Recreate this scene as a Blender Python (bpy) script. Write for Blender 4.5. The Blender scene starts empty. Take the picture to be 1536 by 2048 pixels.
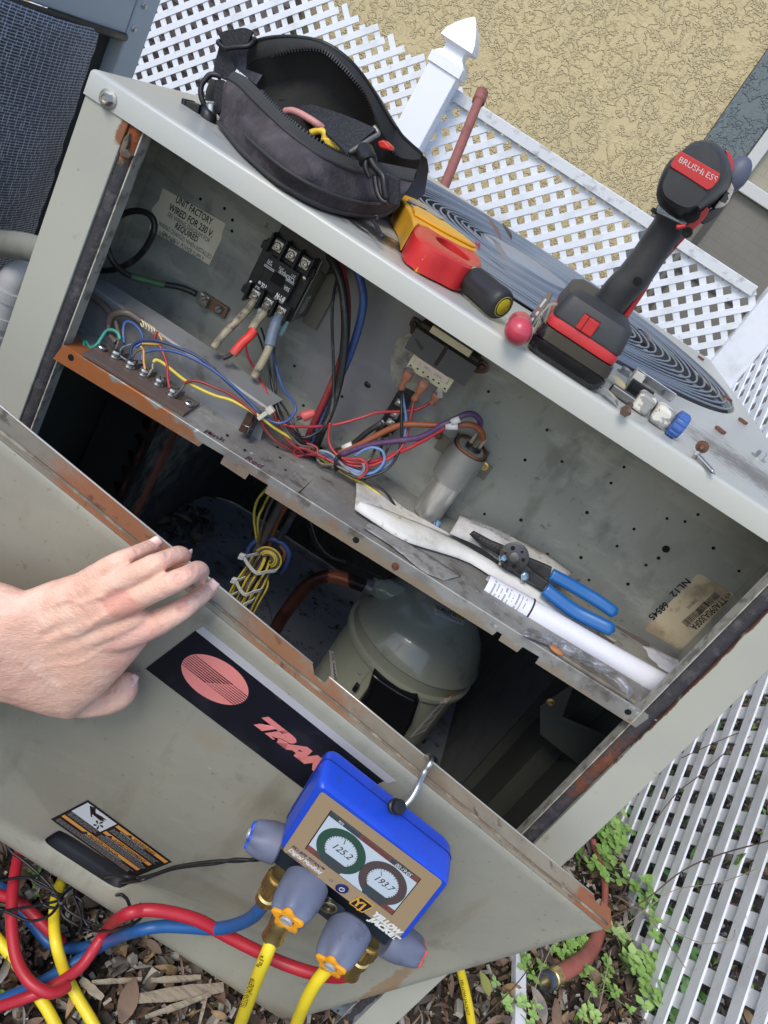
import bpy, bmesh, math, random
from mathutils import Vector as V, Matrix, noise as mn
S = bpy.context.scene
COL = S.collection
R = random.Random(11)

# ---------------------------------------------------------------- camera, sky, sun, exposure
FPX, PITCH, ROLL = 1580.0, math.radians(25.5), math.radians(33.25)
CAM = V((0, -.72, 1.06))
cr, sr, cp, sp = math.cos(ROLL), math.sin(ROLL), math.cos(PITCH), math.sin(PITCH)
cd = bpy.data.cameras.new('camera'); cam = bpy.data.objects.new('camera', cd); COL.objects.link(cam)
cd.sensor_fit = 'VERTICAL'; cd.sensor_height = 24; cd.lens = FPX / 2048 * 24
cd.clip_start = .01; cd.clip_end = 200
r0, u0, fw = V((1, 0, 0)), V((0, sp, cp)), V((0, cp, -sp))
rx = cr * r0 + sr * u0; ux = -sr * r0 + cr * u0
cam.matrix_world = Matrix.Translation(CAM) @ Matrix((rx, ux, -fw)).transposed().to_4x4()
S.camera = cam
W = bpy.data.worlds.new('World'); S.world = W; W.use_nodes = True
nt = W.node_tree; bg = nt.nodes['Background']
sky = nt.nodes.new('ShaderNodeTexSky'); sky.sky_type = 'NISHITA'; sky.sun_disc = False
SUN_EL, SUN_AZ = math.radians(47), math.radians(203)     # azimuth from +Y clockwise
sky.sun_elevation = SUN_EL; sky.sun_rotation = SUN_AZ
nt.links.new(sky.outputs[0], bg.inputs[0]); bg.inputs[1].default_value = .15
sd = bpy.data.lights.new('sun', 'SUN'); sd.energy = 1.3; sd.angle = math.radians(22); sd.color = (1, .93, .82)
so = bpy.data.objects.new('sun', sd); COL.objects.link(so); so.location = (2, -3, 4)
sdir = V((math.sin(SUN_AZ) * math.cos(SUN_EL), math.cos(SUN_AZ) * math.cos(SUN_EL), math.sin(SUN_EL)))
so.rotation_euler = sdir.to_track_quat('Z', 'Y').to_euler()
S.view_settings.view_transform = 'Standard'; S.view_settings.look = 'None'
S.view_settings.gamma = 1; S.view_settings.use_curve_mapping = False
S.view_settings.exposure = .68

# ---------------------------------------------------------------- picture measurements -> points in the place
def ray(px, py):
    dx, dy = px - 768, py - 1024
    u = cr * dx + sr * dy; v = -sr * dx + cr * dy
    return V((u, FPX * cp - v * sp, -(FPX * sp + v * cp)))
def at(px, py, y=None, x=None, z=None):
    d = ray(px, py)
    t = (y - CAM.y) / d.y if y is not None else (z - CAM.z) / d.z if z is not None else (x - CAM.x) / d.x
    return CAM + d * t
def on(px, py, pt, n):
    d = ray(px, py); return CAM + d * ((pt - CAM).dot(n) / d.dot(n))
def pxm(p):          # metres per photo pixel at point p
    return (p - CAM).dot(fw) / FPX

# ---------------------------------------------------------------- object helpers
ABS = {}
def link(name, data, mat=None, parent=None, loc=None, label=None, cat=None, group=None, kind=None):
    o = bpy.data.objects.new(name, data); COL.objects.link(o)
    loc = V(loc) if loc is not None else V((0, 0, 0))
    if parent is not None:
        o.parent = parent; o.location = loc - ABS[parent.name]
    else: o.location = loc
    ABS[o.name] = loc
    if mat is not None: o.data.materials.append(mat)
    for k, v in (('label', label), ('category', cat), ('group', group), ('kind', kind)):
        if v: o[k] = v
    return o
def empty(name, loc, label=None, cat=None, group=None, kind=None, parent=None):
    o = link(name, None, None, parent, loc, label, cat, group, kind)
    o.empty_display_size = .02
    return o
def obj(name, bm, mat, parent=None, smooth=False, bev=0, seg=2, sub=0, **k):
    """bm in world coordinates; origin goes to the middle of its foot"""
    bmesh.ops.recalc_face_normals(bm, faces=bm.faces)
    lo = V((1e9,) * 3); hi = -lo
    for v in bm.verts:
        for i in range(3): lo[i] = min(lo[i], v.co[i]); hi[i] = max(hi[i], v.co[i])
    loc = V(((lo.x + hi.x) / 2, (lo.y + hi.y) / 2, lo.z))
    for v in bm.verts: v.co -= loc
    me = bpy.data.meshes.new(name); bm.to_mesh(me); bm.free()
    if smooth:
        for f in me.polygons: f.use_smooth = True
    o = link(name, me, mat, parent, loc, **k)
    if bev:
        m = o.modifiers.new('bevel', 'BEVEL'); m.width = bev; m.segments = seg; m.limit_method = 'ANGLE'; m.angle_limit = .6
        if not smooth:
            for f in me.polygons: f.use_smooth = True
            m.harden_normals = True
    if sub:
        m = o.modifiers.new('subsurf', 'SUBSURF'); m.levels = sub; m.render_levels = sub
    if smooth == 'auto': split_smooth(o)
    return o
def split_smooth(o, a=.6):
    me = o.data; b = bmesh.new(); b.from_mesh(me)
    for e in b.edges:
        if len(e.link_faces) == 2 and e.calc_face_angle(0) > a: e.smooth = False
    for f in b.faces: f.smooth = True
    b.to_mesh(me); b.free()
def B(): return bmesh.new()
def box(bm, lo, hi):
    vs = [bm.verts.new((x, y, z)) for x in (lo[0], hi[0]) for y in (lo[1], hi[1]) for z in (lo[2], hi[2])]
    for f in ((0, 1, 3, 2), (4, 6, 7, 5), (0, 4, 5, 1), (2, 3, 7, 6), (0, 2, 6, 4), (1, 5, 7, 3)): bm.faces.new([vs[i] for i in f])
    return bm
def obox(bm, c, ex, ey, ez, sx, sy, sz):
    """box centred at c, axes ex ey ez (unit), full sizes"""
    vs = [bm.verts.new(c + ex * (a * sx / 2) + ey * (b * sy / 2) + ez * (d * sz / 2)) for a in (-1, 1) for b in (-1, 1) for d in (-1, 1)]
    for f in ((0, 1, 3, 2), (4, 6, 7, 5), (0, 4, 5, 1), (2, 3, 7, 6), (0, 2, 6, 4), (1, 5, 7, 3)): bm.faces.new([vs[i] for i in f])
    return bm
def prism(bm, pts, off):
    """closed outline pts (world) extruded by vector off"""
    a = [bm.verts.new(p) for p in pts]; b = [bm.verts.new(p + off) for p in pts]
    n = len(pts)
    bm.faces.new(a); bm.faces.new(b[::-1])
    for i in range(n): bm.faces.new((a[i], a[(i + 1) % n], b[(i + 1) % n], b[i]))
    return bm
def loft(bm, rings, cap=True, closed=True):
    rv = [[bm.verts.new(p) for p in r] for r in rings]
    n = len(rv[0])
    for a, b in zip(rv, rv[1:]):
        for i in range(n if closed else n - 1):
            j = (i + 1) % n
            try: bm.faces.new((a[i], a[j], b[j], b[i]))
            except ValueError: pass
    if cap and closed:
        bm.faces.new(rv[0][::-1]); bm.faces.new(rv[-1])
    return rv
def basis(d, up=None):
    d = d.normalized(); up = up or (V((0, 0, 1)) if abs(d.z) < .9 else V((0, 1, 0)))
    a = d.cross(up).normalized(); return a, a.cross(d).normalized()
def ring(c, a, b, ra, rb, n=16, sq=0):
    out = []
    for i in range(n):
        t = 2 * math.pi * i / n; x, y = math.cos(t), math.sin(t)
        if sq:
            e = 2 / (2 + sq); x = math.copysign(abs(x) ** e, x); y = math.copysign(abs(y) ** e, y)
        out.append(c + a * (x * ra) + b * (y * rb))
    return out
def lathe(bm, A, D, prof, n=20):
    """prof: (distance along D from A, radius)"""
    D = D.normalized(); a, b = basis(D)
    loft(bm, [ring(A + D * t, a, b, max(r, 1e-5), max(r, 1e-5), n) for t, r in prof]); return bm
def cyl(bm, A, Bp, r, n=16, r2=None):
    lathe(bm, A, Bp - A, [(0, r), ((Bp - A).length, r if r2 is None else r2)], n); return bm
def spline(pts, k=6, closed=False):
    P = [V(p) for p in pts]; n = len(P); out = []
    rng = n if closed else n - 1
    for i in range(rng):
        g = (lambda j: P[j % n]) if closed else (lambda j: P[max(0, min(n - 1, j))])
        p0, p1, p2, p3 = g(i - 1), g(i), g(i + 1), g(i + 2)
        for s in range(k):
            t = s / k
            out.append(.5 * ((2 * p1) + (p2 - p0) * t + (2 * p0 - 5 * p1 + 4 * p2 - p3) * t * t + (3 * p1 - p0 - 3 * p2 + p3) * t ** 3))
    if not closed: out.append(P[-1])
    return out
def tube(bm, pts, r, n=8, k=6, smooth=True, closed=False, cap=True):
    P = spline(pts, k, closed) if smooth else [V(p) for p in pts]
    m = len(P); rr = r if callable(r) else (lambda t: r)
    T = []
    for i in range(m):
        a, b = P[(i - 1) % m] if closed or i else P[0], P[(i + 1) % m] if closed or i < m - 1 else P[-1]
        d = b - a; T.append(d.normalized() if d.length > 1e-9 else V((0, 0, 1)))
    a, b = basis(T[0]); rings = []
    for i in range(m):
        a = (a - T[i] * a.dot(T[i])).normalized(); b = T[i].cross(a)
        rings.append(ring(P[i], a, b, rr(i / (m - 1)), rr(i / (m - 1)), n))
    if closed: rings.append(rings[0])
    loft(bm, rings, cap=cap and not closed)
    if closed: bmesh.ops.remove_doubles(bm, verts=bm.verts, dist=1e-6)
    return bm
def strip(bm, pts, wv, w, th, k=6):
    """flat ribbon along pts; wv = width direction(s), th thickness"""
    P = spline(pts, k); m = len(P); rings = []
    for i in range(m):
        t = (P[min(i + 1, m - 1)] - P[max(i - 1, 0)]).normalized()
        q = i / (m - 1)
        if isinstance(wv, list):
            s = q * (len(wv) - 1); j = min(int(s), len(wv) - 2); ww = wv[j].lerp(wv[j + 1], s - j)
        else: ww = wv
        ww = (ww - t * ww.dot(t)).normalized(); nn = t.cross(ww)
        W_ = w(q) if callable(w) else w
        rings.append([P[i] + ww * (W_ / 2 * a) + nn * (th / 2 * b) for a, b in ((-1, -1), (1, -1), (1, 1), (-1, 1))])
    loft(bm, rings); return bm
def sphere(bm, c, rad, ax=(V((1, 0, 0)), V((0, 1, 0)), V((0, 0, 1))), u=14, v=9):
    if not hasattr(rad, '__len__'): rad = (rad,) * 3
    rs = []
    for j in range(v + 1):
        t = math.pi * j / v
        rs.append(ring(c + ax[2] * (math.cos(t) * rad[2]), ax[0], ax[1], max(1e-5, math.sin(t) * rad[0]), max(1e-5, math.sin(t) * rad[1]), u))
    loft(bm, rs); return bm
_fc = {}
def text(s, o0, ex, ey, h, mat, parent, bold=0, sx=1, align='LEFT', name='lettering', shear=0, lift=0, dup=None, fit=None):
    """flat print: origin o0, reading direction ex, up direction ey"""
    cu = bpy.data.curves.new('t', 'FONT'); cu.body = s; cu.size = h * 1.38; cu.offset = bold * h; cu.align_x = align; cu.resolution_u = 3
    cu.shear = shear; cu.space_line = .85
    to = bpy.data.objects.new('t', cu); COL.objects.link(to)
    bpy.context.view_layer.update()
    me = bpy.data.meshes.new_from_object(to.evaluated_get(bpy.context.evaluated_depsgraph_get()))
    bpy.data.objects.remove(to); bpy.data.curves.remove(cu)
    b = bmesh.new(); b.from_mesh(me); bpy.data.meshes.remove(me)
    if fit and b.verts: sx = fit / max(1e-6, max(v.co.x for v in b.verts) - min(0, min(v.co.x for v in b.verts)))
    ex = ex.normalized(); n = ex.cross(ey).normalized(); ey = n.cross(ex)
    if (CAM - o0).dot(n) < 0: n = -n
    for v in b.verts: v.co = o0 + ex * (v.co.x * sx) + ey * v.co.y + n * lift
    if not b.verts: b.free(); return None
    if dup is not None:
        m2 = bpy.data.meshes.new('t'); b.to_mesh(m2); b.free(); dup.from_mesh(m2); bpy.data.meshes.remove(m2); return None
    return obj(name, b, mat, parent)

# ---------------------------------------------------------------- procedural materials
MATS = {}
def M(name, col, r=.5, m=0, lay=(), bump=(), spec=.5, coat=0, trans=0, emit=0, alpha=1, sss=0, objc=False, ior=1.45):
    """lay: (colour, scale, lo, hi, opacity[, stretch, near(point, radius), roughness])"""
    if name in MATS: return MATS[name]
    mt = bpy.data.materials.new(name); mt.use_nodes = True; N = mt.node_tree.nodes; L = mt.node_tree.links
    p = N['Principled BSDF']; MATS[name] = mt
    p.inputs['Roughness'].default_value = r; p.inputs['Metallic'].default_value = m
    p.inputs['Specular IOR Level'].default_value = spec; p.inputs['Coat Weight'].default_value = coat
    p.inputs['Transmission Weight'].default_value = trans; p.inputs['Alpha'].default_value = alpha
    p.inputs['IOR'].default_value = ior
    if sss: p.inputs['Subsurface Weight'].default_value = sss; p.inputs['Subsurface Radius'].default_value = (.012, .005, .003); p.inputs['Subsurface Scale'].default_value = .6
    if emit: p.inputs['Emission Color'].default_value = (*col, 1); p.inputs['Emission Strength'].default_value = emit
    if objc: geo = N.new('ShaderNodeTexCoord').outputs['Object']
    else: geo = N.new('ShaderNodeNewGeometry').outputs['Position']
    def tex(scale, st=None, det=4, seed=0, rough=.6):
        mp = N.new('ShaderNodeMapping'); L.new(geo, mp.inputs[0])
        if st: mp.inputs['Scale'].default_value = st
        mp.inputs['Location'].default_value = (seed, seed * .7, seed * 1.3)
        t = N.new('ShaderNodeTexNoise'); t.inputs['Scale'].default_value = scale; t.inputs['Detail'].default_value = det; t.inputs['Roughness'].default_value = rough
        L.new(mp.outputs[0], t.inputs['Vector']); return t.outputs[0]
    cur = None; rcur = None
    base = N.new('ShaderNodeRGB'); base.outputs[0].default_value = (*col, 1); cur = base.outputs[0]
    for i, ly in enumerate(lay):
        c, sc, lo, hi, op = ly[:5]
        st = ly[5] if len(ly) > 5 else None; near = ly[6] if len(ly) > 6 else None; rr = ly[7] if len(ly) > 7 else None
        t = tex(sc, st, 6, i * 3.1 + 1)
        mr = N.new('ShaderNodeMapRange'); mr.interpolation_type = 'SMOOTHSTEP'
        mr.inputs[1].default_value = lo; mr.inputs[2].default_value = hi; mr.inputs[4].default_value = op
        if near:
            # shift the noise by the distance to the mark's middle
            vd = N.new('ShaderNodeVectorMath'); vd.operation = 'SUBTRACT'; L.new(geo, vd.inputs[0]); vd.inputs[1].default_value = near[0]
            sc3 = N.new('ShaderNodeVectorMath'); sc3.operation = 'DIVIDE'; L.new(vd.outputs[0], sc3.inputs[0])
            rd = near[1] if hasattr(near[1], '__len__') else (near[1],) * 3; sc3.inputs[1].default_value = rd
            ln = N.new('ShaderNodeVectorMath'); ln.operation = 'LENGTH'; L.new(sc3.outputs[0], ln.inputs[0])
            s1 = N.new('ShaderNodeMath'); s1.operation = 'MULTIPLY_ADD'; L.new(ln.outputs['Value'], s1.inputs[0]); s1.inputs[1].default_value = -.5; s1.inputs[2].default_value = .5
            s2 = N.new('ShaderNodeMath'); s2.operation = 'ADD'; L.new(t, s2.inputs[0]); L.new(s1.outputs[0], s2.inputs[1]); t = s2.outputs[0]
        L.new(t, mr.inputs[0])
        mx = N.new('ShaderNodeMix'); mx.data_type = 'RGBA'; L.new(mr.outputs[0], mx.inputs[0]); L.new(cur, mx.inputs[6]); mx.inputs[7].default_value = (*c, 1); cur = mx.outputs[2]
        if rr is not None:
            m2 = N.new('ShaderNodeMix'); L.new(mr.outputs[0], m2.inputs[0])
            if rcur is None: m2.inputs[2].default_value = r
            else: L.new(rcur, m2.inputs[2])
            m2.inputs[3].default_value = rr; rcur = m2.outputs[0]
    L.new(cur, p.inputs['Base Color'])
    if rcur is not None: L.new(rcur, p.inputs['Roughness'])
    nb = None
    for i, bp in enumerate(bump):
        stg, sc, dist = bp[:3]; st = bp[3] if len(bp) > 3 else None
        b = N.new('ShaderNodeBump'); b.inputs['Strength'].default_value = stg; b.inputs['Distance'].default_value = dist
        L.new(tex(sc, st, 5, 20 + i * 5), b.inputs['Height'])
        if nb: L.new(nb, b.inputs['Normal'])
        nb = b.outputs[0]
    if nb: L.new(nb, p.inputs['Normal'])
    return mt
X, Y, Z = V((1, 0, 0)), V((0, 1, 0)), V((0, 0, 1))
RUST = (.22, .065, .02); RUST2 = (.11, .035, .015); DK = (.03, .028, .025)
m_white = M('white_vinyl', (.74, .77, .83), .42, lay=[((.45, .48, .48), 7, .48, .72, .5), ((.25, .26, .2), 40, .62, .76, .45)], bump=[(.15, 60, .002)])
m_grain = M('white_vinyl_grained', (.78, .8, .86), .5, lay=[((.5, .52, .52), 9, .45, .72, .55), ((.25, .26, .2), 60, .62, .76, .5)], bump=[(.5, 90, .004, (1, 6, 1.2))])
m_black = M('black_plastic', (.012, .012, .013), .42, lay=[((.06, .06, .06), 60, .5, .8, .35)])
m_blackgloss = M('black_gloss_plastic', (.008, .008, .009), .2, bump=[(.06, 80, .001)])
m_steel = M('zinc_steel', (.55, .55, .53), .35, 1, lay=[((.3, .28, .25), 90, .5, .75, .6)])
m_dull = M('dull_steel', (.3, .29, .28), .5, .9, lay=[(RUST2, 120, .55, .75, .7)])
m_rustbolt = M('rusty_bolt_steel', (.17, .1, .07), .7, .5, lay=[(RUST, 150, .45, .7, .7)], bump=[(.4, 300, .001)])
m_brass = M('brass', (.78, .58, .26), .36, 1, lay=[((.2, .13, .05), 150, .5, .8, .6)])
m_copper = M('oxidised_copper', (.16, .055, .03), .5, .6, lay=[((.05, .02, .012), 25, .4, .7, .8), ((.4, .13, .05), 40, .62, .75, .5)], bump=[(.2, 120, .001)])
m_cream = M('cream_plastic', (.66, .58, .38), .5, lay=[((.35, .25, .12), 60, .5, .8, .5)])
# ================================================================ THE SETTING
# ---- ground, litter
m_soil = M('damp_soil', (.045, .036, .028), .9, lay=[((.11, .09, .07), 14, .45, .7, .8), ((.02, .017, .013), 40, .5, .7, .7)], bump=[(.9, 60, .012), (.6, 200, .004)])
bm = B()
bmesh.ops.create_grid(bm, x_segments=120, y_segments=120, size=9)
for v in bm.verts:
    v.co.z = .012 * mn.noise(v.co * 3) - .004
o = obj('ground', bm, m_soil, kind='structure')
for f in o.data.polygons: f.use_smooth = True
def leafmat(n, c): return M(n, c, .6, lay=[((c[0] * .45, c[1] * .45, c[2] * .45), 45, .45, .7, .8), ((min(1, c[0] * 1.5), c[1] * 1.4, c[2] * 1.2), 18, .55, .75, .6)], bump=[(.3, 150, .002)])
LM = [leafmat('dry_leaf_brown', (.19, .125, .085)), leafmat('dry_leaf_grey', (.25, .225, .2)), leafmat('dry_leaf_dark', (.085, .065, .05)),
      leafmat('dry_leaf_tan', (.3, .2, .1)), leafmat('leaf_green', (.16, .3, .06)), leafmat('dry_leaf_rosy', (.2, .12, .09))]
def leaf(bm, c, L_, w, rot, tilt, curl, mi, roll=0):
    """one pointed leaf, folded along its midrib"""
    mt = Matrix.Translation(c) @ Matrix.Rotation(rot, 4, 'Z') @ Matrix.Rotation(tilt, 4, 'X') @ Matrix.Rotation(roll, 4, 'Y')
    N = 5; lf, md, rt = [], [], []
    for i in range(N + 1):
        t = i / N; ww = w * math.sin(math.pi * min(1, t * .93 + .04)) ** .8 * (1 - .25 * t)
        z = curl * L_ * math.sin(t * math.pi) + .15 * curl * L_ * math.sin(t * 9)
        md.append(bm.verts.new(mt @ V((0, (t - .5) * L_, z))))
        lf.append(bm.verts.new(mt @ V((-ww, (t - .5) * L_, z + abs(curl) * w * 1.2)))); rt.append(bm.verts.new(mt @ V((ww, (t - .5) * L_, z + abs(curl) * w * .9))))
    for i in range(N):
        for a, b in ((lf, md), (md, rt)):
            f = bm.faces.new((a[i], b[i], b[i + 1], a[i + 1])); f.material_index = mi; f.smooth = True
def litter(name, n, area, mats, sizes, zf, kind='stuff', mixw=None, seed=1, **k):
    rr = random.Random(seed); bm = B()
    for i in range(n):
        x, y = area(rr)
        s = rr.uniform(*sizes)
        leaf(bm, V((x, y, zf(rr, x, y))), s, s * rr.choice((.05, .12, .17, .22, .28)) * rr.uniform(.8, 1.2), rr.uniform(0, 6.3), rr.gauss(0, .5), rr.uniform(-.35, .5), rr.choices(range(len(mats)), mixw)[0], rr.gauss(0, .5))
    me = bpy.data.meshes.new(name); bm.to_mesh(me); bm.free()
    for m_ in mats: me.materials.append(m_)
    o = link(name, me, loc=(0, 0, 0), kind=kind, **k)
    return o
def far_area(rr):
    q = rr.random()
    if q < .30: return rr.uniform(.4, .86), rr.uniform(-.25, 1.6)
    if q < .78: return rr.uniform(.86, 2.3), rr.uniform(-.2, 2.3)
    return rr.uniform(-.6, .45), rr.uniform(-.42, .02)
litter('leaf_litter', 14000, far_area, LM, (.012, .044), lambda r, x, y: r.uniform(.002, .022), mixw=[5, 3, 6, 2, .35, 2.5], seed=3)
# small stones and bark crumbs
rr = random.Random(5); bm = B()
for i in range(22000):
    x, y = far_area(rr); s = rr.uniform(.0015, .006) * (1 + 1.2 * (rr.random() < .12))
    c = V((x, y, rr.uniform(0, .02)))
    a = V((rr.gauss(0, 1), rr.gauss(0, 1), rr.gauss(0, 1))).normalized(); b, c2 = basis(a)
    obox(bm, c, a, b, c2, s * rr.uniform(.8, 3), s, s * .6)
me = bpy.data.meshes.new('bark_crumbs'); bm.to_mesh(me); bm.free()
for i, m_ in enumerate((M('crumb_dark', (.03, .025, .02), .9), M('crumb_pale', (.36, .34, .3), .8), M('crumb_brown', (.12, .08, .05), .85))): me.materials.append(m_)
for f in me.polygons: f.material_index = (f.index // 6 * 7) % 3
link('bark_crumbs', me, kind='stuff')

# ---- house
HY = 3.0
m_stucco = bpy.data.materials.new('tan_knockdown_stucco')
def stucco(mt, col, col2):
    mt.use_nodes = True; N = mt.node_tree.nodes; L = mt.node_tree.links; p = N['Principled BSDF']; p.inputs['Roughness'].default_value = .75
    g = N.new('ShaderNodeNewGeometry')
    def nz(s, d=2, r_=.5, off=0):
        mp = N.new('ShaderNodeMapping'); L.new(g.outputs['Position'], mp.inputs[0]); mp.inputs['Location'].default_value = (off, 0, off)
        t = N.new('ShaderNodeTexNoise'); t.inputs['Scale'].default_value = s; t.inputs['Detail'].default_value = d; t.inputs['Roughness'].default_value = r_; L.new(mp.outputs[0], t.inputs['Vector']); return t.outputs[0]
    def mth(op, a, b=None, c=None):
        m_ = N.new('ShaderNodeMath'); m_.operation = op
        for i, q in enumerate((a, b, c)):
            if q is None: continue
            if hasattr(q, 'node'): L.new(q, m_.inputs[i])
            else: m_.inputs[i].default_value = q
        return m_.outputs[0]
    def mr(v, a, b, c=0, d=1):
        m_ = N.new('ShaderNodeMapRange'); m_.interpolation_type = 'SMOOTHSTEP'; L.new(v, m_.inputs[0])
        for i, q in enumerate((a, b, c, d)): m_.inputs[i + 1].default_value = q
        return m_.outputs[0]
    # flattened splats: plateaus of one noise, with steep winding edges
    a = nz(21, 3, .62); b = nz(8, 2, .5, 5); c = nz(44, 2, .55, 9)
    e1 = mr(a, .50, .515); e2 = mr(c, .53, .55)
    mask = mr(b, .30, .46)
    rg = mth('MULTIPLY', mr(a, .47, .5), mr(a, .56, .52)); rg2 = mth('MULTIPLY', mr(c, .48, .5), mr(c, .54, .52)); mask2 = mr(nz(9, 2, .5, 13), .32, .5)
    h = mth('ADD', mth('MULTIPLY', mth('ADD', mth('MULTIPLY', rg, .8), mth('MULTIPLY', e1, .35)), mask), mth('MULTIPLY', mth('MULTIPLY', rg2, mask2), .3))
    h = mth('ADD', h, mth('MULTIPLY', nz(160, 3), .15)); h = mth('ADD', h, mth('MULTIPLY', nz(5, 2), .5))
    bp = N.new('ShaderNodeBump'); bp.inputs['Strength'].default_value = 1; bp.inputs['Distance'].default_value = .0042; L.new(h, bp.inputs['Height']); L.new(bp.outputs[0], p.inputs['Normal'])
    mx = N.new('ShaderNodeMix'); mx.data_type = 'RGBA'; L.new(nz(3, 5, .6, 3), mx.inputs[0]); mx.inputs[6].default_value = (*col, 1); mx.inputs[7].default_value = (*col2, 1)
    L.new(mx.outputs[2], p.inputs['Base Color'])
stucco(m_stucco, (.56, .455, .255), (.48, .40, .235))
m_trimst = bpy.data.materials.new('slate_blue_stucco'); stucco(m_trimst, (.15, .18, .19), (.12, .145, .155))
house = empty('house', (-.5, HY, 0), 'tan stucco house wall behind the white lattice fences, with slate trim beside a window', 'house')
TRX0 = at(1420, 270, y=HY).x - .02; WFX = at(1470, 345, y=HY - .01).x; WFZ = at(1470, 345, y=HY - .01).z
bm = B(); box(bm, (-5, HY, -.1), (TRX0 + .01, HY + .2, 4)); obj('wall', bm, m_stucco, house)
bm = B(); box(bm, (TRX0 + .012, HY - .02, -.1), (WFX - .002, HY + .15, 4)); obj('window_trim', bm, m_trimst, house, bev=.006)
bm = B(); box(bm, (WFX + 2.2, HY, -.1), (6, HY + .2, 4)); obj('wall', bm, m_stucco, house)
m_frame = M('bronze_grey_frame', (.5, .5, .49), .4)
win = empty('window', (WFX + 1, HY, .3), parent=house)
m_screen = bpy.data.materials.new('window_pane_painted_reflection'); m_screen.use_nodes = True
def panemat(mt, c1, c2, mor, r_):
    N = mt.node_tree.nodes; L = mt.node_tree.links; p = N['Principled BSDF']; p.inputs['Roughness'].default_value = r_
    g = N.new('ShaderNodeNewGeometry'); mp = N.new('ShaderNodeMapping'); mp.inputs['Rotation'].default_value = (math.pi / 2, 0, 0); L.new(g.outputs['Position'], mp.inputs[0])
    b = N.new('ShaderNodeTexBrick'); b.inputs['Scale'].default_value = 7; b.inputs['Color1'].default_value = (*c1, 1); b.inputs['Color2'].default_value = (*c2, 1); b.inputs['Mortar'].default_value = (*mor, 1); b.inputs['Mortar Size'].default_value = .012
    L.new(mp.outputs[0], b.inputs['Vector'])
    n = N.new('ShaderNodeTexNoise'); n.inputs['Scale'].default_value = 5; L.new(g.outputs['Position'], n.inputs['Vector'])
    mx = N.new('ShaderNodeMix'); mx.data_type = 'RGBA'; mx.blend_type = 'MULTIPLY'; mx.inputs[0].default_value = .35; L.new(b.outputs[0], mx.inputs[6]); L.new(n.outputs[0], mx.inputs[7]); L.new(mx.outputs[2], p.inputs['Base Color'])
panemat(m_screen, (.36, .33, .25), (.35, .32, .24), (.30, .275, .21), .25)  # reflection of a block wall is painted as a faint brick pattern
m_screen2 = bpy.data.materials.new('window_insect_screen'); m_screen2.use_nodes = True; panemat(m_screen2, (.20, .185, .155), (.195, .18, .15), (.175, .162, .135), .5)
bm = B(); box(bm, (WFX, HY - .04, WFZ - .05), (WFX + .05, HY + .02, 2.6)); box(bm, (WFX + .05, HY - .04, WFZ - .05), (WFX + 2.2, HY + .02, WFZ)); obj('frame', bm, m_frame, win, bev=.005)
bm = B(); box(bm, (WFX + .05, HY + .0, WFZ), (WFX + 2.2, HY + .01, 2.6)); obj('pane', bm, m_screen, win)
bm = B(); box(bm, (WFX, HY - .01, .1), (WFX + 2.2, HY + .012, WFZ - .052)); obj('insect_screen', bm, m_screen2, win)
bm = B()
mx_ = at(1430, 428, y=HY - .015)
for xx in (mx_.x + .0, mx_.x + .75, mx_.x + 1.5): box(bm, (xx - .012, HY - .025, .1), (xx + .012, HY - .013, WFZ - .055))
for k_ in range(1, 4): box(bm, (WFX, HY - .022, WFZ - .05 - .36 * k_), (WFX + 2.2, HY - .012, WFZ - .035 - .36 * k_))
obj('muntin', bm, M('dark_muntin', (.06, .055, .05), .5), win)

# ---- lattice fences
_slatme = {}
def slatmesh(mat):
    if mat.name not in _slatme:
        b = B(); box(b, (-.5, -.5, -.5), (.5, .5, .5)); me = bpy.data.meshes.new('slat'); b.to_mesh(me); b.free(); me.materials.append(mat); _slatme[mat.name] = me
    return _slatme[mat.name]
def lattice(root, O, ex, w, h, p, sw, th, mat, zig=None, flip=1):
    ez = Z; n = ex.cross(ez); rr = random.Random(int(w * 100)); cnt = 0
    for s in (1, -1):
        d = (ex + ez * s).normalized(); q = (ez * s - ex).normalized() if s > 0 else (ex + ez).normalized()
        step = p * math.sqrt(2)
        k0 = -int(h / step) - 2; k1 = int((w + h) / step) + 2
        for k in range(k0, k1):
            a = (k + .5) * step    # crosses the foot line at x=a
            # line: z = s*(x-a)
            if s > 0: x0, x1 = max(0, a), min(w, a + h)
            else: x0, x1 = max(0, a - h), min(w, a)
            if x1 - x0 < p * .5: continue
            z0, z1 = s * (x0 - a), s * (x1 - a)
            if zig:      # cut end rises and falls in steps
                e = zig(k, s)
                if s > 0: x1 += e; z1 += e
                else: x0 -= e; z0 += e
            c = O + ex * ((x0 + x1) / 2) + ez * ((z0 + z1) / 2) + n * (th * .5 * flip * (1 if s > 0 else -1) * 1.02)
            o = bpy.data.objects.new('slat', slatmesh(mat)); COL.objects.link(o); o.parent = root
            L_ = (x1 - x0) * math.sqrt(2)
            nn = n; tt = d.cross(nn)
            mt = Matrix((d, nn, tt)).transposed().to_4x4()
            o.matrix_basis = Matrix.Translation(c - ABS[root.name]) @ mt @ Matrix.Diagonal((L_, th, sw * rr.uniform(.97, 1.03), 1)); cnt += 1
    return cnt
FY = 2.15
pxL = at(855, 170, y=FY - .05); pcx = at(868, 140, y=FY - .05).x + .02
crn = at(1412, 730, y=FY)
rail0 = at(910, 180, y=FY); FZ = rail0.z
bf = empty('lattice_fence', (0, FY, 0), 'low white lattice fence with a top rail right of the capped post', 'fence')
lattice(bf, V((pcx, FY, .02)), X, crn.x - pcx, FZ - .03, .047, .0215, .003, m_white)
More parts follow.
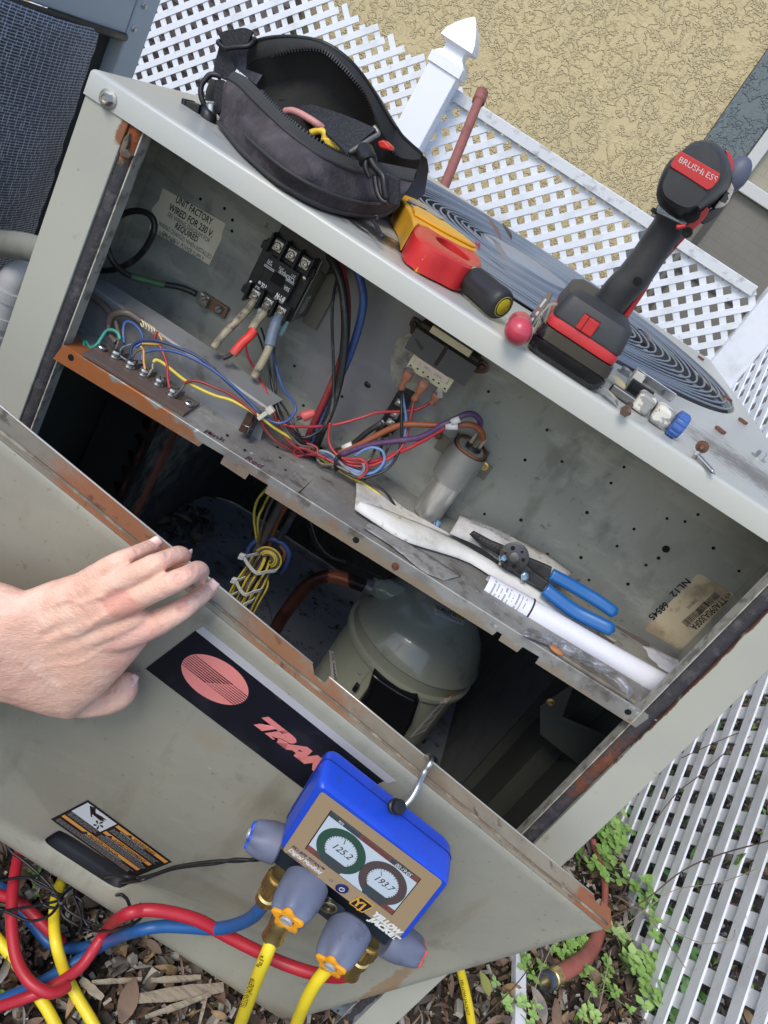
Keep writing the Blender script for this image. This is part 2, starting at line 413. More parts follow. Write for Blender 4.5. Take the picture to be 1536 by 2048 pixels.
bm = B(); e0 = at(1525, 560, y=FY); box(bm, (pcx + .04, FY - .02, FZ - .032), (e0.x, FY + .02, FZ + .005)); obj('top_rail', bm, M('weathered_white_rail', (.62, .64, .66), .5, lay=[((.3, .31, .32), 30, .5, .7, .8)], bump=[(.3, 60, .003)]), bf, bev=.003)
lf = empty('lattice_fence', (-1.5, FY + .2, 0), 'bare white lattice panel with a stepped uncapped top, left of the capped post', 'fence')
lz = at(720, 40, y=FY + .22).z
def zg(k, s): return ((k * 7) % 3) * .012
lattice(lf, V((-2.6, FY + .2, .02)), X, 2.6 + pcx + .02, lz - .03, .045, .0208, .003, m_white, zig=zg)
# post with gothic cap
pw = .052; py_ = FY - .05
post = empty('fence_post', (pcx, py_, 0), 'white square vinyl fence post with a pointed gothic cap', 'post')
c0 = at(887, 137, y=py_ - pw); pcx2 = c0.x; pz = c0.z
bm = B(); box(bm, (pcx2 - pw, py_ - pw, 0), (pcx2 + pw, py_ + pw, pz)); obj('shaft', bm, M('clean_white_vinyl', (.82, .84, .9), .35), post, bev=.004)
bm = B()
prof = [(0, .058), (.026, .058), (.028, .053), (.034, .048), (.044, .036), (.055, .033), (.063, .036), (.068, .052), (.07, .058), (.09, .052), (.115, .036), (.138, .016), (.15, .003)]
rs = []
for h_, w_ in prof:
    h_ *= 1.12
    rs.append([V((pcx2 + a * w_, py_ + b * w_, pz - .002 + h_)) for a, b in ((-1, -1), (1, -1), (1, 1), (-1, 1))])
loft(bm, rs); obj('gothic_cap', bm, M('clean_white_vinyl', (0, 0, 0)), post, smooth='auto', bev=0)
# right-hand side
cpst = empty('fence_post', (crn.x + .05, FY, 0), 'plain white board closing the corner between the two lattice fences', 'post')
e1 = at(1450, 788, y=FY)
bm = B(); box(bm, (crn.x + .002, FY - .03, 0), (e1.x - .002, FY + .03, 1.35)); obj('board', bm, m_white, cpst, bev=.005)
rf = empty('lattice_fence', (.85, 1, 0), 'tall grained lattice fence along the right side above the weeds', 'fence')
P0, P1 = V((e1.x, FY - .02, .015)), V((.893, -.1, .015)); exr = (P1 - P0).normalized()
lattice(rf, P0, exr, (P1 - P0).length, 1.35, .0545, .0252, .0045, m_grain, flip=-1)
# ---- rusty pipe behind the unit
pa, pb = at(963, 188, y=1.6), at(893, 362, y=1.35)
d_ = (pb - pa); pe = pb + d_ * 1.2
bm = B(); tube(bm, [pa, pa + d_ * .3, pa + d_ * .62, pb, pe], .0125, 10, 4); cyl(bm, pa - d_ * .02, pa + d_ * .1, .017, 10)
obj('pipe', bm, M('rust_red_pipe', (.27, .1, .085), .6, lay=[((.16, .06, .05), 40, .45, .7, .7)], bump=[(.3, 90, .002)]), smooth=True, label='thin rust red pipe leaning against the lattice behind the tool bag', cat='pipe')

# ---- neighbouring condenser on the left
NX = -.75
m_ngrey = M('blue_grey_enamel', (.40, .45, .48), .35, lay=[((.34, .38, .41), 3, .4, .7, .5)])
nu = empty('neighbour_condenser', (NX - .4, .2, 0), 'blue grey air conditioner on the left with a torn dark mesh hanging over its side', 'air conditioner')
y1 = at(250, 70, x=NX).y; zt = at(250, 70, x=NX).z
zt0 = at(280, 0, x=NX).z
bm = B(); box(bm, (NX - .03, -.5, zt), (NX, y1 + .0, zt + .07)); obj('side_rail', bm, m_ngrey, nu, bev=.003)
bm = B(); box(bm, (NX - .04, y1 + .002, 0), (NX + .002, y1 + .062, zt + .08)); obj('corner_post', bm, m_ngrey, nu, bev=.003)
bm = B(); box(bm, (NX - .9, -.5, zt + .072), (NX + .004, y1 + .07, zt + .12)); obj('top_cover', bm, m_ngrey, nu, bev=.004)
bm = B(); box(bm, (NX - .1, y1 - .05, 0), (NX - .02, y1 - .003, zt - .004)); obj('gap_shade_fill', bm, M('shadow_black_metal', (.02, .022, .02), .6), nu)  # black block filling the gap beside the mesh; its shade is put into the colour
bm = B(); tube(bm, [V((NX + .004, -.4, zt - .004)), V((NX + .004, .3, zt - .006)), V((NX + .004, y1 - .005, zt - .002))], .006, 8, 3); obj('rubber_edge', bm, m_black, nu, smooth=True)
for sx_, sy_ in ((288, 12), (267, 58)):
    c = at(sx_, sy_, x=NX + .003); bm = B(); lathe(bm, c - X * .001, X, [(0, .006), (.001, .006), (.002, .0042), (.005, .004), (.0055, .001)], 6); obj('screw', bm, m_steel, nu)
# torn mesh: woven, wavy sheet
m_mesh = bpy.data.materials.new('dark_woven_mesh'); m_mesh.use_nodes = True
N = m_mesh.node_tree.nodes; L = m_mesh.node_tree.links; p = N['Principled BSDF']; p.inputs['Roughness'].default_value = .6
g = N.new('ShaderNodeNewGeometry')
def wave(sc, dirn, dist, th_):
    w = N.new('ShaderNodeTexWave'); w.wave_type = 'BANDS'; w.bands_direction = dirn; w.inputs['Scale'].default_value = sc; w.inputs['Distortion'].default_value = dist; w.inputs['Detail Scale'].default_value = 1.5; w.inputs['Detail'].default_value = 2
    L.new(g.outputs['Position'], w.inputs['Vector']); m_ = N.new('ShaderNodeMapRange'); L.new(w.outputs['Fac'], m_.inputs[0]); m_.inputs[1].default_value = th_; m_.inputs[2].default_value = 1; return m_.outputs[0]
w1 = wave(60, 'Y', 1.5, .5); w2 = wave(75, 'Z', 1.2, .45); w3 = wave(26, 'Y', 9, .3)
nn = N.new('ShaderNodeTexNoise'); nn.inputs['Scale'].default_value = 7; L.new(g.outputs['Position'], nn.inputs['Vector'])
def mth(op, a, b):
    m_ = N.new('ShaderNodeMath'); m_.operation = op
    for i, q in enumerate((a, b)):
        if hasattr(q, 'node'): L.new(q, m_.inputs[i])
        else: m_.inputs[i].default_value = q
    return m_.outputs[0]
fac = mth('MULTIPLY', mth('ADD', mth('MULTIPLY', w1, w3), mth('MULTIPLY', w2, .75)), mth('MULTIPLY', nn.outputs[0], 1.7))
mx = N.new('ShaderNodeMix'); mx.data_type = 'RGBA'; L.new(fac, mx.inputs[0]); mx.inputs[6].default_value = (.045, .05, .065, 1); mx.inputs[7].default_value = (.5, .54, .64, 1); L.new(mx.outputs[2], p.inputs['Base Color'])
bp = N.new('ShaderNodeBump'); bp.inputs['Strength'].default_value = .6; bp.inputs['Distance'].default_value = .002; L.new(fac, bp.inputs['Height']); L.new(bp.outputs[0], p.inputs['Normal'])
ymx = at(200, 95, x=NX + .015).y
bm = B(); ny, nz_ = 60, 60; grid = []
for i in range(ny):
    col = []
    for j in range(nz_):
        yy = -.45 + (ymx + .45) * i / (ny - 1); zz = zt - .003 - .85 * j / (nz_ - 1)
        if i == ny - 1: yy += R.uniform(-.004, .004)
        col.append(bm.verts.new((NX + .012 + .008 * math.sin(yy * 17 + zz * 2) + .006 * mn.noise(V((yy * 8, zz * 4, 0))), yy, zz)))
    grid.append(col)
for i in range(ny - 1):
    for j in range(nz_ - 1): bm.faces.new((grid[i][j], grid[i + 1][j], grid[i + 1][j + 1], grid[i][j + 1]))
o = obj('mesh_screen', bm, m_mesh, nu, smooth=True); sm = o.modifiers.new('t', 'SOLIDIFY'); sm.thickness = .0012
# conduits between the units
m_cond = M('grey_conduit', (.24, .25, .22), .6, lay=[((.1, .1, .08), 10, .4, .7, .6)])
a, b = at(-60, 478, x=-.62), at(75, 500, x=-.5); c = at(130, 530, x=-.47)
rcond = 28 * pxm(b)
bm = B(); tube(bm, [at(-200, 520, x=-.7), at(-90, 490, x=-.64), a * .5 + b * .5, b, c, c + V((.0, .1, -.08))], rcond, 14, 5)
obj('conduit', bm, m_cond, smooth=True, label='thick grey flexible conduit bending behind the left corner post', cat='conduit')
A_ = at(-12, 660, y=.16); T_ = at(32, 555, y=.16); m_pvc = M('grey_white_pvc', (.5, .51, .53), .4, lay=[((.35, .36, .36), 40, .5, .7, .5)], bump=[(.15, 80, .002)])
el = empty('conduit_elbow', at(0, 700, y=.16), 'pale plastic conduit elbow with a ribbed coupling at the left edge', 'pipe fitting')
rr_ = 30 * pxm(T_); ax_ = (T_ - A_).normalized()
bm = B(); lathe(bm, A_ - ax_ * .12, ax_, [(0, rr_), (.1, rr_), (.1, rr_ * 1.12), (.122, rr_ * 1.12), (.122, rr_ * .97), (.133, rr_ * .97), (.133, rr_ * 1.1), (.148, rr_ * 1.1), (.148, rr_ * 1.0), (.17, rr_), (.17, rr_ * 1.1), (.185, rr_ * 1.12)], 24); obj('coupling', bm, m_pvc, el, smooth='auto')
bm = B(); tube(bm, [T_ - ax_ * .03, T_, T_ + ax_ * .015 + X * .015 + Y * .02, T_ + X * .06 + Y * .08 + ax_ * .01], rr_ * .95, 18, 6); obj('elbow', bm, m_pvc, el, smooth=True)
# ================================================================ THE OPENED CONDENSER
PAINT = (.43, .43, .365)
def paint(n, **k):
    lay = [((.36, .36, .32), 4, .4, .7, .6), ((.22, .19, .13), 60, .66, .76, .6)] + k.pop('extra', [])
    return M(n, PAINT, k.pop('r', .38), lay=lay, bump=[(.04, 300, .0006), (.06, 8, .003)])
x0, x1, YB, ZT, ZF = -.437, .396, 1.04, .927, .903
unit = empty('condensing_unit', (-.02, .5, 0), 'weathered beige condensing unit standing open with wiring and compressor exposed', 'air conditioner')
U = unit
m_lid = M('lid_paint_stained', (.46, .465, .42), .3,
          lay=[((.42, .44, .43), 5, .4, .7, .7), ((.2, .19, .18), 46, .80, 1.02, .7, (1, 2.2, 1), (V((.28, .14, .927)), (.3, .16, .009))), ((.035, .033, .03), 50, .66, .86, .95, (1, 2.5, 1), (V((-.17, .085, .927)), (.24, .06, .008))),
               ((.09, .08, .07), 85, .70, .86, .9, (1, 3, 1), (V((.33, .12, .928)), (.24, .10, .009))), ((.2, .19, .17), 45, .74, .98, .7, (2, 1, 1), (V((-.3, .2, .927)), (.16, .15, .009)))],
          bump=[(.12, 200, .001), (.05, 10, .002)])
GC, GR = V((-.03, .625, ZT)), .398
bm = B(); n = 96; rows = []
def rectpt(t, a, b, c, d, z):
    dx, dy = math.cos(t), math.sin(t)
    sx = ((b if dx > 0 else a) - GC.x) / dx if abs(dx) > 1e-6 else 1e9; sy = ((d if dy > 0 else c) - GC.y) / dy if abs(dy) > 1e-6 else 1e9
    s = min(sx, sy); return V((GC.x + dx * s, GC.y + dy * s, z))
cor = [math.atan2(yy - GC.y, xx - GC.x) % (2 * math.pi) for xx in (x0, x1) for yy in (0, YB)]
angs = sorted([2 * math.pi * i / n + .013 for i in range(n)] + cor)
for dd, z in ((0.0012, ZF), (0, ZF), (0, ZT - .004), (.0008, ZT - .0018), (.0022, ZT - .0006), (.005, ZT), (.012, ZT)):
    i_ = dd if z > ZF else dd
    rows.append([rectpt(t, x0 + i_, x1 - i_, i_, YB - i_, z) for t in angs])
# keep the corners of the inset loops in line
rows.append([GC + V((math.cos(t) * (GR + .012), math.sin(t) * (GR + .012), .0)) for t in angs])
rows.append([GC + V((math.cos(t) * GR, math.sin(t) * GR, -.003)) for t in angs])
rows.append([GC + V((math.cos(t) * (GR - .004), math.sin(t) * (GR - .004), -.012)) for t in angs])
loft(bm, rows, cap=False)
lid = obj('lid', bm, m_lid, U, smooth=True); split_smooth(lid, .9)
bm = B(); loft(bm, [ring(GC + V((0, 0, -.0125)), X, Y, GR - .004, GR - .004, 64), ring(GC + V((0, 0, -.07)), X, Y, GR - .012, GR - .012, 64)], cap=False); obj('fan_collar', bm, M('dark_grey_collar', (.07, .075, .085), .5), U, smooth=True)
# lid screw with halo
def hexscrew(c, ax, r, mat, par, name='screw', washer=1.5, h=1.0):
    b = B(); lathe(b, c, ax, [(0, r * washer), (r * .25, r * washer), (r * .3, r * 1.05)], 18)
    lathe(b, c + ax * r * .25, ax, [(0, r), (r * .8 * h, r), (r * 1.0 * h, r * .85), (r * 1.0 * h, r * .6), (r * .8 * h, r * .5), (r * .8 * h, .0001)], 6); return obj(name, b, mat, par)
hexscrew(at(217, 198, y=0), -Y, .0058, m_steel, U)
# grille rings
m_ring = M('blue_grey_wire', (.16, .19, .235), .35, lay=[((.17, .2, .23), 30, .45, .7, .5)])
gr = empty('fan_grille', GC, parent=U)
nr = 25
for i in range(nr):
    r_ = .082 + (GR - .006 - .082) * i / (nr - 1); z_ = ZT + .001
    bm = B(); N_ = 72
    pts = [GC + V((math.cos(2 * math.pi * k / N_) * r_, math.sin(2 * math.pi * k / N_) * r_, z_ - ZT + .0012 * math.sin(k * .26 + i))) for k in range(N_)]
    tube(bm, pts, .0018, 6, smooth=False, closed=True); obj('ring', bm, m_ring, gr, smooth=True)
for k in range(10):
    a_ = k * math.pi / 5 + .3; dd = V((math.cos(a_), math.sin(a_), 0)); s_ = V((-dd.y, dd.x, 0)) * .004
    for q in (-1, 1):
        bm = B(); tube(bm, [GC + dd * .07 + s_ * q - Z * .002, GC + dd * (GR - .012) + s_ * q * 2.2 - Z * .0022], .0016, 6, 2); obj('spoke', bm, m_ring, gr, smooth=True)
bm = B(); lathe(bm, GC - Z * .001, Z, [(0, .08), (.004, .08), (.006, .076), (.0065, .0001)], 40); obj('hub_plate', bm, M('pale_blue_plate', (.28, .31, .36), .4, lay=[((.2, .23, .26), 12, .4, .7, .6)]), gr, smooth='auto')
bm = B(); lathe(bm, GC - Z * .16, Z, [(0, .001), (0, .06), (.14, .06), (.15, .03), (.15, .001)], 24); obj('fan_motor', bm, m_black, U, smooth='auto')
for k in range(4):
    a_ = k * math.pi / 2 + .4; bm = B(); e = V((math.cos(a_), math.sin(a_), 0)); t_ = V((-e.y, e.x, 0))
    loft(bm, [[GC + e * (.05 + .3 * s) + t_ * (w * q) + Z * (-.13 + .045 * q * w / .1 + zz) for q, zz in ((-1, 0), (1, 0), (1, .002), (-1, .002))] for s, w in ((0, .04), (.3, .08), (.7, .12), (1, .11))]); obj('fan_blade', bm, M('dark_blade', (.09, .09, .1), .5, .6), U)
# posts
mp1 = paint('post_paint', extra=[(RUST, 45, .52, .62, .9, None, (V((-.388, 0, .897)), (.012, .02, .018))), ((.3, .24, .13), 30, .9, 1.15, .6, None, (V((-.39, 0, .89)), (.02, .02, .04)))])
bm = B(); box(bm, (x0 + .0012, .0018, 0), (-.389, .012, ZF + .006)); box(bm, (x0 + .0012, .0121, 0), (x0 + .0035, YB - .01, ZF + .006))
obj('corner_post', bm, mp1, U, bev=.0045, seg=4)
mp2 = paint('post_paint_right', extra=[((.16, .06, .03), 60, .92, 1.12, .8, None, (V((.353, 0, .60)), (.003, .02, .12))), (RUST2, 60, .5, .6, .9, None, (V((.352, 0, .76)), (.003, .02, .16)))])
bm = B(); box(bm, (.3535, .0018, 0), (x1 - .0012, .012, ZF + .006)); box(bm, (x1 - .0035, .0121, 0), (x1 - .0012, YB - .01, ZF + .006))
obj('corner_post', bm, mp2, U, bev=.0045, seg=4)
m_gask = M('old_foam_gasket', (.045, .043, .048), .9, lay=[((.12, .11, .115), 70, .5, .7, .7), (RUST, 55, .5, .62, 1, None, (V((-.38, 0, .895)), (.03, .03, .03))), ((.35, .25, .12), 120, .9, 1.05, .8, None, (V((-.38, 0, .87)), (.03, .03, .03))),
                                               ((.15, .05, .022), 45, .66, .92, .95, None, (V((.345, 0, .60)), (.03, .03, .10))), ((.2, .07, .035), 80, .85, 1.0, .9, None, (V((.345, 0, .62)), (.03, .03, .05)))], bump=[(.7, 90, .004), (.4, 300, .002)])
def gasket(xa, xb, z_lo, z_hi):
    b = B(); m_ = 60; rs = []
    for i in range(m_):
        z = z_lo + (z_hi - z_lo) * i / (m_ - 1); w1 = .0008 * mn.noise(V((1, 0, z * 60))); w2 = .0011 * mn.noise(V((5, 0, z * 70))); d_ = .0015 * mn.noise(V((9, 0, z * 50)))
        rs.append([V((xa + w1, .012, z)), V((xa + w1 + .001, .004 + d_, z)), V(((xa + xb) / 2, .0028 + d_, z)), V((xb + w2 - .001, .0045 + d_, z)), V((xb + w2, .012, z))])
    loft(b, rs, cap=False, closed=False); return obj('gasket_strip', b, m_gask, U, smooth=True)
gasket(-.3885, -.3745, .0, .902); gasket(.3365, .353, .0, .902)
m_edge = M('bare_edge_metal', (.42, .4, .34), .5, lay=[((.12, .1, .09), 60, .45, .65, .8)])
bm = B(); box(bm, (-.3742, .003, 0), (-.3728, .02, ZF)); obj('door_stop', bm, m_edge, U)
bm = B(); box(bm, (.3345, .0025, 0), (.3358, .02, ZF)); obj('door_stop', bm, m_edge, U)
# crushed clip at the rusty corner
bm = B(); c = at(252, 300, y=.0); prism(bm, [at(a, b, y=-.002) for a, b in ((258, 265), (247, 275), (238, 303), (241, 312), (250, 300), (256, 285))], V((.0, .006, 0))); prism(bm, [at(a, b, y=-.004) for a, b in ((243, 300), (240, 312), (256, 318), (262, 312), (251, 297))], V((.0, .007, .0)))
obj('bent_clip', bm, M('tarnished_clip', (.2, .16, .12), .6, .4, lay=[((.09, .07, .06), 120, .45, .6, .8)]), U, bev=.0008)
# inner walls
m_galv = M('galvanised_grey', (.27, .275, .24), .5, .15, lay=[((.2, .21, .195), 6, .4, .65, .7), ((.33, .33, .285), 22, .5, .75, .5), ((.09, .075, .055), 90, .62, .74, .8), ((.42, .42, .37), 7, .50, .62, .6, (1, 1, 3)), ((.14, .135, .11), 11, .53, .66, .6, (2, 1, 1)), ((.42, .42, .38), 260, .66, .7, .35, (1, 1, 7)), ((.4, .39, .335), 30, .5, .66, .5, None, (V((.3, .165, .82)), (.16, .05, .08))), ((.23, .215, .23), 10, .45, .6, .7, None, (V((-.1, .165, .8)), (.09, .05, .12)))], bump=[(.08, 150, .0008)])
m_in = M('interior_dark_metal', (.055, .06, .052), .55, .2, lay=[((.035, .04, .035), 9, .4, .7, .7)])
YW = .165
def zsh(x): return .680 + .018 * x
bm = B(); box(bm, (-.434, YW, .66), (.3925, YW + .002, ZT - .01)); obj('panel_back', bm, m_galv, U)
bm = B(); box(bm, (-.434, .013, .68), (-.4325, YW - .001, ZF)); obj('panel_side', bm, m_galv, U)
bm = B(); box(bm, (.391, .013, .68), (.3925, YW - .001, ZF)); obj('panel_side', bm, m_galv, U)
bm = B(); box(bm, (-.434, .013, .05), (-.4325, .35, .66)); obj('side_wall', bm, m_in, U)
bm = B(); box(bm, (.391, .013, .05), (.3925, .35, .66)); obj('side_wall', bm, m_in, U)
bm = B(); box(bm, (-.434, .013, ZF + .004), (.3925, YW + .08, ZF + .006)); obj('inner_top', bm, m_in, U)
m_pan = M('slate_base_pan', (.19, .21, .24), .6, .1, lay=[((.28, .3, .32), 9, .45, .7, .5), ((.015, .015, .015), 38, .6, .66, .95), ((.04, .045, .05), 14, .5, .7, .7)], bump=[(.3, 80, .003)])
bm = B(); box(bm, (-.434, .004, .098), (.3925, YB - .004, .1)); box(bm, (-.434, .004, .03), (.3925, .006, .0975)); obj('base_pan', bm, m_pan, U)
# coil: one folded sheet of upright fins along three sides
m_fin = M('coil_fins', (.17, .175, .18), .45, .6, lay=[((.12, .13, .135), 16, .45, .65, .8), ((.3, .29, .24), 30, .6, .8, .5), ((.6, .6, .54), 30, .7, 1.0, .9, None, (V((-.378, .5, .4)), (.2, .3, .35)))])  # last layer paints the left fins paler in place of light reaching them
path = [V((-.378, .30, 0)), V((-.378, .80, 0))] + [V((-.378 + .09 - .09 * math.cos(t), .80 + .09 * math.sin(t), 0)) for t in (.4, .8, 1.2, 1.5708)] + [V((.27, .89, 0))] + [V((.27 + .09 * math.sin(t), .80 + .09 * math.cos(t), 0)) for t in (.4, .8, 1.2, 1.5708)] + [V((.36, .30, 0))]
bm = B(); seg = 0; pl = []
for a, b in zip(path, path[1:]):
    L_ = (b - a).length; k = max(1, int(L_ / .0032)); d_ = (b - a) / L_; nn = V((d_.y, -d_.x, 0))
    for i in range(k):
        pl.append(a + d_ * (L_ * i / k)); pl.append(a + d_ * (L_ * (i + .3) / k) + nn * .007); pl.append(a + d_ * (L_ * (i + .62) / k) + nn * .007)
rows = [[p + Z * z for p in pl] for z in (.101, .35, .62, .9)]
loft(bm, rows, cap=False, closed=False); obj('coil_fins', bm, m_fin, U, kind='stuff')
bm = B(); box(bm, (.362, .205, .101), (.3905, .299, .9)); box(bm, (.345, .296, .101), (.3905, .300, .9)); obj('coil_end_plate', bm, m_in, U)
bm = B(); box(bm, (-.43, .29, .101), (-.345, .294, .9)); obj('coil_end_plate', bm, m_in, U)
# return bends and headers
def pipe(name, pts, r, mat, par, **k):
    b = B(); tube(b, pts, r, k.pop('n', 10), k.pop('k', 5)); return obj(name, b, mat, par, smooth=True, **k)
hd = [((288, 825), (222, 1010)), ((345, 845), (262, 1050))]
for i, (a, b) in enumerate(hd):
    P = at(*a, y=.42 + .03 * i); Q = at(*b, y=.42 + .03 * i); Q.x = P.x; pipe('header_pipe', [V((P.x, P.y, .64)), V((P.x, P.y, .45)), V((P.x, P.y, .12))], .0165, M('header_copper', (.5, .19, .12), .5, .2, lay=[((.22, .08, .06), 14, .45, .65, .8)]), U, n=14)
for zz in (.58, .52, .46, .40, .34, .28):
    pipe('return_bend', [V((-.372, .30, zz)), V((-.35, .275, zz)), V((-.345, .262, zz - .015)), V((-.35, .275, zz - .03)), V((-.372, .30, zz - .03))], .006, M('dark_bend_copper', (.07, .03, .02), .5, .5), U, n=8)
a = at(255, 930, y=.42); b = at(185, 850, y=.36); pipe('branch_tube', [at(262, 965, y=.45), at(235, 935, y=.43), at(200, 945, y=.40), at(165, 915, y=.36), at(170, 890, y=.33), at(205, 870, y=.31), at(225, 840, y=.3)], .007, m_copper, U)
pipe('branch_tube', [at(240, 948, y=.44), at(258, 958, y=.47)], .005, m_copper, U)
# right-hand bracket
bk = [(1152, 1352), (1110, 1385), (1080, 1420), (1080, 1470), (1150, 1530), (1200, 1500), (1218, 1478), (1140, 1425)]
bm = B(); P = [at(a, b, y=.14) for a, b in ((1150, 1365), (1080, 1412), (1080, 1468), (1123, 1438))]; prism(bm, P, Y * .0015)
P = [at(1123, 1438, y=.14), at(1080, 1468, y=.14), at(1158, 1530, y=.14), at(1218, 1478, y=.14)]; prism(bm, P, V((0, .003, .002))); obj('bracket', bm, M('dark_green_bracket', (.05, .055, .05), .5, .3), U)
hexscrew(at(1101, 1404, y=.139), -Y, .0035, m_brass, U)
# shelf
m_shelf = M('shelf_galvanised_dirty', (.34, .34, .32), .5, .3,
   lay=[((.2, .19, .18), 9, .42, .62, .8), ((.5, .5, .48), 28, .56, .75, .5), ((.09, .07, .055), 40, .55, .7, .7), ((.62, .62, .6), 130, .64, .72, .8), ((.2, .125, .08), 60, .55, .78, .5), ((.40, .13, .035), 34, .40, .52, .95, None, (V((-.33, .003, .655)), (.13, .05, .022))), ((.30, .17, .10), 30, .42, .72, .75, None, (V((-.05, .003, .652)), (.3, .05, .02))), ((.3, .24, .17), 30, .45, .6, .8, None, (V((.1, .003, .652)), (.3, .05, .02))), (RUST2, 50, .85, 1.0, 1, None, (V((.333, .003, .67)), (.014, .05, .012)))],
   bump=[(.25, 120, .0015), (.15, 25, .003)])
def shp(px, py, y=.0042):
    return at(px, py, y=y)
bm = B(); nx = 40; HX, HY_, HR = -.108, .112, .0195
# top sheet with a round hole: three bands around the hole box
def sheet(xa, xb, ya, yb, n=8):
    rows = [[V((xa + (xb - xa) * i / n, yy, zsh(xa + (xb - xa) * i / n))) for i in range(n + 1)] for yy in (ya, yb)]
    loft(bm, rows, cap=False, closed=False)
q = .024
sheet(-.432, HX - q, .0045, YW - .0005); sheet(HX + q, .39, .0045, YW - .0005, 20); sheet(HX - q, HX + q, .0045, HY_ - q, 1); sheet(HX - q, HX + q, HY_ + q, YW - .0005, 1)
sq = []; ci = []
for i in range(32):
    t = 2 * math.pi * i / 32 + math.pi / 4; dx, dy = math.cos(t), math.sin(t); s = q / max(abs(dx), abs(dy))
    sq.append(V((HX + dx * s, HY_ + dy * s, zsh(HX + dx * s)))); ci.append(V((HX + dx * HR, HY_ + dy * HR, zsh(HX))))
loft(bm, [sq, ci], cap=False)
bmesh.ops.remove_doubles(bm, verts=bm.verts, dist=1e-5)
sh = obj('shelf', bm, m_shelf, U); md = sh.modifiers.new('t', 'SOLIDIFY'); md.thickness = .0014; md.offset = -1
low = [(-.378, .6535), (-.199, .661), (-.197, .667), (-.171, .6685), (-.171, .6585), (-.14, .6585), (-.139, .667), (-.116, .668), (-.115, .658), (.165, .665), (.166, .672), (.172, .672), (.173, .664), (.196, .664), (.197, .673), (.217, .674), (.218, .665), (.342, .6665), (.3445, .684)]
P = [V((x, .0028, z)) for x, z in low] + [V((x, .0028, zsh(x) - .0008)) for x in [.343 - .04 * i for i in range(18)] + [-.3735]]
bm = B(); prism(bm, P, Y * .0014)
obj('shelf_lip', bm, m_shelf, sh)
bm = B(); tube(bm, [V((x, .0043, zsh(x) - .0008)) for x in (-.373, -.1, .2, .343)], .0015, 8, 3); obj('fold_edge', bm, m_shelf, sh, smooth=True)
m_hole = M('hole_shadow_black', (.004, .004, .004), .9)
def hole(c, ax, r, par, name='screw_hole'):
    b = B(); lathe(b, c - ax * .001, ax, [(0, r), (.0013, r), (.0013, .0001)], 12); return obj(name, b, m_hole, par)
for a, b in ((142, 715), (712, 1080), (1256, 1424)): hole(at(a, b, y=.0028), -Y, .0036, sh)
hexscrew(at(791, 1132, y=.003), -Y, .0028, m_rustbolt, sh)
for a, b in ((571, 940), (560, 915), (555, 894), (420, 866), (490, 900), (700, 1032), (455, 870)): hole(at(a, b, z=zsh(0) - .002), Z, .0016, sh)
bm = B(); tube(bm, [V((HX + math.cos(t) * HR, HY_ + math.sin(t) * HR, zsh(HX) + .0005)) for t in [i * math.pi / 12 for i in range(24)]], .0022, 8, smooth=False, closed=True); obj('grommet', bm, m_black, sh, smooth=True)
# holes in the back panel
for a, b in ((401, 398), (465, 440), (449, 417), (464, 462), (733, 765), (684, 793), (607, 811), (589, 732), (977, 783), (1094, 860), (1050, 920), (969, 1028), (1042, 1040), (1050, 920), (1124, 923), (1248, 934), (1222, 966), (1174, 1025), (1268, 1058), (1234, 1092), (1334, 1037), (1370, 1043), (1396, 1029), (1162, 1115), (1317, 1116), (1292, 1130), (1178, 1160), (1256, 1168), (1427, 1096), (1478, 1142), (1095, 1108)):
    hole(at(a, b, y=YW), -Y, .0018 if (a * 7 + b) % 3 else .0022, U, 'panel_hole')
hole(at(1332, 1098, y=YW), -Y, .0045, U, 'panel_hole')
for a, b in ((735, 770),):
    bm = B(); sphere(bm, at(a, b, y=YW), (.0045, .001, .0032)); obj('tar_spot', bm, m_black, U, smooth=True)
# barrier strip standing on the shelf
yb_ = .062
bm = B()
A0, A1 = V((-.432, yb_, zsh(-.4))), V((-.157, yb_, zsh(-.157)))
T0, T1 = at(178, 566, y=yb_), at(530, 815, y=yb_)
T0 = V((-.432, yb_, at(178, 566, y=yb_).z)); T1 = V((-.167, yb_, at(545, 822, y=yb_).z))
W0 = at(183, 549, z=T0.z + .001); W0 = V((-.432, W0.y, T0.z + .003)); W1 = V((at(566, 800, z=T1.z + .006).x, at(566, 800, z=T1.z + .006).y, T1.z + .006))
rs = []
for i in range(13):
    t = i / 12; a = A0.lerp(A1, t); b = T0.lerp(T1, t); c = W0.lerp(W1, t) + V((0, 0, .004 * math.sin(t * 3)))
    rs.append([a, a.lerp(b, .5) + V((0, .001, 0)), b + V((0, 0, -.002)), b + V((0, .002, .0)), c, c + V((0, -.0008, -.0012)), b + V((0, .0028, -.0015)), b + V((0, .0012, -.003)), a.lerp(b, .5) + V((0, .0022, 0)), a + V((0, .0012, 0))])
loft(bm, rs); obj('wire_barrier', bm, M('barrier_zinc', (.24, .245, .25), .5, .3, lay=[((.15, .15, .155), 12, .42, .6, .7), ((.4, .38, .34), 70, .62, .75, .5), ((.12, .1, .08), 50, .6, .7, .7)], bump=[(.12, 90, .001)]), U)
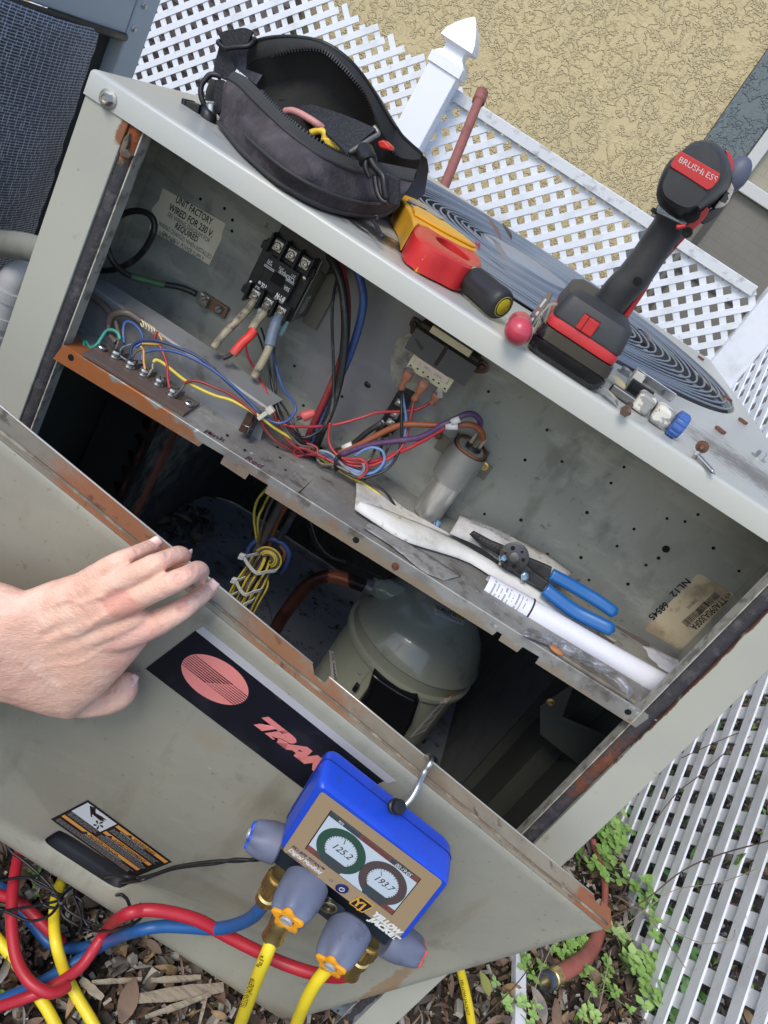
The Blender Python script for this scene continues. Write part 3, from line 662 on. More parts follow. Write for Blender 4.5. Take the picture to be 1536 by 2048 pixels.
# compressor
CC = V((.158, .38, .1)); CR = .113
m_comp = M('compressor_green_grey', (.36, .38, .30), .25, coat=.6, lay=[((.31, .33, .26), 12, .4, .7, .5), ((.2, .2, .15), 30, .58, .72, .6), ((.42, .42, .36), 6, .55, .7, .4)], bump=[(.05, 40, .002)])
comp = empty('compressor', CC, parent=U)
bm = B(); lathe(bm, CC, Z, [(0, .07)] + [(0, CR - .003), (.250, CR - .003), (.253, CR + .003), (.258, CR + .004), (.262, CR + .003), (.264, CR - .0025), (.282, CR - .0025), (.286, CR + .0015), (.291, CR), (.299, CR - .006), (.316, CR - .014), (.333, CR - .026), (.348, CR - .045), (.356, CR - .066), (.360, CR - .085), (.361, .001)], 56); obj('shell', bm, m_comp, comp, smooth='auto')
bm = B(); fc = at(764, 1180, y=.36); fd = V((-.95, -.3, -.02)).normalized(); lathe(bm, fc - fd * .03, fd, [(0, .021), (.028, .02), (.033, .016), (.04, .0155), (.041, .014), (.048, .014), (.049, .0145)], 20); obj('suction_port', bm, m_comp, comp, smooth='auto')
pp = [at(750, 1178, y=.355), at(722, 1170, y=.35), at(695, 1160, y=.345), at(660, 1152, y=.34), at(622, 1165, y=.335), at(590, 1200, y=.33), at(562, 1238, y=.325), at(538, 1285, y=.32), at(510, 1350, y=.31)]
bm = B(); tube(bm, pp, .0108, 14, 6); obj('suction_pipe', bm, M('suction_copper', (.13, .05, .035), .42, .5, lay=[((.05, .02, .015), 20, .4, .65, .8), ((.55, .17, .07), 60, .44, .5, .95, None, (at(683, 1157, y=.335), (.02, .03, .02))), ((.03, .02, .015), 40, .4, .55, .95, None, (at(722, 1170, y=.335), (.02, .03, .02)))], bump=[(.2, 90, .001)]), comp, smooth=True)
bm = B(); lathe(bm, at(733, 1174, y=.352), at(700, 1160, y=.346) - at(733, 1174, y=.352), [(-.008, .0132), (0, .0135), (.004, .0132), (.005, .0118)], 16); obj('braze_collar', bm, m_dull, comp, smooth='auto')
# caution sticker on the shell (bent to the curve)
def shell_pt(px, py, off=.0012):
    d = ray(px, py).normalized()
    # march to the shell
    prof = [(0, CR - .003), (.250, CR - .003), (.253, CR + .003), (.258, CR + .004), (.262, CR + .003), (.264, CR - .0025), (.282, CR - .0025), (.286, CR + .0015), (.291, CR), (.299, CR - .006), (.316, CR - .014), (.333, CR - .026), (.348, CR - .045), (.356, CR - .066), (.360, CR - .085), (.361, .001)]
    def rad(z):
        z -= CC.z
        if z > .361: return -1
        for (a, ra), (b, rb) in zip(prof, prof[1:]):
            if a <= z <= b: return ra + (rb - ra) * (z - a) / (b - a)
        return CR
    t = .7; 
    while t < 2:
        p_ = CAM + d * t
        if (p_.xy - CC.xy).length <= rad(p_.z) + off: return p_
        t += .0004
    return at(px, py, y=.38)
def bent_label(corners, mat, par, nu=8, nv=5, name='label', off=.0012, regions=()):
    """corners: tl, tr, br, bl in the photograph; regions: list of (u0,u1,v0,v1,mat)"""
    tl, tr, br, bl = corners
    b = B(); g_ = []
    for j in range(nv + 1):
        row = []
        for i in range(nu + 1):
            u, v = i / nu, j / nv
            px = (tl[0] * (1 - u) + tr[0] * u) * (1 - v) + (bl[0] * (1 - u) + br[0] * u) * v
            py = (tl[1] * (1 - u) + tr[1] * u) * (1 - v) + (bl[1] * (1 - u) + br[1] * u) * v
            row.append(b.verts.new(shell_pt(px, py, off)))
        g_.append(row)
    for j in range(nv):
        for i in range(nu): b.faces.new((g_[j][i], g_[j][i + 1], g_[j + 1][i + 1], g_[j + 1][i]))
    return obj(name, b, mat, par, smooth=True)
m_paper = M('label_white', (.62, .62, .6), .45, lay=[((.4, .4, .37), 40, .5, .75, .5)])
lb = bent_label(((864, 1204), (926, 1232), (926, 1241), (867, 1216)), M('label_yellow', (.75, .6, .06), .4), comp, 8, 2)
l2 = bent_label(((867, 1216), (926, 1241), (927, 1252), (870, 1230)), m_paper, comp, 8, 3)
def txtpx(s, p0, p1, y, h, mat, par, plane=None, bold=.01, **k):
    k.setdefault('fit', 0)
    """lettering from pixel p0 towards p1 on plane y"""
    A_ = at(*p0, y=y) if plane is None else on(*p0, *plane); B_ = at(*p1, y=y) if plane is None else on(*p1, *plane)
    n_ = -Y if plane is None else plane[1].normalized()
    ex = (B_ - A_).normalized()
    if n_.dot(CAM - A_) < 0: n_ = -n_
    ey = n_.cross(ex)
    k['fit'] = (B_ - A_).length
    return text(s, A_ + n_ * .0004, ex, ey, h, mat, par, bold, **k)
m_ink = M('black_ink', (.012, .012, .012), .6); m_wink = M('white_ink', (.75, .75, .73), .5); m_gink = M('grey_ink', (.2, .2, .2), .6)
def px_plane(px, py): return (shell_pt(px, py, .0022), (shell_pt(px, py, .002) - V((CC.x, CC.y, shell_pt(px, py).z - .05))).normalized())
pn = px_plane(890, 1228)
txtpx('CAUTION', (873, 1217), (926, 1240), 0, .0056, m_ink, lb, plane=(pn[0], pn[1]), bold=.03)
txtpx('HOT SURFACE', (872, 1225), (922, 1246), 0, .0036, m_ink, lb, plane=(pn[0], pn[1]), bold=.02)
lo_ = bent_label(((658, 1300), (668, 1303), (674, 1352), (664, 1372)), m_paper, comp, 2, 4); pq = px_plane(668, 1335); txtpx('OIL ADDED', (664, 1308), (669, 1362), 0, .004, m_ink, lo_, plane=pq)
l3 = bent_label(((888, 1397), (910, 1384), (850, 1463), (818, 1476)), m_paper, comp, 3, 10)
bent_label(((888, 1397), (913, 1381), (905, 1390), (884, 1402)), M('label_orange', (.6, .2, .03), .4), comp, 4, 1, off=.002)
bm = B()
for i in range(14):
    t = .12 + i * .062; a = (888 + (818 - 888) * t + 4, 1397 + (1476 - 1397) * t); b = (910 + (850 - 910) * t - 4, 1386 + (1463 - 1386) * t)
    w = 1.3 if i % 4 else 3
    q4 = [shell_pt(*p, .002) for p in ((a[0], a[1]), (b[0], b[1]), (b[0] - w * .6, b[1] + w), (a[0] - w * .6, a[1] + w))]
    bm.faces.new([bm.verts.new(p) for p in q4])
obj('print_lines', bm, m_gink, comp)
# terminal cover
tc = [(748, 1338), (762, 1352), (800, 1380), (835, 1390), (838, 1402), (828, 1434), (800, 1478), (792, 1492), (700, 1424), (738, 1372)]
P = [shell_pt(a, b, .004) for a, b in tc]; n_ = V((P[4] - P[0]).cross(P[7] - P[0])).normalized()
if n_.dot(CAM - P[0]) < 0: n_ = -n_
bm = B(); c_ = sum(P, V()) / len(P); N0 = V((-.1, -1, 0)).normalized()
pin = [V((c_.x, 0, c_.z)) + (V((p.x, 0, p.z)) - V((c_.x, 0, c_.z))) * .86 for p in P]; yf = min(p.y for p in P) - .006
loft(bm, [[V((p.x, .33, p.z)) for p in P], [V((p.x, yf + .008, p.z)) for p in P], [V((p.x, yf + .003, p.z)) + (V((q.x, 0, q.z)) - V((p.x, 0, p.z))) * .3 for p, q in zip(P, pin)], [V((q.x, yf, q.z)) for q in pin], [V((q.x, yf + .003, q.z)) + (V((c_.x, 0, c_.z)) - V((q.x, 0, q.z))) * .12 for q in pin]])
obj('terminal_cover', bm, m_blackgloss, comp, smooth=True, bev=.001)
bm = B(); P = [shell_pt(a, b, .003) for a, b in ((723, 1328), (738, 1343), (700, 1395), (678, 1386))]; prism(bm, P, V((.001, .004, 0))); obj('mounting_plate', bm, m_comp, comp)
bm = B(); c = shell_pt(712, 1374, .006); obox(bm, c, X, Y, Z, .007, .01, .012); obj('rubber_plug', bm, m_black, comp, bev=.001)
bm = B(); c = shell_pt(719, 1346, .004); sphere(bm, c, .002); obj('rivet', bm, m_steel, comp, smooth=True)
# leaf pile inside, dirt on the pan
def pile_area(rr):
    a = rr.uniform(0, 6.3); r_ = rr.random() ** .6
    c = at(372, 1045, z=.11); return c.x + .055 * r_ * math.cos(a), c.y + .085 * r_ * math.sin(a)
pc = at(372, 1045, z=.11)
litter('leaf_pile', 90, pile_area, [leafmat('pile_leaf_grey', (.13, .125, .105)), leafmat('pile_leaf_dark', (.07, .07, .06)), leafmat('pile_leaf_olive', (.2, .2, .1))], (.024, .042), lambda r, x, y: .104 + .03 * max(0, 1 - ((V((x, y)) - pc.xy).length / .09)) * r.random() + r.random() * .006, mixw=[6, 5, 1], seed=9)
ap = lambda rr: (rr.uniform(-.35, .05), rr.uniform(.25, .85))
litter('pan_debris', 110, ap, [m_black, LM[2]], (.005, .016), lambda r, x, y: .1025, seed=12)
bm = B(); prism(bm, [at(a, b, z=.1015) for a, b in ((664, 1118), (676, 1120), (694, 1132), (688, 1136), (668, 1126))], Z * .002); obj('paper_scrap', bm, m_paper, label='small white scrap of paper on the dark base pan behind the compressor', cat='paper scrap')
# ================================================================ CONTROL COMPARTMENT
def pxpoly(bm, pts, y, th):
    """upright plate: outline at depth y, th thick towards the back"""
    return prism(bm, [at(a, b, y=y) for a, b in pts], Y * th)
def Q(pts, o=(0, 0), s=1.0): return [(o[0] + a / s, o[1] + b / s) for a, b in pts]
CO, CS = (470, 440), 6.144
m_cont = M('contactor_black', (.014, .014, .015), .38, lay=[((.05, .048, .045), 90, .5, .75, .5)])
cont = empty('contactor', at(540, 560, y=.13), parent=U)
yc = .100
xl, xr = at(488, 575, y=.108).x, at(620, 560, y=.108).x
bm = B(); zt_, zb_ = at(560, 478, y=.108).z, at(535, 622, y=.108).z
box(bm, (xl, .108, zb_ + .008), (xr, .15, zt_ - .006)); obj('housing', bm, m_cont, cont, bev=.0012)
bm = B(); cz0, cz1 = at(570, 606, y=yc).z, at(600, 548, y=yc).z; cx0, cx1 = at(511, 575, y=yc).x, at(598, 552, y=yc).x
box(bm, (cx0, yc, cz0), (cx1, .11, cz1)); obj('cover', bm, m_cont, cont, bev=.001)
bm = B(); sx0, sx1 = at(545, 550, y=yc).x, at(566, 566, y=yc).x; sz = at(556, 558, y=yc).z
box(bm, (sx0 - .0, yc - .0006, sz - .006), (sx1 + .001, yc + .001, sz + .006)); obj('armature_window', bm, m_hole, cont)
tops = [(525, 325), (690, 430), (855, 535)]; bots = [(240, 930), (400, 1030), (560, 1130)]
for row, dz in ((tops, 1), (bots, -1)):
    zr = sum(at(*Q([p], CO, CS)[0], y=.104).z for p in row) / 3
    for i, p in enumerate(row):
        c = at(*Q([p], CO, CS)[0], y=.104); c.z = zr
        bm = B(); box(bm, (c.x - .0066, .1062, c.z - .0075), (c.x + .0066, .135, c.z + .0075)); obj('terminal_block', bm, m_cont, cont, bev=.0006)
        bm = B(); box(bm, (c.x - .0052, .104, c.z - .0055), (c.x + .0052, .1064, c.z + .0055)); pl_ = obj('terminal_plate', bm, m_steel, cont, bev=.0004)
        bm = B(); lathe(bm, V((c.x, .1042, c.z)), -Y, [(0, .0046), (.0012, .0046), (.002, .0036), (.002, .0016), (.0012, .0006), (.0012, .0001)], 16); obj('screw', bm, M('bright_screw', (.75, .74, .7), .25, 1), pl_, smooth='auto')
    cs = [at(*Q([p], CO, CS)[0], y=.104) for p in row]; stp = (cs[2].x - cs[0].x) / 2
    for k in range(-1, 3):
        xx = cs[0].x + stp * (k + .5)
        bm = B(); box(bm, (xx - .0012, .098, zr - .011), (xx + .0012, .135, zr + .011)); obj('barrier_fin', bm, m_cont, cont, bev=.0008)
for p in ((195, 770), (850, 717)):
    c = at(*Q([p], CO, CS)[0], y=.106); bm = B(); lathe(bm, c, -Y, [(0, .0024), (.001, .0022), (.0016, .0001)], 12); obj('screw', bm, m_steel, cont)
for p in ((375, 310), (130, 850), (930, 670), (660, 1190)):
    c = at(*Q([p], CO, CS)[0], y=.11); bm = B(); obox(bm, c + Y * .01, X, Y, Z, .008, .024, .009); obj('mounting_lug', bm, m_cont, cont, bev=.001)
# printed marks (upside down as fitted)
def ctext(s, p0, p1, h, b=.02):
    a_, b_ = Q([p0], CO, CS)[0], Q([p1], CO, CS)[0]
    A_ = at(*a_, y=yc); n = -Y; ex = -X
    B2 = at(*b_, y=yc); text(s, A_ + n * .0004, ex, n.cross(ex), h, m_wink, cont, b, fit=abs(B2.x - A_.x))
ctext('C25DNJ350', (738, 730), (550, 610), .0048)
ctext('50A', (680, 845), (610, 810), .0045)
ctext('E\u00b7T\u00b7N', (622, 962), (515, 900), .005, .09)
ctext('1/L1  3/L2', (597, 1010), (480, 950), .0026); ctext('5/L3', (312, 835), (262, 800), .0026)
ctext('2/T1', (752, 690), (700, 670), .0026); ctext('4/T2', (605, 600), (550, 575), .0026); ctext('6/T3', (465, 512), (410, 490), .0026); ctext('94 E1', (462, 548), (395, 520), .0024)
ctext('c UL us', (395, 808), (295, 750), .0046, .06)
bm = B()
for dz in (0, .0016):
    a_ = at(*Q([(365, 538)], CO, CS)[0], y=yc - .0005); b_ = at(*Q([(735, 768)], CO, CS)[0], y=yc - .0005)
    prism(bm, [V((a_.x, a_.y, a_.z - dz)), V((b_.x, b_.y, a_.z - dz)), V((b_.x, b_.y, a_.z - dz - .0006)), V((a_.x, a_.y, a_.z - dz - .0006))], Y * .0004)
obj('stripe', bm, m_wink, cont)
m_brk = M('bracket_brown_zinc', (.17, .16, .13), .5, .4)
bm = B(); box(bm, (xr + .0005, .112, zb_ + .004), (xr + .0022, .162, zt_ + .004)); box(bm, (xr + .0023, .158, zb_ - .004), (xr + .02, .1595, zt_ + .0)); obj('mounting_bracket', bm, m_brk, cont, bev=.0004)
bm = B(); a_ = at(600, 590, y=.13)
box(bm, (xr + .0023, .122, zb_ + .012), (xr + .0026, .138, zb_ + .034)); obj('spec_label', bm, M('speckled_print', (.2, .2, .2), .5, lay=[((.6, .6, .58), 500, .5, .55, 1)]), cont)
bm = B(); box(bm, (xl + .005, .115, zt_ - .008), (xr + .012, .16, ZF - .001)); obj('coil_housing', bm, m_cont, cont, bev=.002)

# ---- wires
WM = {}
def wmat(n, c, r=.4, **k):
    if n not in WM: WM[n] = M('wire_' + n, c, r, lay=k.get('lay', [((c[0] * .55, c[1] * .55, c[2] * .55), 60, .5, .75, .6), ((.2, .185, .16), 45, .52, .72, .4)]))
    return WM[n]
wk = wmat('black', (.02, .02, .02)); wr = wmat('red', (.42, .035, .045)); wr2 = wmat('dark_red', (.25, .03, .035)); wb = wmat('blue', (.045, .09, .26)); wn = wmat('navy', (.03, .05, .13)); wlb = wmat('light_blue', (.13, .25, .5))
wy = wmat('yellow', (.66, .52, .07)); wg = wmat('green', (.05, .36, .27)); wo = wmat('orange', (.6, .32, .06)); wbr = wmat('brown', (.30, .09, .04)); wp = wmat('purple', (.10, .05, .13)); wgy = wmat('grey', (.2, .23, .26)); wdk = wmat('brown_grey', (.12, .095, .08))
wred = wmat('bright_red', (.7, .05, .035)); wcop = wmat('grimy_strands', (.33, .29, .2), .5, lay=[((.07, .06, .05), 90, .45, .65, .9)]); wbg = wmat('slate_sleeve', (.16, .2, .27))
def wire(pts, rpx, mat, y=.1, name='wire', par=U, k=6, **kw):
    """pts: (px, py[, depth])"""
    P = [at(p[0], p[1], y=(p[2] if len(p) > 2 else y)) for p in pts]
    return pipe(name, P, rpx * .00054, mat, par, n=8, k=k, **kw)
w = wire
w([(180, 538, .13), (215, 541, .13), (248, 532, .12), (280, 510, .11), (303, 475, .1), (309, 447, .1), (296, 427, .1), (268, 422, .1), (240, 432, .1), (221, 458, .1), (215, 490, .1), (224, 520, .1), (244, 542, .11), (266, 553, .12), (300, 562, .13), (330, 569, .14), (362, 575, .15), (393, 588, .155)], 6.5, wk, name='ground_wire')
w([(264, 553, .119), (282, 558, .122), (300, 563, .128), (328, 570, .139)], 8, wmat('green_tape', (.06, .13, .06), .45), name='green_tape')
a_ = at(408, 600, y=.16); bm = B(); obox(bm, at(428, 610, y=.161), X, Y, Z, .036, .004, .014); obj('ground_bar', bm, M('copper_tarnished', (.2, .13, .09), .5, .7), U, bev=.0006)
bm = B(); obox(bm, at(408, 600, y=.156), X, Y, Z, .0125, .008, .0135); obj('lug', bm, m_steel, U, bev=.001)
for p in ((408, 600, .1515), (438, 618, .158)):
    bm = B(); lathe(bm, at(p[0], p[1], y=p[2]), -Y, [(0, .0052), (.0012, .005), (.0025, .004), (.0025, .0001)], 16); s_ = obj('screw', bm, m_steel if p[0] < 420 else m_dull, U, smooth='auto')
    c = at(p[0], p[1], y=p[2] - .0028); bm = B(); obox(bm, c, V((.6, 0, .8)), Y, V((.8, 0, -.6)), .007, .0006, .0008); obj('slot', bm, m_hole, s_)
# low-voltage corner
m_phen = M('phenolic_board_brown', (.12, .085, .075), .5, lay=[((.2, .16, .14), 30, .5, .75, .5)], bump=[(.1, 200, .0006)])
zs = .6755
P = [at(a, b, z=zs + .0045) for a, b in ((166, 704), (209, 688), (400, 806), (368, 828))]
tb = empty('terminal_strip', at(285, 750, z=zs), parent=U)
bm = B(); prism(bm, P, Z * -.004); obj('board', bm, m_phen, tb, bev=.0003)
tscr = [(228, 710), (257, 730), (285, 746), (314, 765), (341, 786)]
for i, p in enumerate(tscr + [(375, 807), (202, 695)]):
    c = at(p[0] + 1, p[1] + 3, z=zs + .005); big = i < 5
    bm = B(); lathe(bm, c, Z, [(0, .0062 if big else .004), (.001, .0062 if big else .004), (.0011, .0047), (.004 if big else .0015, .0047), (.0055 if big else .003, .0054), (.0078 if big else .004, .0046), (.0084 if big else .0045, .0001)], 16); s_ = obj('screw', bm, m_steel, tb, smooth='auto')
    a2 = R.uniform(0, 3); c2 = c + Z * (.0082 if big else .0043); bm = B(); obox(bm, c2, V((math.cos(a2), math.sin(a2), 0)), V((-math.sin(a2), math.cos(a2), 0)), Z, .006, .0009, .0008); obj('slot', bm, m_hole, s_)
    if big:
        for q_ in (-1, 1):
            d2 = V((.35, 1, 0)).normalized(); c3 = c + d2 * .0095 + V((q_ * .0035, 0, .003)); bm = B(); obox(bm, c3, V((1, 0, 0)), d2, Z, .0008, .009, .006); obj('spade_tab', bm, m_dull, tb)
L1 = lambda *p: [(100 + a / 4.267, 600 + b / 4.267, d) for a, b, d in p]
w(L1((330, -60, .06), (400, 5, .058), (450, 40, .056), (500, 95, .054), (522, 140, .05)), 7, wdk, name='cable'); w(L1((500, 200, .05), (520, 145, .05), (570, 115, .05), (640, 108, .05), (700, 128, .052), (780, 185, .054)), 7.5, wdk, name='cable')
w(L1((505, 190, .05), (500, 250, .048), (520, 310, .045), (565, 360, .042)), 6, wdk, name='cable'); w(L1((560, 180, .05), (575, 250, .045), (590, 300, .04), (580, 345, .038)), 4, wdk)
w(L1((330, 445, .026), (295, 410, .028), (290, 355, .032), (310, 360, .034), (345, 405, .032), (400, 380, .032), (440, 320, .036), (480, 265, .04), (530, 255, .04), (580, 285, .038), (598, 335, .036)), 3.2, wg)
w(L1((635, 370, .034), (625, 290, .038), (632, 215, .042), (660, 185, .044), (710, 200, .044), (760, 250, .042), (790, 310, .04), (780, 370, .038), (730, 400, .034)), 3, wb)
w(L1((560, 420, .03), (580, 370, .032), (590, 335, .036)), 2.5, wdk)
w(L1((700, 500, .032), (690, 430, .034), (720, 375, .036), (800, 345, .038), (920, 350, .04), (1100, 410, .042), (1300, 510, .044), (1536, 720, .046)) + [(490, 797, .048), (522, 827, .05)], 3.1, wn)
w(L1((780, 520, .03), (790, 465, .034), (850, 435, .036), (940, 425, .038), (1060, 440, .04), (1200, 490, .042), (1380, 590, .044), (1536, 712, .045)) + [(495, 800, .048), (523, 829, .05), (553, 846, .052), (577, 840, .056), (591, 820, .06), (585, 800, .07), (570, 783, .08), (556, 748, .1), (546, 700, .12), (551, 676, .14), (562, 664, .15)], 3, wb)
w(L1((705, 480, .03), (740, 440, .032), (790, 420, .034)), 2.4, wdk)
w(L1((885, 350, .042), (900, 300, .044), (915, 270, .046)), 4, wr2); w(L1((935, 390, .04), (965, 450, .038), (1000, 560, .034), (1005, 660, .03), (1020, 755, .026)), 2.6, wr)
w(L1((780, 372, .038), (860, 375, .04), (935, 375, .042), (955, 345, .044), (925, 285, .046)), 2.3, wo); w(L1((775, 395, .036), (798, 440, .034), (800, 520, .03), (812, 595, .026)), 2.4, wo)
w(L1((905, 350, .042), (860, 375, .041), (780, 385, .04), (690, 380, .038), (620, 405, .036), (597, 445, .034), (610, 485, .032), (690, 530, .028)), 1.8, wgy)
w(L1((885, 535, .03), (900, 512, .032), (950, 530, .034), (1030, 590, .036), (1150, 685, .038), (1280, 760, .04), (1420, 820, .042), (1536, 852, .044)) + [(490, 815, .046), (524, 836, .05), (545, 853, .055), (575, 872, .065), (610, 892, .08), (655, 925, .09), (697, 951, .09), (736, 973, .09), (765, 995, .09), (790, 1017, .09)], 3.3, wy)
w(L1((1140, 715, .034), (1200, 690, .036), (1290, 700, .038), (1400, 745, .04), (1536, 805, .043)) + [(500, 818, .046), (520, 838, .05), (532, 862, .055), (560, 888, .065), (600, 905, .08), (640, 912, .085)], 3, wr2)
w(L1((880, 590, .028), (875, 560, .03), (890, 530, .032)), 2, wcop); w(L1((835, 650, .026), (870, 590, .028)), 2.2, wcop); w(L1((1060, 820, .026), (1120, 760, .028), (1145, 720, .032)), 2.6, wdk)
# little cream coils
for k_ in range(5):
    x_, y_ = 780 + k_ * 24, 200 + k_ * 15; w(L1((x_, y_ - 30, .05), (x_ + 15, y_ - 10, .046), (x_ + 18, y_ + 28, .046), (x_ + 4, y_ + 22, .05), (x_ - 8, y_ - 8, .052)), 1.6, m_cream, name='cream_coil')
# cut power leads below the contactor
w([(509, 600, .11), (497, 618, .1), (482, 634, .09), (462, 654, .08), (445, 672, .075), (427, 695, .07)], 8, wcop, name='power_lead')
w([(533, 612, .11), (528, 625, .1), (515, 640, .095), (503, 660, .09)], 9, wcop, name='power_lead')
w([(509, 658, .088), (500, 672, .085), (485, 685, .08), (474, 698, .076), (466, 708, .074)], 9.5, wred, name='red_tape'); w([(520, 640, .1), (505, 660, .1), (497, 676, .1), (494, 668, .1)], 4, wr2)
w([(472, 700, .075), (457, 712, .072), (446, 716, .07)], 5, wk)
w([(560, 632, .11), (552, 648, .1), (545, 668, .095), (540, 692, .09)], 12, wbg, name='power_lead'); w([(540, 690, .09), (534, 706, .086), (526, 722, .084), (517, 738, .082), (508, 754, .08)], 8.5, wcop, name='power_lead')
w([(572, 640, .11), (566, 655, .11), (558, 668, .11)], 8, wmat('teal_tape', (.25, .4, .37), .5), name='teal_tape'); w([(522, 618, .1), (517, 636, .1)], 6, wmat('teal_tape', (.25, .4, .37)), name='teal_tape')
w([(558, 665, .12), (549, 690, .12), (549, 730, .11), (552, 780, .1), (549, 815, .08), (556, 840, .07)], 2.4, wk)
w([(512, 661, .12), (524, 690, .12), (536, 730, .11), (543, 760, .1), (552, 800, .09), (570, 840, .07), (600, 872, .075), (624, 880, .085)], 2.4, wk); w([(522, 655, .12), (532, 690, .12), (540, 740, .11), (546, 780, .1), (575, 825, .08), (600, 870, .07)], 2.3, wk)
w([(498, 660, .12), (492, 690, .12), (497, 715, .11), (510, 740, .1), (523, 765, .09), (537, 795, .08), (548, 830, .07)], 2.6, wr)
w([(556, 842, .06), (570, 850, .062), (591, 853, .065), (634, 853, .085), (677, 848, .1), (726, 834, .11), (755, 825, .115), (800, 823, .115), (833, 819, .12), (858, 806, .125), (866, 798, .125)], 3.2, wr)
# thick leads from the top
w([(630, 490, .13), (655, 508, .12), (676, 545, .11), (687, 590, .105), (691, 650, .1), (687, 710, .1), (678, 765, .1), (662, 820, .1), (645, 860, .105), (632, 893, .11), (622, 930, .115)], 9, wk, name='thick_lead')
w([(672, 500, .13), (686, 545, .12), (694, 600, .12), (694, 650, .115), (688, 700, .11), (666, 762, .11), (640, 820, .11), (616, 875, .11), (605, 915, .115)], 7.5, wr2, name='thick_lead')
w([(710, 530, .13), (722, 565, .125), (727, 600, .12), (720, 645, .12), (703, 700, .12), (682, 750, .12), (658, 800, .12), (640, 850, .115), (625, 892, .112), (615, 930, .11)], 8.5, wb, name='thick_lead')
w([(675, 555, .12), (667, 590, .11), (664, 640, .1), (666, 700, .1), (667, 760, .095), (664, 815, .09), (648, 852, .085), (625, 870, .08), (604, 875, .075), (588, 863, .07), (575, 845, .065)], 3.2, wk)
L3 = lambda *p: [(560 + a / 5.12, 760 + b / 5.12) + tuple(d) for a, b, *d in p]
w(L3((600, 750), (760, 690), (950, 590), (1150, 490), (1300, 455), (1536, 460)) + [(900, 852), (935, 849, .11), (952, 854, .115), (964, 866, .12), (966, 878, .125)], 6.5, wbr, y=.105)
w(L3((620, 770), (800, 700), (1000, 650), (1300, 610), (1420, 590), (1536, 540)) + [(885, 850, .1), (915, 836, .105), (935, 828, .11), (950, 830, .115), (960, 842, .12), (959, 856, .125)], 6.2, wp, y=.1)
w(L3((540, 770), (620, 800), (700, 840), (800, 850), (950, 835), (1150, 770), (1350, 680), (1536, 580)) + [(890, 855, .1)], 4.5, wr, y=.1)
w(L3((540, 735), (640, 710), (740, 660), (900, 530), (1040, 440)), 6, wk, y=.11)
for a2, b2, q_ in ((L3((645, 700))[0], L3((740, 660))[0], .108), ((892, 853), (916, 853), .1), ((903, 845), (920, 838), .099)):
    d_ = V((b2[0] - a2[0], b2[1] - a2[1])); w([(a2[0], a2[1], q_), (b2[0], b2[1], q_)], 7.3, m_paper, name='wire_marker', k=2)
w([(802, 778, .12), (803, 800, .11), (803, 848, .1), (802, 885, .1), (792, 916, .095), (771, 940, .09), (745, 951, .085), (720, 956, .08), (690, 945, .08), (668, 925, .085)], 3, wk)
w([(804, 785, .12), (812, 838, .11), (808, 877, .105), (794, 910, .1), (771, 934, .095), (747, 945, .09), (726, 945, .085), (697, 936, .085), (669, 920, .085), (646, 908, .09), (630, 905, .1)], 3, wlb)
w([(710, 912, .09), (726, 901, .09), (745, 895, .09), (763, 901, .09), (769, 916, .09), (763, 932, .088), (747, 945, .086), (725, 948, .084), (700, 940, .082)], 3, wlb)
w([(828, 800, .12), (822, 830, .115), (815, 865, .11), (805, 892, .1), (785, 912, .095), (760, 925, .09), (736, 932, .088), (700, 930, .088), (672, 915, .09)], 3, wr)
w([(660, 845, .09), (657, 870, .09), (660, 890, .088), (672, 908, .086), (690, 918, .084), (720, 918, .082), (733, 928, .082), (733, 942, .082), (720, 955, .08), (700, 950, .08), (676, 932, .082), (655, 918, .084), (620, 908, .082), (594, 912, .078), (588, 902, .076), (600, 896, .074), (630, 906, .076), (650, 916, .08)], 3.1, wr)
w([(578, 855, .065), (575, 880, .066), (588, 893, .068), (612, 898, .072), (633, 908, .076), (634, 896, .08), (618, 888, .08), (602, 886, .076), (590, 872, .07), (580, 850, .066)], 2.8, wr2)
w([(566, 850, .06), (580, 870, .065), (600, 890, .07), (625, 895, .08), (632, 905, .085), (640, 930, .09), (665, 930, .088)], 3, wdk)
w([(634, 905, .08), (645, 902, .08), (662, 908, .08), (680, 925, .08), (700, 942, .08), (718, 950, .08), (728, 938, .08), (726, 926, .08)], 3.4, wgy)
w([(634, 918, .078), (645, 928, .078), (668, 930, .078), (700, 945, .078)], 3.2, wdk)
w([(552, 810, .07), (560, 835, .065), (580, 862, .065), (600, 880, .07), (622, 900, .09), (618, 925, .105)], 3.2, wk); w([(545, 815, .07), (556, 850, .065), (575, 880, .065), (600, 900, .07), (615, 915, .09)], 3, wr2)
w([(598, 917, .105), (604, 913, .1), (615, 912, .1)], 2.5, wy)
w([(720, 957, .085), (736, 963, .085), (752, 970, .086), (767, 981, .087), (780, 996, .088), (793, 1017, .09)], 3, wk)
w([(750, 865, .13), (752, 890, .12), (742, 915, .1), (728, 925, .095)], 3.2, wdk); w([(765, 873, .13), (762, 900, .12), (766, 918, .1)], 3.2, wk); w([(781, 868, .13), (780, 885, .12), (772, 905, .11), (765, 912, .1)], 3.2, wdk)
bm = B(); c = at(676, 925, y=.078); tube(bm, [at(680, 912, y=.082), at(674, 914, y=.074), at(670, 930, y=.072), at(672, 940, y=.08), at(680, 930, y=.09), at(680, 912, y=.082)], .0018, 8, 4); obj('zip_tie', bm, m_black, U, smooth=True)
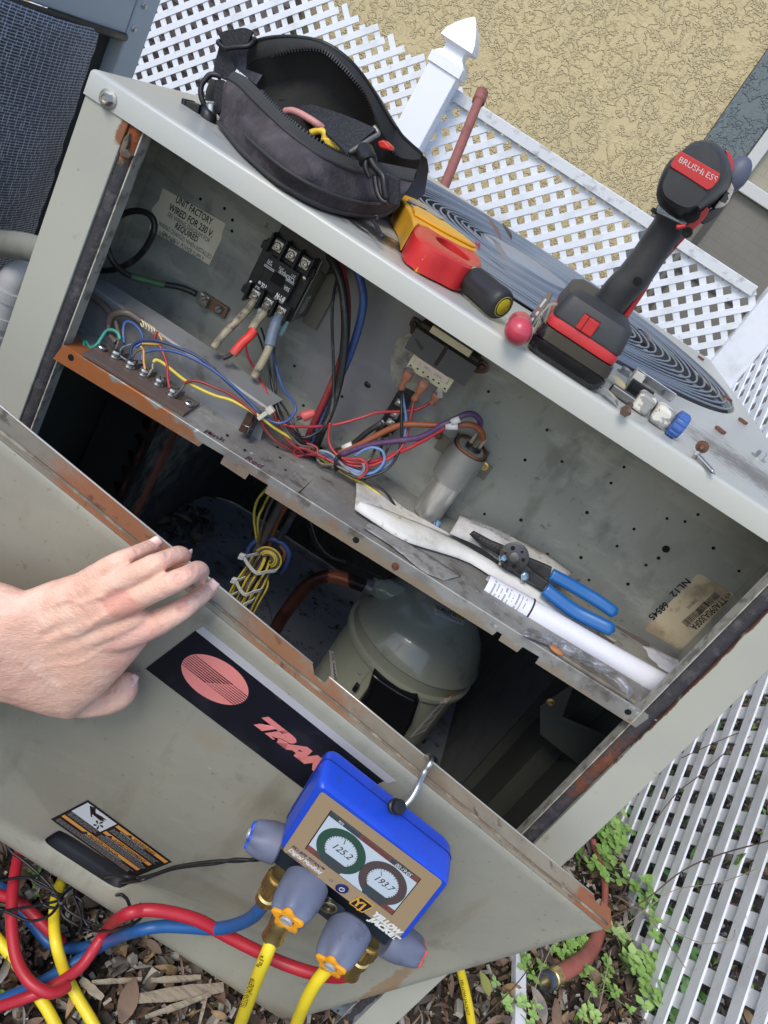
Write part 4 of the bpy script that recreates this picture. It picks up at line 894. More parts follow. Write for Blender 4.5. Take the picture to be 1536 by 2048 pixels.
# wire nut, clear tie, bulb connector
bm = B(); a_, b_ = at(604, 834, y=.08), at(630, 824, y=.085); lathe(bm, a_, b_ - a_, [(0, .0055), (.001, .006), (.006, .0055), (.013, .0042), (.015, .003), (.0152, .0001)], 14); obj('wire_nut', bm, M('pink_red_plastic', (.55, .10, .09), .45), U, smooth='auto')
w([(594, 838, .078), (604, 834, .08)], 4, wk); w([(592, 831, .078), (604, 832, .08)], 2.5, wr)
m_nyl = M('natural_nylon', (.62, .6, .5), .35, trans=.15)
bm = B(); a_, b_ = at(516, 838, y=.046), at(538, 822, y=.046); d_ = (b_ - a_).normalized(); e_ = d_.cross(-Y).normalized(); obox(bm, (a_ + b_) / 2, d_, Y, e_, (b_ - a_).length, .003, .0048); obox(bm, b_ + d_ * .002, d_, Y, e_, .007, .006, .008); obox(bm, (a_ + b_) / 2 + Y * .01, d_, Y, e_, (b_ - a_).length, .003, .0048); obj('zip_tie', bm, m_nyl, U, bev=.0008)
bm = B(); c = at(797, 1027, y=.088); a2 = (at(804, 1052, y=.085) - at(792, 1020, y=.09)).normalized(); e_ = a2.cross(-Y).normalized()
obox(bm, c, a2, Y, e_, .011, .007, .0115); lathe(bm, c + a2 * .005, a2, [(0, .004), (.003, .0033), (.008, .0036), (.0115, .0025), (.0125, .0001)], 12); obj('connector', bm, m_nyl, U, bev=.0006)
# small fuse holder by the shelf
bm = B(); a_, b_ = at(487, 858, z=.69), at(500, 832, z=.695); d_ = (b_ - a_).normalized(); e_ = d_.cross(Z).normalized(); obox(bm, (a_ + b_) / 2, d_, e_, Z, (b_ - a_).length, .0085, .01); obj('fuse_holder', bm, M('fuse_brown', (.06, .03, .02), .4), U, bev=.0012)
bm = B(); obox(bm, (a_ + b_) / 2 + X * .008, d_, e_, Z, (b_ - a_).length * 1.1, .004, .012); obj('fuse_clip', bm, m_black, U, bev=.001)
fx = at(490, 851, z=.6952); text('5', fx + Z * .0004, V((.6, -.8, 0)), V((.8, .6, 0)), .004, m_wink, U, .05)
# relay block
RO = [(796, 781), (822, 793), (802, 838), (786, 869), (767, 877), (749, 865), (771, 824)]
bm = B(); pxpoly(bm, RO, .14, .025); obj('relay_block', bm, m_cont, U, bev=.0015)
bm = B(); pxpoly(bm, [(775, 835), (790, 842), (782, 862), (766, 856)], .128, .014); obj('relay_block', bm, m_cont, U, bev=.0012)
for p in ((799, 806), (790, 829), (780, 846)):
    bm = B(); c = at(p[0], p[1], y=.137 if p[1] < 840 else .126); obox(bm, c, X, Y, Z, .009, .002, .008); pl_ = obj('terminal_plate', bm, m_steel if p[1] > 840 else m_dull, U, bev=.0004)
    bm = B(); lathe(bm, c - Y * .001, -Y, [(0, .003), (.0015, .0028), (.002, .0001)], 12); obj('screw', bm, m_steel, pl_, smooth='auto')
bm = B(); a_, b_ = at(757, 852, y=.12), at(768, 842, y=.122); cyl(bm, a_, b_, .0042, 12); obj('ring_lug', bm, m_dull, U, smooth='auto')
# sealant smear + transformer
TO, TS = (780, 620), 6.98
bm = B(); P = [at(*p, y=YW - .0004) for p in Q([(290, 330), (180, 370), (90, 440), (30, 560), (10, 700), (15, 880), (40, 980), (100, 1070), (180, 1150), (300, 1200), (420, 1170), (520, 1090), (540, 1000), (560, 900), (600, 600), (450, 400)], TO, TS)]
P = spline(P, 3, closed=True); prism(bm, P, -Y * .0006); obj('sealant_smear', bm, M('pale_sealant', (.36, .33, .25), .7, lay=[((.18, .16, .13), 60, .45, .6, .8), ((.5, .47, .38), 90, .5, .7, .7), ((.24, .23, .22), 20, .45, .6, .8)], bump=[(.5, 120, .002)]), U)
tr = empty('transformer', at(880, 720, y=.15), parent=U)
m_lam = M('laminated_steel_grey', (.085, .082, .08), .5, .3, bump=[(.1, 300, .0005)]); m_tbr = M('transformer_bracket_dark', (.05, .038, .025), .6, .3, lay=[((.13, .09, .05), 60, .5, .7, .8)])
bm = B(); pxpoly(bm, Q([(320, 90), (1290, 700), (1340, 760), (1330, 860), (1240, 890), (1160, 870), (280, 330), (280, 170)], TO, TS), .158, .006); obj('mounting_foot', bm, m_tbr, tr, bev=.001)
bm = B(); pxpoly(bm, Q([(440, 150), (1250, 690), (1190, 850), (350, 320)], TO, TS), .135, .023); obj('end_bell', bm, m_tbr, tr, bev=.002)
P = Q([(370, 250), (1215, 800), (1030, 1075), (200, 520)], TO, TS)
c_ = [at(*p, y=.118) for p in P]; ex_ = X; xa_, xb_ = (c_[0].x + c_[3].x) / 2, (c_[1].x + c_[2].x) / 2; za_, zb2 = (c_[0].z + c_[1].z) / 2, (c_[2].z + c_[3].z) / 2
bm = B()
for k_ in range(18): box(bm, (xa_, .118 + k_ * .0018, zb2), (xb_, .118 + k_ * .0018 + .0015, za_))
obj('laminated_core', bm, m_lam, tr)
def tbox(name, pa, pb, y0_, y1_, mat, bev=.0006):
    a2, b2 = at(*Q([pa], TO, TS)[0], y=y0_), at(*Q([pb], TO, TS)[0], y=y0_)
    b = B(); box(b, (min(a2.x, b2.x), y0_, min(a2.z, b2.z)), (max(a2.x, b2.x), y1_, max(a2.z, b2.z))); return obj(name, b, mat, tr, bev=bev)
tbox('bobbin', (600, 215), (1095, 665), .12, .145, m_cream); tbox('bobbin', (335, 610), (780, 1160), .121, .145, m_cream)
tbox('bobbin', (375, 650), (780, 1040), .1175, .125, M('pink_cream_plastic', (.66, .52, .4), .5)); tbox('winding_slot', (780, 490), (650, 790), .1168, .12, M('dark_winding', (.035, .02, .015), .7, bump=[(.8, 300, .002)]))
for p in ((385, 820), (462, 872), (522, 940), (605, 972), (680, 1022), (757, 1108), (280, 785)):
    c = at(*Q([p], TO, TS)[0], y=.117); bm = B(); obox(bm, c + V((0, .0035 if p[0] in (280, 757, 522) else .0, 0)), X, Y, Z, .0022, .0006, .0014); obj('terminal_slot', bm, m_hole, tr)
for s_, p in (('C', (440, 745)), ('T1B01', (580, 840)), ('A19C2', (735, 945))):
    c = at(*Q([p], TO, TS)[0], y=.1172); text(s_, c, -X, -Z, .0026, m_gink, tr, .01)
bm = B(); a_, b_ = at(*Q([(355, 400)], TO, TS)[0], y=.1176), at(*Q([(455, 550)], TO, TS)[0], y=.1176); cyl(bm, a_, b_, .0011, 8, .0022); o_ = obj('ink_mark', bm, M('dark_smudge', (.04, .038, .037), .6), tr); o_.scale = (1, .12, 1)
hexscrew(at(*Q([(1288, 800)], TO, TS)[0], y=.157), -Y, .0042, m_rustbolt, tr, washer=1.7); hexscrew(at(*Q([(345, 195)], TO, TS)[0], y=.157), -Y, .0035, m_tbr, tr, washer=1.7)
bm = B(); tbox('ear', (1225, 750), (1345, 880), .1575, .159, M('rusty_ear', (.2, .11, .06), .7, .2))
m_tc = M('copper_tint_sleeve', (.5, .2, .11), .3, trans=.2, lay=[((.25, .08, .05), 70, .5, .7, .6)])
def spade(pa, pb, y):
    A_, B2 = at(*Q([pa], TO, TS)[0], y=y), at(*Q([pb], TO, TS)[0], y=y + .004); d = (B2 - A_); L_ = d.length; d.normalize(); e = d.cross(Y).normalized()
    b = B(); f_ = d.cross(e)
    loft(b, [[A_ + d * (L_ * t) + e * (wv * math.cos(q2)) + f_ * (wz * math.sin(q2)) for q2 in [math.pi / 6 * i_ for i_ in range(12)]] for t, wv, wz in ((0, .0058, .0028), (.35, .0055, .003), (.55, .0035, .003), (.7, .0028, .0028), (.85, .004, .004), (1, .0042, .0042))])
    obj('spade_sleeve', b, m_tc, tr, smooth=True)
    b = B(); obox(b, A_ - d * .001, d, e, f_, .006, .0075, .0012); obj('spade_tab', b, m_steel, tr)
spade((270, 850), (150, 1105), .116); spade((490, 1000), (335, 1255), .112); spade((665, 1180), (585, 1300), .118)
bm = B(); c = at(*Q([(695, 1165)], TO, TS)[0], y=.112); obox(bm, c, V((.55, 0, -.83)), Y, V((.83, 0, .55)), .011, .001, .006); obj('spade_tab', bm, m_steel, tr, bev=.0004)
# capacitor
KO, KS = (800, 800), 6.98
kb, kt = at(853, 1022, y=.136), at(938, 893, y=.136); kx = (kb.x + kt.x) / 2 + .002; kz0, kz1 = at(850, 1040, y=.115).z, kt.z
cap = empty('capacitor', (kx, .136, kz0), parent=U)
m_can = M('bare_aluminium', (.78, .77, .74), .42, .85, lay=[((.5, .49, .46), 40, .45, .7, .7, (3, 3, .5)), ((.7, .62, .48), 25, .55, .7, .6, (2, 2, .6))], bump=[(.15, 60, .001, (2, 2, .4))])
def oval(z, rx_, ry_): return [V((kx + math.copysign(abs(math.cos(t)) ** .8, math.cos(t)) * rx_, .136 + math.copysign(abs(math.sin(t)) ** .8, math.sin(t)) * ry_, z)) for t in [math.pi / 14 * i for i in range(28)]]
bm = B(); loft(bm, [oval(kz0, .013, .019), oval(kz0 + .001, .016, .023), oval(kz0 + .006, .0178, .0265), oval(kz1 - .003, .0178, .0265), oval(kz1, .018, .027)]); obj('can', bm, m_can, cap, smooth='auto')
m_rim = M('rusty_rim', (.2, .085, .04), .6, .3, lay=[((.1, .05, .03), 60, .5, .7, .8)])
bm = B(); tube(bm, oval(kz1 + .001, .0182, .0272), .0018, 8, smooth=False, closed=True); obj('rim', bm, m_rim, cap, smooth=True)
bm = B(); loft(bm, [oval(kz1 - .0005, .0165, .0255), oval(kz1 + .0002, .001, .001)]); obj('top_cap', bm, M('brown_top', (.06, .04, .025), .6), cap)
tc_ = V((kx + .002, .136, kz1)); bm = B(); lathe(bm, tc_, Z, [(0, .0095), (.004, .0095), (.005, .0085), (.005, .0001)], 20); obj('terminal_base', bm, m_cont, cap, smooth='auto')
for i in range(6):
    a2 = i * 1.05; c = tc_ + V((math.cos(a2) * .0045, math.sin(a2) * .0055, .011)); bm = B(); obox(bm, c, V((math.cos(a2 * 2), math.sin(a2 * 2), .1)).normalized(), V((-math.sin(a2 * 2), math.cos(a2 * 2), 0)), Z, .0062, .0012, .014); obj('terminal_tab', bm, M('tarnished_tab', (.4, .35, .26), .4, .8), cap, bev=.0003)
def strapring(z, o):
    pts = []
    for t in [math.pi * (1 + i / 12) for i in range(13)]: pts.append(V((kx + math.cos(t) * (.0225 + o), .132 + math.sin(t) * (.0255 + o) * (1 if abs(math.cos(t)) < .99 else 1), z)))
    return [V((kx - .0225 - o, .1635, z))] + pts + [V((kx + .0225 + o, .1635, z))]
zs0, zs1 = kz1 - .044, kz1 - .001
bm = B(); loft(bm, [strapring(zs0, 0), strapring(zs1, 0), strapring(zs1, -.0012), strapring(zs0, -.0012), strapring(zs0, 0)], cap=False, closed=False); obj('strap', bm, M('strap_galvanised', (.42, .42, .4), .42, .7, lay=[((.3, .3, .29), 14, .4, .7, .6)]), cap, smooth='auto')
bm = B(); zm = kz1 - .022
for s_ in (-1, 1): box(bm, (kx + s_ * .0225 if s_ > 0 else kx - .0355, .1628, zm - .012), (kx + .0355 if s_ > 0 else kx - .0225, .164, zm + .008))
obj('strap_foot', bm, m_brk, cap)
for p in ((968, 932), (878, 870)): hexscrew(at(p[0], p[1], y=.1625), -Y, .0036, m_brass if p[0] > 900 else m_rustbolt, cap, washer=1.5)
bm = B(); P = [at(a, b, y=.118) for a, b in ((889, 1012), (893, 1013), (874, 1040), (869, 1042))]; prism(bm, P, Y * .001); obj('label', bm, m_paper, cap)
bm = B(); P = [at(a, b, y=.118) for a, b in ((888, 1009), (895, 1010), (890, 1018), (885, 1017))]; prism(bm, P, Y * .0012); obj('label', bm, M('label_blue', (.03, .09, .4), .4), cap)
# ---- wires below the shelf
lw = lambda pts, r, m, n='wire': w(pts, r, m, name=n)
lw([(535, 975, .1), (515, 1000, .11), (508, 1030, .12), (512, 1070, .13), (515, 1085, .14)], 3, wy); lw([(542, 985, .1), (528, 1010, .12), (516, 1040, .12), (518, 1075, .13)], 3, wy); lw([(550, 990, .1), (535, 1020, .11), (522, 1060, .12), (518, 1085, .13)], 3, wdk)
lw([(575, 980, .11), (555, 1020, .12), (535, 1060, .13), (520, 1090, .14), (497, 1140, .15)], 10, wdk, 'thick_lead'); lw([(590, 985, .11), (560, 1030, .13), (545, 1065, .14), (538, 1090, .15)], 7, wbr, 'thick_lead'); lw([(608, 990, .11), (580, 1040, .13), (560, 1075, .14), (552, 1090, .15)], 8, wmat('grey_black', (.04, .045, .05)), 'thick_lead')
lw([(495, 1145, .15), (496, 1105, .145), (512, 1082, .14), (540, 1077, .14), (566, 1088, .14), (578, 1108, .14), (572, 1130, .145), (560, 1145, .155)], 6, wb, 'thick_lead')
lw([(560, 1090, .14), (570, 1105, .14), (566, 1122, .145)], 5, wbr)
bunch = random.Random(4)
for k_ in range(26):
    u_ = (k_ / 25 - .5); m_ = (wy, wy, wdk, wk, wmat('grey_black', (.04, .045, .05)), wdk)[k_ % 6] if k_ % 2 else wy if k_ % 3 == 0 else wdk
    tp = (532 + u_ * 40, 1110 + u_ * 18); md = (505 + u_ * 52 + bunch.uniform(-5, 5), 1165 + u_ * 16); bt = (478 + u_ * 44 + bunch.uniform(-6, 6), 1225 + u_ * 12); e_ = (448 + u_ * 40, 1290)
    dq = .13 + bunch.uniform(-.004, .004) + .012 * abs(u_) * 2
    lw([(tp[0], tp[1], dq), (tp[0] - 12 + bunch.uniform(-4, 4), tp[1] + 26, dq - .006), (md[0], md[1], dq - .008), (md[0] - 14 + bunch.uniform(-4, 4), md[1] + 30, dq - .006), (bt[0], bt[1], dq), (e_[0], e_[1], dq + .01)], 2.6, m_)
for k_ in range(5):
    r1, r2 = 9 + k_ * 4.5, 8 + k_ * 3.6; pts = []
    for i in range(9):
        t = math.pi * (1.05 + i / 8 * 1.2); ca, sa_ = math.cos(.5), math.sin(.5); ex2, ey2 = math.cos(t) * r1, math.sin(t) * r2
        pts.append((536 + ca * ex2 - sa_ * ey2, 1118 + sa_ * ex2 + ca * ey2, .122 + .002 * k_))
    lw(pts, 2.7, wy if k_ in (1, 2, 4) else wdk)
for p, q_ in (((487, 1114), (555, 1138)), ((472, 1162), (524, 1176)), ((457, 1194), (508, 1197))):
    A_, B2 = at(*p, y=.118), at(*q_, y=.128); mid = (A_ + B2) / 2 + V((0, -.012, 0)) + at((p[0] + q_[0]) / 2 + 0, (p[1] + q_[1]) / 2 + 12, y=.12) - at((p[0] + q_[0]) / 2, (p[1] + q_[1]) / 2, y=.12)
    dn = (at(p[0] - 20, p[1] + 40, y=.12) - at(p[0], p[1], y=.12)).normalized()
    z_ = empty('zip_tie', A_, parent=U)
    bm = B(); strip(bm, [A_, A_.lerp(mid, .5) + V((0, -.003, 0)), mid, mid.lerp(B2, .5) + V((0, -.002, 0)), B2, (A_ + B2) / 2 + V((0, .02, .005)), A_], dn, .0045, .0012, 5); obj('band', bm, M('milky_nylon', (.55, .57, .52), .35), z_, smooth='auto')
    bm = B(); obox(bm, A_ - V((.002, .001, 0)), (B2 - A_).normalized(), Y, dn, .0075, .006, .008); obj('head', bm, M('milky_nylon', (0, 0, 0)), z_, bev=.001)
lw([(530, 1195, .15), (540, 1220, .15), (544, 1250, .16), (540, 1280, .16)], 1.3, wk)
lw([(617, 1040, .2), (625, 1075, .21), (645, 1105, .22), (675, 1120, .25), (710, 1130, .28), (745, 1148, .3), (775, 1156, .3), (800, 1152, .28)], 3.2, wk)
lw([(622, 1045, .2), (635, 1085, .21), (660, 1112, .22), (690, 1123, .25)], 2.2, wdk)
# ---- labels on the back panel
m_cardl = M('cream_label_smoked', (.78, .71, .55), .5, lay=[((.3, .2, .1), 40, .82, 1.1, .8, (1, 1, 3), (V((-.33, .16, .835)), (.06, .05, .012))), ((.55, .46, .32), 14, .45, .7, .5)])
lbx = empty('factory_wiring_label', at(380, 450, y=YW), parent=U)
P = [at(a, b, y=YW - .0007) for a, b in ((325, 376), (451, 447), (444, 466), (443, 478), (418, 530), (298, 457), (306, 434), (303, 418), (318, 400))]
bm = B(); prism(bm, P, Y * .0005); obj('sheet', bm, m_cardl, lbx)
YL = YW - .0009
def ltx(s, p0, h, b=.0, mt=m_ink, wpx=90, par=lbx):
    c = at(p0[0], p0[1], y=YL); w_ = wpx * pxm(c); text(s, c - X * (w_ / 2), X, Z, h, mt, par, b, fit=w_)
ltx('UNIT FACTORY', (386, 427), .0080, .03, wpx=86); ltx('WIRED FOR 230 V.', (380, 447), .0080, .03, wpx=104); ltx('SEE WIRING DIAGRAM FOR', (376, 459), .0054, wpx=100); ltx('REQUIRED', (371, 470), .0068, .03, wpx=54)
ltx('WIRING CHANGES WHEN INSTALLED', (368, 484), .0054, wpx=126); ltx('ON A 200 V. POWER SUPPLY', (364, 496), .0054, wpx=98); ltx('18648P91  REV. 1', (333, 478), .0045, wpx=46)
m_tan = M('tan_label_smoked', (.6, .5, .34), .5, lay=[((.27, .2, .12), 16, .42, .62, .8), ((.18, .14, .09), 80, .58, .7, .5)])
lb2 = empty('model_label', at(1390, 1220, y=YW), parent=U)
GO, GS = (1240, 1120), 5.19
P = [at(*p, y=YW - .0007) for p in Q([(825, 140), (850, 150), (1165, 345), (1182, 380), (1165, 400), (640, 930), (610, 932), (270, 735), (258, 712), (268, 698), (795, 155)], GO, GS)]
bm = B(); prism(bm, P, Y * .0005); obj('sheet', bm, m_tan, lb2)
def gt(s, p0, p1, h, mt, b=0, par=lb2, sx=1):
    A_, B2 = at(*Q([p0], GO, GS)[0], y=YL), at(*Q([p1], GO, GS)[0], y=YL); ex = (B2 - A_).normalized(); return text(s, A_, ex, (-Y).cross(ex), h, mt, par, b, fit=(B2 - A_).length)
gt('TTA090A300FA', (1062, 380), (722, 692), .0088, m_ink, .025, sx=.72)
gt('17155811AD', (1015, 345), (900, 440), .0042, m_ink); gt('1A   S01405', (890, 470), (800, 560), .0042, m_ink); gt('40200', (720, 640), (680, 680), .0042, m_ink); gt('CONTROL BOX', (790, 400), (690, 490), .0038, m_ink); gt('49', (1120, 330), (1075, 380), .006, m_ink)
bars = random.Random(8)
for (p0, p1) in (((985, 330), (870, 440)), ((870, 430), (790, 510)), ((800, 500), (640, 640))):
    A_, B2 = at(*Q([p0], GO, GS)[0], y=YL), at(*Q([p1], GO, GS)[0], y=YL); d = B2 - A_; L_ = d.length; d.normalize(); e = (-Y).cross(d); t = 0; bm = B()
    while t < L_:
        w_ = bars.choice((.0004, .0007, .0011)); prism(bm, [A_ + d * t, A_ + d * (t + w_), A_ + d * (t + w_) + e * .0085, A_ + d * t + e * .0085], -Y * .0002); t += w_ + bars.choice((.0005, .0009))
    obj('barcode', bm, M('brown_ink', (.07, .045, .03), .6), lb2)
gt('NL12', (690, 185), (510, 350), .0085, m_ink, .03, U); gt('68545', (465, 430), (290, 585), .0085, m_ink, .03, U)
# marker words on the shelf
def mk(s, p0, p1, h):
    A_, B2 = at(*p0, z=zsh(-.15) + .0006), at(*p1, z=zsh(-.15) + .0006); ex = (B2 - A_).normalized(); text(s, A_, ex, Z.cross(ex), h, M('purple_marker', (.09, .02, .05), .6), sh, .012, fit=(B2 - A_).length, shear=.25)
mk('Pink', (405, 863), (450, 885), .0095); mk('Red', (487, 916), (525, 938), .0105); mk('Blue', (556, 958), (602, 984), .0115)
# ================================================================ LEANING ACCESS PANEL
pn_ = V((.15196, -.97479, -.16341)).normalized(); pex = V((.94261, .19266, -.27271)); pex = (pex - pn_ * pex.dot(pn_)).normalized(); pez = V((.29732, -.11259, .94812)); pez = (pez - pn_ * pez.dot(pn_) - pex * pez.dot(pex)).normalized()
PTR = V((.415, -.105, .514)); PW, PH = .84, .51
def pp(px, py, off=0): return on(px, py, PTR + pn_ * off, pn_)
def pl(s, t, off=0): return PTR + pex * s + pez * t + pn_ * off      # s<=0 to the left, t<=0 down
pan = empty('access_panel', pl(-.4, -PH), 'large beige access panel with a black brand sticker leaning askew against the open unit', 'access panel')
hc = pp(178, 1725); hs, ht = (hc - PTR).dot(pex), (hc - PTR).dot(pez)
m_pp = M('panel_paint', (.37, .36, .295), .34, bump=[(.05, 300, .0006), (.35, 3.5, .012)], lay=[((.30, .295, .25), 4, .4, .7, .8), ((.42, .41, .35), 7, .55, .8, .5, (1, 1, .3)), ((.24, .21, .15), 130, .64, .69, .7), ((.5, .5, .45), 160, .66, .70, .6, (9, 1, 1)), ((.5, .49, .44), 150, .67, .70, .6, (1, 1, 12)), ((.26, .235, .18), 8, .55, .7, .6, (3, 1, .5)), ((.2, .19, .16), 22, .62, .75, .5), ((.22, .19, .13), 60, .68, .76, .6)] + [((.34, .27, .18), 25, .5, .72, .5, None, (pl(-.1, -PH + .0, 0), (.16, .05, .02))), ((.33, .2, .1), 34, .5, .64, .7, None, (pl(0.004, -PH * .7, 0), (.012, .1, .17))), ((.36, .3, .21), 24, .45, .8, .5, None, (pp(418, 1480), (.022, .02, .014))), ((.6, .6, .56), 90, .72, .76, .7)])
bm = B()
def rpt(t, s0, s1, t0, t1):
    dx, dy = math.cos(t), math.sin(t)
    a = ((s1 if dx > 0 else s0) - hs) / dx if abs(dx) > 1e-6 else 1e9; b = ((t1 if dy > 0 else t0) - ht) / dy if abs(dy) > 1e-6 else 1e9
    k = min(a, b); return hs + dx * k, ht + dy * k
angs = sorted([2 * math.pi * i / 60 + .01 for i in range(60)] + [math.atan2(b - ht, a - hs) % (2 * math.pi) for a in (-PW, 0) for b in (-PH, 0)])
def rrect(t, a, b, r):
    dx, dy = math.cos(t), math.sin(t); n_ = 7; k = (abs(dx / a) ** n_ + abs(dy / b) ** n_) ** (-1 / n_); return hs + dx * k, ht + dy * k
rows = [[pl(*rpt(t, -PW + i, -i, -PH + i, -i), o) for t in angs] for i, o in ((0, -.018), (0, -.004), (.0008, -.0015), (.003, 0), (.012, 0))]
hw_, hh_ = .0545, .0235
rows += [[pl(*rrect(t, hw_ + .004, hh_ + .004, 0), 0) for t in angs], [pl(*rrect(t, hw_, hh_, 0), -.003) for t in angs]]
loft(bm, rows, cap=False); o = obj('front_sheet', bm, m_pp, pan, smooth=True); split_smooth(o, .8)
bm = B(); loft(bm, [[pl(*rrect(t, hw_ - .0005, hh_ - .0005, 0), -.0028) for t in angs], [pl(*rrect(t, hw_ * .97, hh_ * .93, 0), -.010) for t in angs], [pl(*rrect(t, hw_ * .9, hh_ * .8, 0), -.014) for t in angs], [pl(*rrect(t, hw_ * .02, hh_ * .02, 0), -.014) for t in angs]], cap=False)
obj('grip_recess', bm, M('recess_black_plastic', (.012, .014, .018), .55, bump=[(.15, 90, .001)]), pan, smooth=True)
# flange folded back along the top, with notches
m_fl = M('rusted_flange', (.33, .29, .215), .5, .2, lay=[((.30, .19, .11), 20, .4, .7, .8), ((.19, .16, .12), 12, .45, .7, .6), ((.36, .13, .05), 14, .62, .85, .9, None, (pp(240, 1050), (.12, .06, .09))), ((.36, .16, .07), 16, .6, .85, .9, None, (pp(650, 1385), (.12, .06, .09))), ((.34, .12, .05), 18, .4, .55, .95, None, (pp(1225, 1850), (.04, .06, .05))), ((.06, .045, .035), 60, .58, .7, .7), ((.75, .73, .7), 70, .95, 1.08, .8, None, (pp(30, 860), (.06, .06, .05)))], bump=[(.4, 120, .0012), (.2, 15, .003)])
FW = .026
nt_ = (pp(626, 1355, -FW) - PTR).dot(pex)
pr = [(-PW, 0), (-PW, FW), (nt_ - .012, FW), (nt_ - .007, FW - .009), (nt_, FW - .011), (nt_ + .006, FW - .008), (nt_ + .008, FW), (-.02, FW), (-.017, FW - .006), (-.009, FW - .006), (-.007, FW), (.008, FW), (.008, .006), (0, 0)]
bm = B(); prism(bm, [pl(s, .0014, -q) for s, q in pr], -pez * .0012); obj('top_flange', bm, m_fl, pan, bev=.0004)
bm = B(); tube(bm, [pl(s, .0012, -FW) for s in (-PW, -.6, nt_ - .012)], .0009, 6, 2); tube(bm, [pl(s, .0012, -FW) for s in (nt_ + .008, -.2, -.02)], .0009, 6, 2); obj('bare_edge', bm, M('scuffed_bright_edge', (.6, .57, .5), .4, .6), pan, smooth=True)
bm = B(); tube(bm, [pl(s, .0012, -.006 + .0006 * math.sin(s * 40)) for s in [-PW + PW * i / 20 for i in range(21)]], .0017, 6, 2); o = obj('dirt_seam', bm, M('seam_dirt', (.16, .12, .08), .8, lay=[((.3, .27, .2), 60, .45, .7, .9)], bump=[(.6, 150, .002)]), pan, smooth=True)
bm = B(); obox(bm, pp(928, 1612, -.018) + pez * .0006, pex, pn_, pez, .003, .012, .0012); obj('slot', bm, m_hole, pan)
# brand sticker
stk = empty('brand_sticker', pp(500, 1430), parent=pan)
m_stk = M('sticker_black', (.008, .009, .016), .3, lay=[((.03, .03, .04), 16, .5, .7, .6), ((.05, .04, .03), 40, .62, .72, .5)], bump=[(.08, 20, .002)]); m_pink = M('sticker_faded_red', (.80, .27, .25), .45, lay=[((.68, .2, .2), 12, .45, .7, .5)])
ax_ = (pp(757, 1552) - pp(378, 1250)); L_ = ax_.length; ax_.normalize(); up_ = ax_.cross(pn_); up_ = up_ if up_.z > 0 else -up_
bl = pp(291, 1337, .0004); hS = (pp(378, 1250) - bl).dot(up_)
bm = B(); prism(bm, [bl, bl + ax_ * L_, bl + ax_ * L_ + up_ * hS, bl + up_ * hS], pn_ * .0003); obj('backing', bm, m_stk, stk)
bm = B(); prism(bm, [bl + up_ * (hS + .0003), bl + ax_ * (L_ + .004) + up_ * (hS + .0003), bl + ax_ * (L_ + .006) + up_ * (hS + .0095), bl + ax_ * .001 + up_ * (hS + .0095)], pn_ * .0003); obj('margin', bm, M('sticker_margin_grey', (.47, .47, .50), .4), stk)
ec = pp(430, 1360, .0008); ea, eb = .0325, .0265
bm = B(); prism(bm, [ec + ax_ * (math.cos(t) * ea) + up_ * (math.sin(t) * eb) for t in [i * math.pi / 32 for i in range(64)]], pn_ * .0001); obj('emblem', bm, m_pink, stk)
bm = B(); st_ = [(.0, 0)]
for k in range(8):      # stripes thickening towards the middle, mirrored
    v = .0095 - k * .0027; xl_ = -ea * math.sqrt(max(0, 1 - (v / eb) ** 2)) + .0004
    th0, th1 = .0003, .0011; xe = .008 - k * .0022 + .004
    prism(bm, [ec + pn_ * .0002 + ax_ * xl_ + up_ * (v - th0), ec + pn_ * .0002 + ax_ * xe + up_ * (v - th1 / 2 - .0003), ec + pn_ * .0002 + ax_ * (xe + .0008) + up_ * (v + th1 / 2), ec + pn_ * .0002 + ax_ * xl_ + up_ * (v + th0)], pn_ * .0001)
    v2 = .0105 - k * .0027 - .0012; xr_ = ea * math.sqrt(max(0, 1 - (v2 / eb) ** 2)) - .0004
    xs = -.008 + (7 - k) * .0022 - .004
    prism(bm, [ec + pn_ * .0004 + ax_ * max(-.005, xs * .3 + .001) + up_ * (v2 - .00015), ec + pn_ * .0004 + ax_ * xr_ + up_ * (v2 - .0004), ec + pn_ * .0004 + ax_ * xr_ + up_ * (v2 + .0004), ec + pn_ * .0004 + ax_ * max(-.005, xs * .3 + .001) + up_ * (v2 + .00015)], pn_ * .0001)
obj('emblem_stripes', bm, m_stk, stk)
tl_ = pp(505, 1443, .0008)
text('TRANE', tl_, ax_, up_, .0165, m_pink, stk, .15, fit=.108, shear=.3)
# fan warning label
wl = empty('warning_label', pp(230, 1690), parent=pan)
m_wlb = M('warning_black', (.01, .01, .011), .35); m_wor = M('warning_orange', (.55, .25, .06), .5); m_wwh = M('warning_white', (.5, .52, .55), .5)
wtl, wtr, wbl_ = pp(175.7, 1600, .0004), pp(344, 1724, .0004), pp(122, 1653, .0004)
wx = (wtr - wtl); wL = wx.length; wx.normalize(); wy_ = wx.cross(pn_); wy_ = wy_ if wy_.z > 0 else -wy_; wH = -(wbl_ - wtl).dot(wy_)
def wq(u0, v0, u1, v1, mt, o=.0006, nm='block'):
    b = B(); prism(b, [wtl + wx * (u * wL) - wy_ * (v * wH) + pn_ * o for u, v in ((u0, v0), (u1, v0), (u1, v1), (u0, v1))], pn_ * .0001); return obj(nm, b, mt, wl)
wq(0, 0, 1, 1, m_wlb, 0, 'backing'); wq(.02, .04, .355, .47, m_wwh, nm='pictogram_field')
